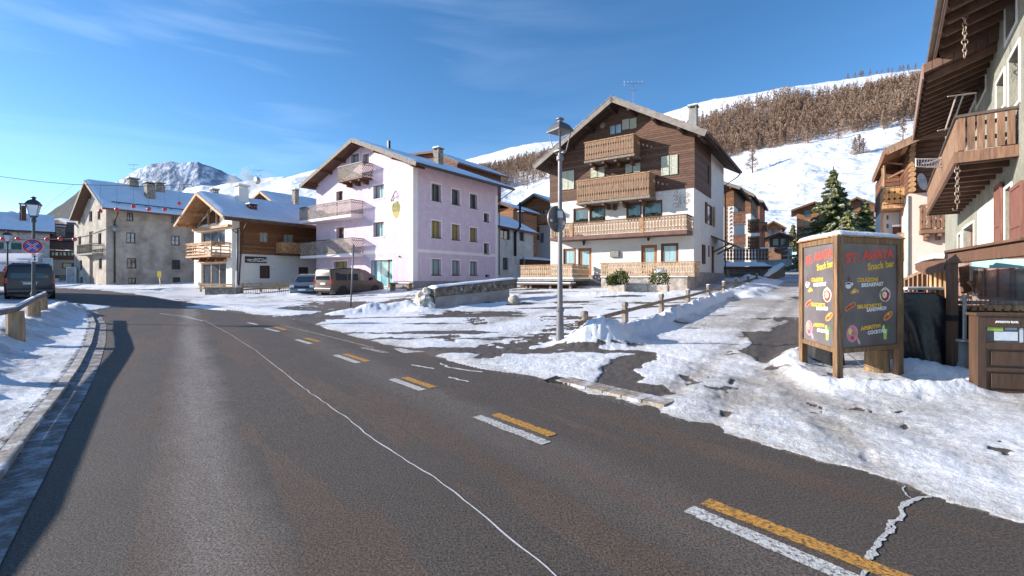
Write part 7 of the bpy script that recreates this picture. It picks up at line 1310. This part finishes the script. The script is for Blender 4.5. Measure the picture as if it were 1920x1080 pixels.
for X_, Y_, post in ((-1.2,-5.5,1),(-3.6,-1.6,1),(-5.15,1.6,0),(-5.45,2.5,0),(-5.95,3.3,1),(-6.65,4.2,0),(-8.75,6.9,1),(at(28,0,10.8).x,10.8,1),(at(62,0,14.4).x,14.4,1),(at(77,0,16).x,16,1),(at(84,0,17).x,17,0)):
    g = H(X_, Y_); zt = .90 if Y_ < 12 else (.90 + (Y_-12)*.035); r = .165; p = (X_-o0.x, Y_-o0.y)
    if post: mb = MB(); mb.tube([(p[0], p[1], g-.2), (p[0]+.02, p[1], zt*.5), (p[0], p[1], zt-.04)], [r*1.1, r, r*.95], 12); mb.build('post', LGW, t)
    lr.append((p[0], p[1], zt))
for i, (a, c) in enumerate(zip(lr[:-1], lr[1:])): MB().tube([a, c], .07, 10).build('rail', mat('grey_log', srgb(120,112,106), .8, .3, 5, .5, stretch=(2,.5,2)), t, smooth=True); MB().tube([(a[0],a[1],a[2]+.045), (c[0],c[1],c[2]+.045)], .045, 8).build('snow', SNOW, t, smooth=True)
# horizontal rail fence by the pizzeria terrace
PF_ = mat('pine_fence', srgb(170, 136, 96), .75, .3, 5, .3, stretch=(1,1,5), col2=srgb(206, 176, 134))
def rail_fence(label, pa, pb, Y0, Y1, top0, top1, nr, np_, group=None):
    a = at(pa, 545, Y0); c = at(pb, 545, Y1); ga, gc = H(a.x, Y0), H(c.x, Y1); t = thing('rail_fence', label, 'fence', (a.x, a.y, ga), group=group); za = at(pa, top0, Y0).z - ga; zc_ = at(pb, top1, Y1).z - ga; v = Vector((c.x-a.x, c.y-a.y, 0))
    for i in range(nr): u = 1 - i*.27; MB().bar((0,0,za*u), (v.x, v.y, (zc_-(gc-ga))*u+(gc-ga)), .06, .13).build('rail', PF_, t)
    for i in range(np_): u = i/(np_-1); p = v*u; MB().box(p.x-.06, p.x+.06, p.y-.02, p.y+.1, -.3, za+(zc_-za)*u+.1).build('post', PF_, t)
    return t
rail_fence('pale pine rail fence beside the pizzeria entrance, left of the slim pole', 376+0, 442, 37.5, 36.8, 533, 534, 3, 4); rail_fence('long pine rail fence in front of the pizzeria side wall', 454, 556, 36.5, 38.5, 533, 531, 3, 4)
t = thing('low_railing', 'low thin metal railing in the snow before the long pine fence', 'railing', (at(462,560,34.5).x, 34.5, H(at(462,560,34.5).x, 34.5))); v = at(556,552,35.5) - at(462,560,34.5); v.z = 0; mb = MB()
for i in range(24): p = v*(i/23); mb.tube([(p.x,p.y,-.2),(p.x,p.y,.62)], .014, 4)
mb.tube([(0,0,.62), (v.x,v.y,.62)], .02, 5); mb.tube([(0,0,.1), (v.x,v.y,.1)], .015, 5); mb.build('rails', IRON, t)
t = thing('stone_block', 'low stone block wall at the foot of the slim pole by the pizzeria', 'wall', (at(420,555,36).x, 36, H(at(420,555,36).x, 36))); MB().box(-1.3, 1.1, -.3, .6, -.3, .55).build('stone', STONE, t, bevel=.03); MB().box(-1.35, 1.15, -.35, .65, .55, .62).build('coping', CONC, t)
# ================================================================== SNOW CAPPED WALL, BOLLARD, BOULDERS, TROUGHS
MW = mat('mossy_wall_cap', srgb(104, 94, 84), .9, .45, 5, .9, 12, col2=srgb(150, 138, 124), stain=((.75,.77,.8), 4, .60, .68), bdist=.05); WG = plaster('grey_render', srgb(166, 160, 158), (srgb(196,192,190), 1.4, .5, .72), .1)
A_ = at(816, 578, 20.6); B_ = at(955, 572, 24.0); gA, gB = H(A_.x, A_.y), H(B_.x, B_.y); v = B_ - A_; v.z = 0; Ln = v.length; t = thing('snow_topped_wall', 'long grey rendered wall with dark mossy cap and thick snow on top', 'wall', (A_.x, A_.y, gA), math.atan2(v.y, v.x)); zA, zB = at(814, 537, 20.6).z - gA, at(976, 520, 24).z - gA
mA, mB_ = at(816, 557, 20.6).z - gA, at(950, 541, 24).z - gA
def lprism(nm, m, z0a, z0b, z1a, z1b, y0, y1, x0=0, x1=None, bv=0.0): x1 = Ln if x1 is None else x1; mb = MB(); mb.add([(x0,y0,z0a),(x1,y0,z0b),(x1,y1,z0b),(x0,y1,z0a),(x0,y0,z1a),(x1,y0,z1b),(x1,y1,z1b),(x0,y1,z1a)], [(0,3,2,1),(4,5,6,7),(0,1,5,4),(1,2,6,5),(2,3,7,6),(3,0,4,7)]); return mb.build(nm, m, t, bevel=bv)
lprism('rendered_wall', WG, -.6, -.6, mA, mB_, 0, .5); cp_ = lprism('cap', MW, mA+.002, mB_+.002, zA-.08, zB-.1, -.1, .62, -.08, Ln+.5, .04)
U, V_ = np.meshgrid(np.linspace(0,1,90), np.linspace(0,1,12), indexing='ij'); X_ = -.1+(Ln+.65)*U; Z_ = (zA-.08)+(zB-zA-.02)*U; np_mesh('snow', np.c_[X_.ravel(), (-.13+.78*V_).ravel(), (Z_-.03+.14*np.sin(np.pi*np.clip(V_,0.02,.98))**.4*np.clip(np.minimum(U,1-U)*30,0,1)**.5+.04*(fbm(X_*2,V_*3)-.3)).ravel()], grid_faces(90,12), SNOW, t)
rs = random.Random(5)
def rock(mb, c, r, sc=(1,1,1)):
    n, m = 9, 6; k0 = len(mb.v); mb.sphere(c, r, n, m, sc)
    for i in range(k0, len(mb.v)): v_ = Vector(mb.v[i]); d = (v_-Vector(c)); mb.v[i] = tuple(Vector(c) + d*(1+.18*math.sin(7*v_.x+5*v_.z+c[0]*9)+.12*math.sin(11*v_.y+c[1]*7)))
t = thing('boulder_pile', 'snow dusted pile of rough boulders at the left end of the grey wall', 'boulders', (at(806,570,20.6).x, 20.6, gA))
for (x, y, z, r) in ((-.5,.1,.25,.33),(-.2,-.1,.35,.36),(-.9,.2,.15,.28),(-.35,.2,.62,.28),(.05,-.15,.2,.25),(-.15,.15,.8,.2)): mb = MB(); rock(mb, (x,y,z), r, (1,1,.85)); mb.build('boulder', mat('pale_boulder', srgb(176,164,148), .9, .35, 5, .7, stain=((.78,.8,.82), 3, .5, .58)), t)
c = at(963, 573, 21.6); t = thing('stone_bollard', 'rounded pale stone bollard at the right end of the grey wall', 'bollard', (c.x, 21.6, H(c.x, 21.6))); zt = at(963, 554, 21.6).z - t.location.z; w = .27; mb = MB(); mb.lathe([(w*1.02,-.2),(w,.1),(w,zt-.22),(w*.88,zt-.09),(w*.5,zt-.01),(.01,zt+.01)], n=20); mb.build('stone', mat('pale_stone', srgb(178,166,152), .9, .25, 6, .5), t, smooth=True); mb = MB(); mb.lathe([(w*.7,zt-.03),(w*.45,zt+.03),(.01,zt+.05)], n=16); mb.build('snow', SNOW, t, smooth=True)
TR = mat('stone_trough', srgb(186, 172, 158), .9, .25, 5, .6, 14)
GRN = mat('evergreen_shrub', srgb(66, 78, 34), .8, .4, 12, col2=srgb(104, 112, 46))
def trough(px0, px1, py0, py1, Y, nm, lb, rough=False):
    a = at(px0, py1, Y); c = at(px1, py1, Y); g = H(a.x, Y); t = thing(nm, lb, 'planter' if 'planter' in nm else 'stone block', ((a.x+c.x)/2, Y, g), R(-28)); w = (c.x-a.x)/2; h = at(px0, py0, Y).z - g; mb = MB()
    if rough: mb.box(-w, w, -.25, .3, -.1, h); o = mb.build('block', TR, t, bevel=.07); MB().box(-w*.9, w*.9, -.2, .25, h+.001, h+.06).build('snow', SNOW, t, bevel=.02)
    else: mb.box(-w, w, -.3, .3, -.1, h); mb.build('trough', TR, t, bevel=.03); MB().box(-w*.9, w*.9, -.24, .24, h+.001, h+.03).build('soil_snow', SNOW, t)
    return t, h
Y = 24.6; t1, h1 = trough(1142, 1174, 535, 547, Y, 'planter', 'left pale stone planter trough below the terrace, holding two small shrubs'); trough(1176, 1214, 532, 547, Y+.1, 'boulder_block', 'rough snow topped stone block between the two planter troughs', True); t3, h3 = trough(1216, 1253, 535, 549, Y-.2, 'planter', 'right pale stone planter trough with one round snowy bush')
def leafball(par, c, r, n, m, sz=.05, sc=(1,1,1), name='foliage', seed=1):
    rr = random.Random(seed); mb = MB()
    for i in range(n):
        d = Vector((rr.gauss(0,1), rr.gauss(0,1), rr.gauss(0,1))).normalized()*r*(.55+.5*rr.random()**.5)*(1+.2*math.sin(5*rr.random())); p = Vector((c[0]+d.x*sc[0], c[1]+d.y*sc[1], c[2]+d.z*sc[2])); a = Vector((rr.gauss(0,1), rr.gauss(0,1), rr.gauss(0,1))).normalized()*sz; b_ = a.cross(Vector((rr.gauss(0,1), rr.gauss(0,1), rr.gauss(0,1)))).normalized()*sz*.6; mb.add([p-a, p-b_, p+a, p+b_], [(0,1,2,3)])
    return mb.build(name, m, par, fixn=False)
for (px_, py_, r, lb, sd) in ((1148, 526, .3, 'small green shrub at the left of the left planter trough', 1), (1163, 522, .42, 'taller green shrub at the right of the left planter trough', 2), (1236, 522, .5, 'round green bush with a snow cap in the right planter trough', 3)):
    c = at(px_, py_, Y); t = thing('shrub', lb, 'shrub', (c.x, Y, c.z - r)); leafball(t, (0,0,r), r, 900, GRN, .055, (1,.9,1), seed=sd); MB().tube([(0,0,-.2),(0,0,r)], .03, 6).build('stem', BARK, t)
    if sd == 3: mb = MB(); mb.sphere((0,-.05,r*1.72), .24, 12, 8, (1.2,1,.55)); mb.build('snow', SNOW, t, smooth=True)
t = thing('bench', 'dark wooden bench with stub legs against the pink house corner', 'bench', (at(752,545,34.2).x, 34.2, H(at(752,545,34.2).x, 34.2)), R(-35)); MB().box(-1.1, 1.1, -.22, .22, .5, .58).build('seat', WOOD_D, t); MB().box(-1.1, 1.1, -.2, .2, .581, .64).build('snow', SNOW, t)
for s_ in (-.9, .9): MB().box(s_-.1, s_+.1, -.18, .18, -.2, .5).build('leg', mat('stump_wood', (.3,.2,.12)), t)
# ================================================================== SPRUCES
SPG = mat('spruce_needles', srgb(78, 90, 54), .75, .4, 1.2, col2=srgb(160, 158, 96), lo=.3, hi=.7); TFR = mat('snow_on_needles', (.72,.76,.84), .6)
def spruce(label, P, h, rb, seed, dens=1.0, snowy=.3, name='spruce'):
    r = random.Random(seed); t = thing(name, label, 'spruce tree', P); MB().tube([(0,0,-.5),(0,0,h*.5),(0,0,h)], [.02*h,.012*h,.004*h], 8).build('trunk', BARK, t); fo, sn = MB(), MB(); nl = int(34*dens)
    for k in range(nl):
        u = k/nl; z = h*(.03 + .95*u); rad = rb*(1-u)**1.12*(1+.12*math.sin(k*2.3)) + .12; nb = max(5, int(13*(1-u)+5))
        for b in range(nb):
            a = r.random()*6.283; zo = r.uniform(-.012, .012)*h; L_ = rad*r.uniform(.6, 1.2); dx, dy = math.cos(a), math.sin(a); m_ = max(4, int(L_*7*dens))
            for s_ in range(m_):
                f = (s_+.6)/m_; q = Vector((dx*L_*f, dy*L_*f, z + zo - L_*.34*f + L_*.12*f*f + r.uniform(-.08,.08))); w = .10+.16*(1-f)+.05*r.random(); wv = Vector((-dy, dx, 0))*w; ov_ = Vector((dx, dy, -.35))*(.16+.1*r.random()); dn = Vector((0,0,-.10-.14*r.random()))
                fo.add([q-ov_*.5, q+wv*1.3+dn*.6+ov_*.3, q+ov_*1.3+dn*.4, q-wv*1.3+dn*.6+ov_*.3], [(0,1,2),(0,2,3)]); fo.add([q-ov_*.3, q+ov_*.9, q+dn*1.8+ov_*.3+wv*r.uniform(-.4,.4)], [(0,1,2)])
                if r.random() < snowy*(.4+f*.6) and f > .35: k2 = .6; sn.add([q-ov_*.4*k2+Vector((0,0,.035)), q+wv*k2+Vector((0,0,.015))+dn*.2, q+ov_*k2+Vector((0,0,.03)), q-wv*k2+Vector((0,0,.015))+dn*.2], [(0,1,2,3)])
        if u > .9: pass
    fo.build('foliage', SPG, t, fixn=False); sn.build('snow', TFR, t, fixn=False); return t
Y = 44; g = at(1563, 500, Y); gz = H(g.x, Y); spruce('large pointed spruce with snow on its boughs above the snack bar board', (g.x, Y, gz), at(1563, 312, Y).z - gz, 4.1, 4, 1.4, .6)
g = at(1622, 500, 43); gz = H(g.x, 43); spruce('lower bushy spruce to the right of the large one', (g.x, 43, gz), at(1622, 372, 43).z - gz, 3.0, 9, .9, .3)
g = at(1590, 500, 41.5); gz = H(g.x, 41.5); spruce('short wide spruce in front of the large one, heavy with snow', (g.x, 41.5, gz), at(1590, 392, 41.5).z - gz, 3.4, 12, 1.0, .7)
g = at(1487, 460, 85); spruce('tiny distant spruce at the top of the side street', (g.x, 85, at(1487,458,85).z-1), at(1487, 418, 85).z - at(1487,458,85).z+1, 1.5, 6, .5, .1); g = at(1470, 460, 90); spruce('smallest distant spruce just left of the tiny one', (g.x, 90, at(1470,458,90).z-1), at(1470, 432, 90).z - at(1470,458,90).z+1, 1.3, 7, .4, .1)
# ================================================================== WIRES AND RED BAUBLES
def cable(label, pts, r=.02, name='overhead_wire', cat='wire', m=IRON):
    mb = MB(); mb.tube(pts, r, 5); o = mb.build(name, m); tag(o, label, cat); return o
cable('overhead wire crossing the sky above the grey house front', [at(-80,322,42), at(0,331,42), at(70,340,42), at(138,346,42), at(260,349,42), at(360,346,42)], .025)
cable('thin wire running down left from the overhead wire', [at(138,346,42), at(100,375,44), at(70,402,46)], .015)
RB = mat('red_bauble', srgb(190, 40, 44), .3, .15, 3, spec=.7); bp_ = None
def bauble(px, py, Y, r, pyw, label, grp, src=None):
    c = at(px, py, Y)
    t = thing('red_bauble', label, 'bauble', c, group=grp); mb = MB(); mb.sphere((0,0,0), r, 16, 10); mb.build('ball', RB, t, smooth=True); MB().lathe([(.05,r*.97),(.05,r+.06)], n=8).build('cap', ZINC, t)
    if pyw: MB().tube([(0,0,r), (0,0,at(px,pyw,Y).z-c.z)], .012, 4).build('string', IRON, t)
for i, (x, y, yw) in enumerate(((188,396,348),(219,393,348.5),(250,387,349),(279,392,349),(309,393,348),(336,382,347))): bauble(x, y, 42, .175, yw, 'large red bauble hanging before the grey house roof, number %s from the left' % ['one','two','three','four','five','six'][i], 'red baubles on the overhead wire')
for i, (x, y) in enumerate(((5,448),(33,448),(88,449),(113,448),(140,449))): bauble(x, y, 44, .18, None, 'smaller red bauble on the low dark garland, number %s from the left' % ['one','two','three','four','five'][i], 'red baubles on the low garland')
cable('low dark garland cable carrying five smaller baubles', [at(-60,452,44.2), at(5,449,44.2), at(88,449,44.2), at(140,448,44.2)], .05, 'garland_cable', 'garland')
# ================================================================== UNSEEN HOUSE ADDED LEFT OF THE VIEW TO SHADE THE FAR ROAD
t = thing('unseen_shade_house', 'unseen low plastered house with a snowy roof, added left of the view to shade the road', 'house', (-30, 22, 0)); mb = MB(); fp = [(4.2, .5), (-7.6, 11.5), (-30, 11.5), (-30, .5)]; mb.prism(fp, -1, 3.9, 2); mb.build('wall', WHP, t)
mb = MB(); mb.prism([(x*1.0, y) for x, y in fp], 3.9, 4.3, 2); mb.build('roof', WOOD_D, t); mb = MB(); mb.prism(fp, 4.303, 4.5, 2); mb.build('snow', SNOW, t)
# ------------------------------------------------------------------ chimney steam
ms = bpy.data.materials.new('steam'); ms.use_nodes = True; N = ms.node_tree.nodes; K = ms.node_tree.links.new; N.remove(N['Principled BSDF']); pv = N.new('ShaderNodeVolumePrincipled'); pv.inputs['Color'].default_value = (.95, .95, .96, 1)
nz = N.new('ShaderNodeTexNoise'); nz.inputs['Scale'].default_value = .55; nz.inputs['Detail'].default_value = 4; tcv = N.new('ShaderNodeTexCoord'); K(tcv.outputs['Object'], nz.inputs['Vector']); rpv = N.new('ShaderNodeMapRange'); rpv.inputs['From Min'].default_value = .47; rpv.inputs['From Max'].default_value = .66; rpv.inputs['To Max'].default_value = .55; K(nz.outputs['Fac'], rpv.inputs['Value']); K(rpv.outputs[0], pv.inputs['Density']); K(pv.outputs[0], N['Material Output'].inputs['Volume'])
t = MB()
for x, y, r in ((455,345,2.6),(478,338,2.6),(440,352,1.8),(472,322,1.6),(462,330,1.6),(500,340,2.0)): c = at(x, y, 82); t.sphere(c, r, 12, 8, (1.2, 1, .8))
o = t.build('steam', ms); tag(o, 'white steam drifting from chimneys behind the pizzeria chalet', 'steam', kind='stuff')
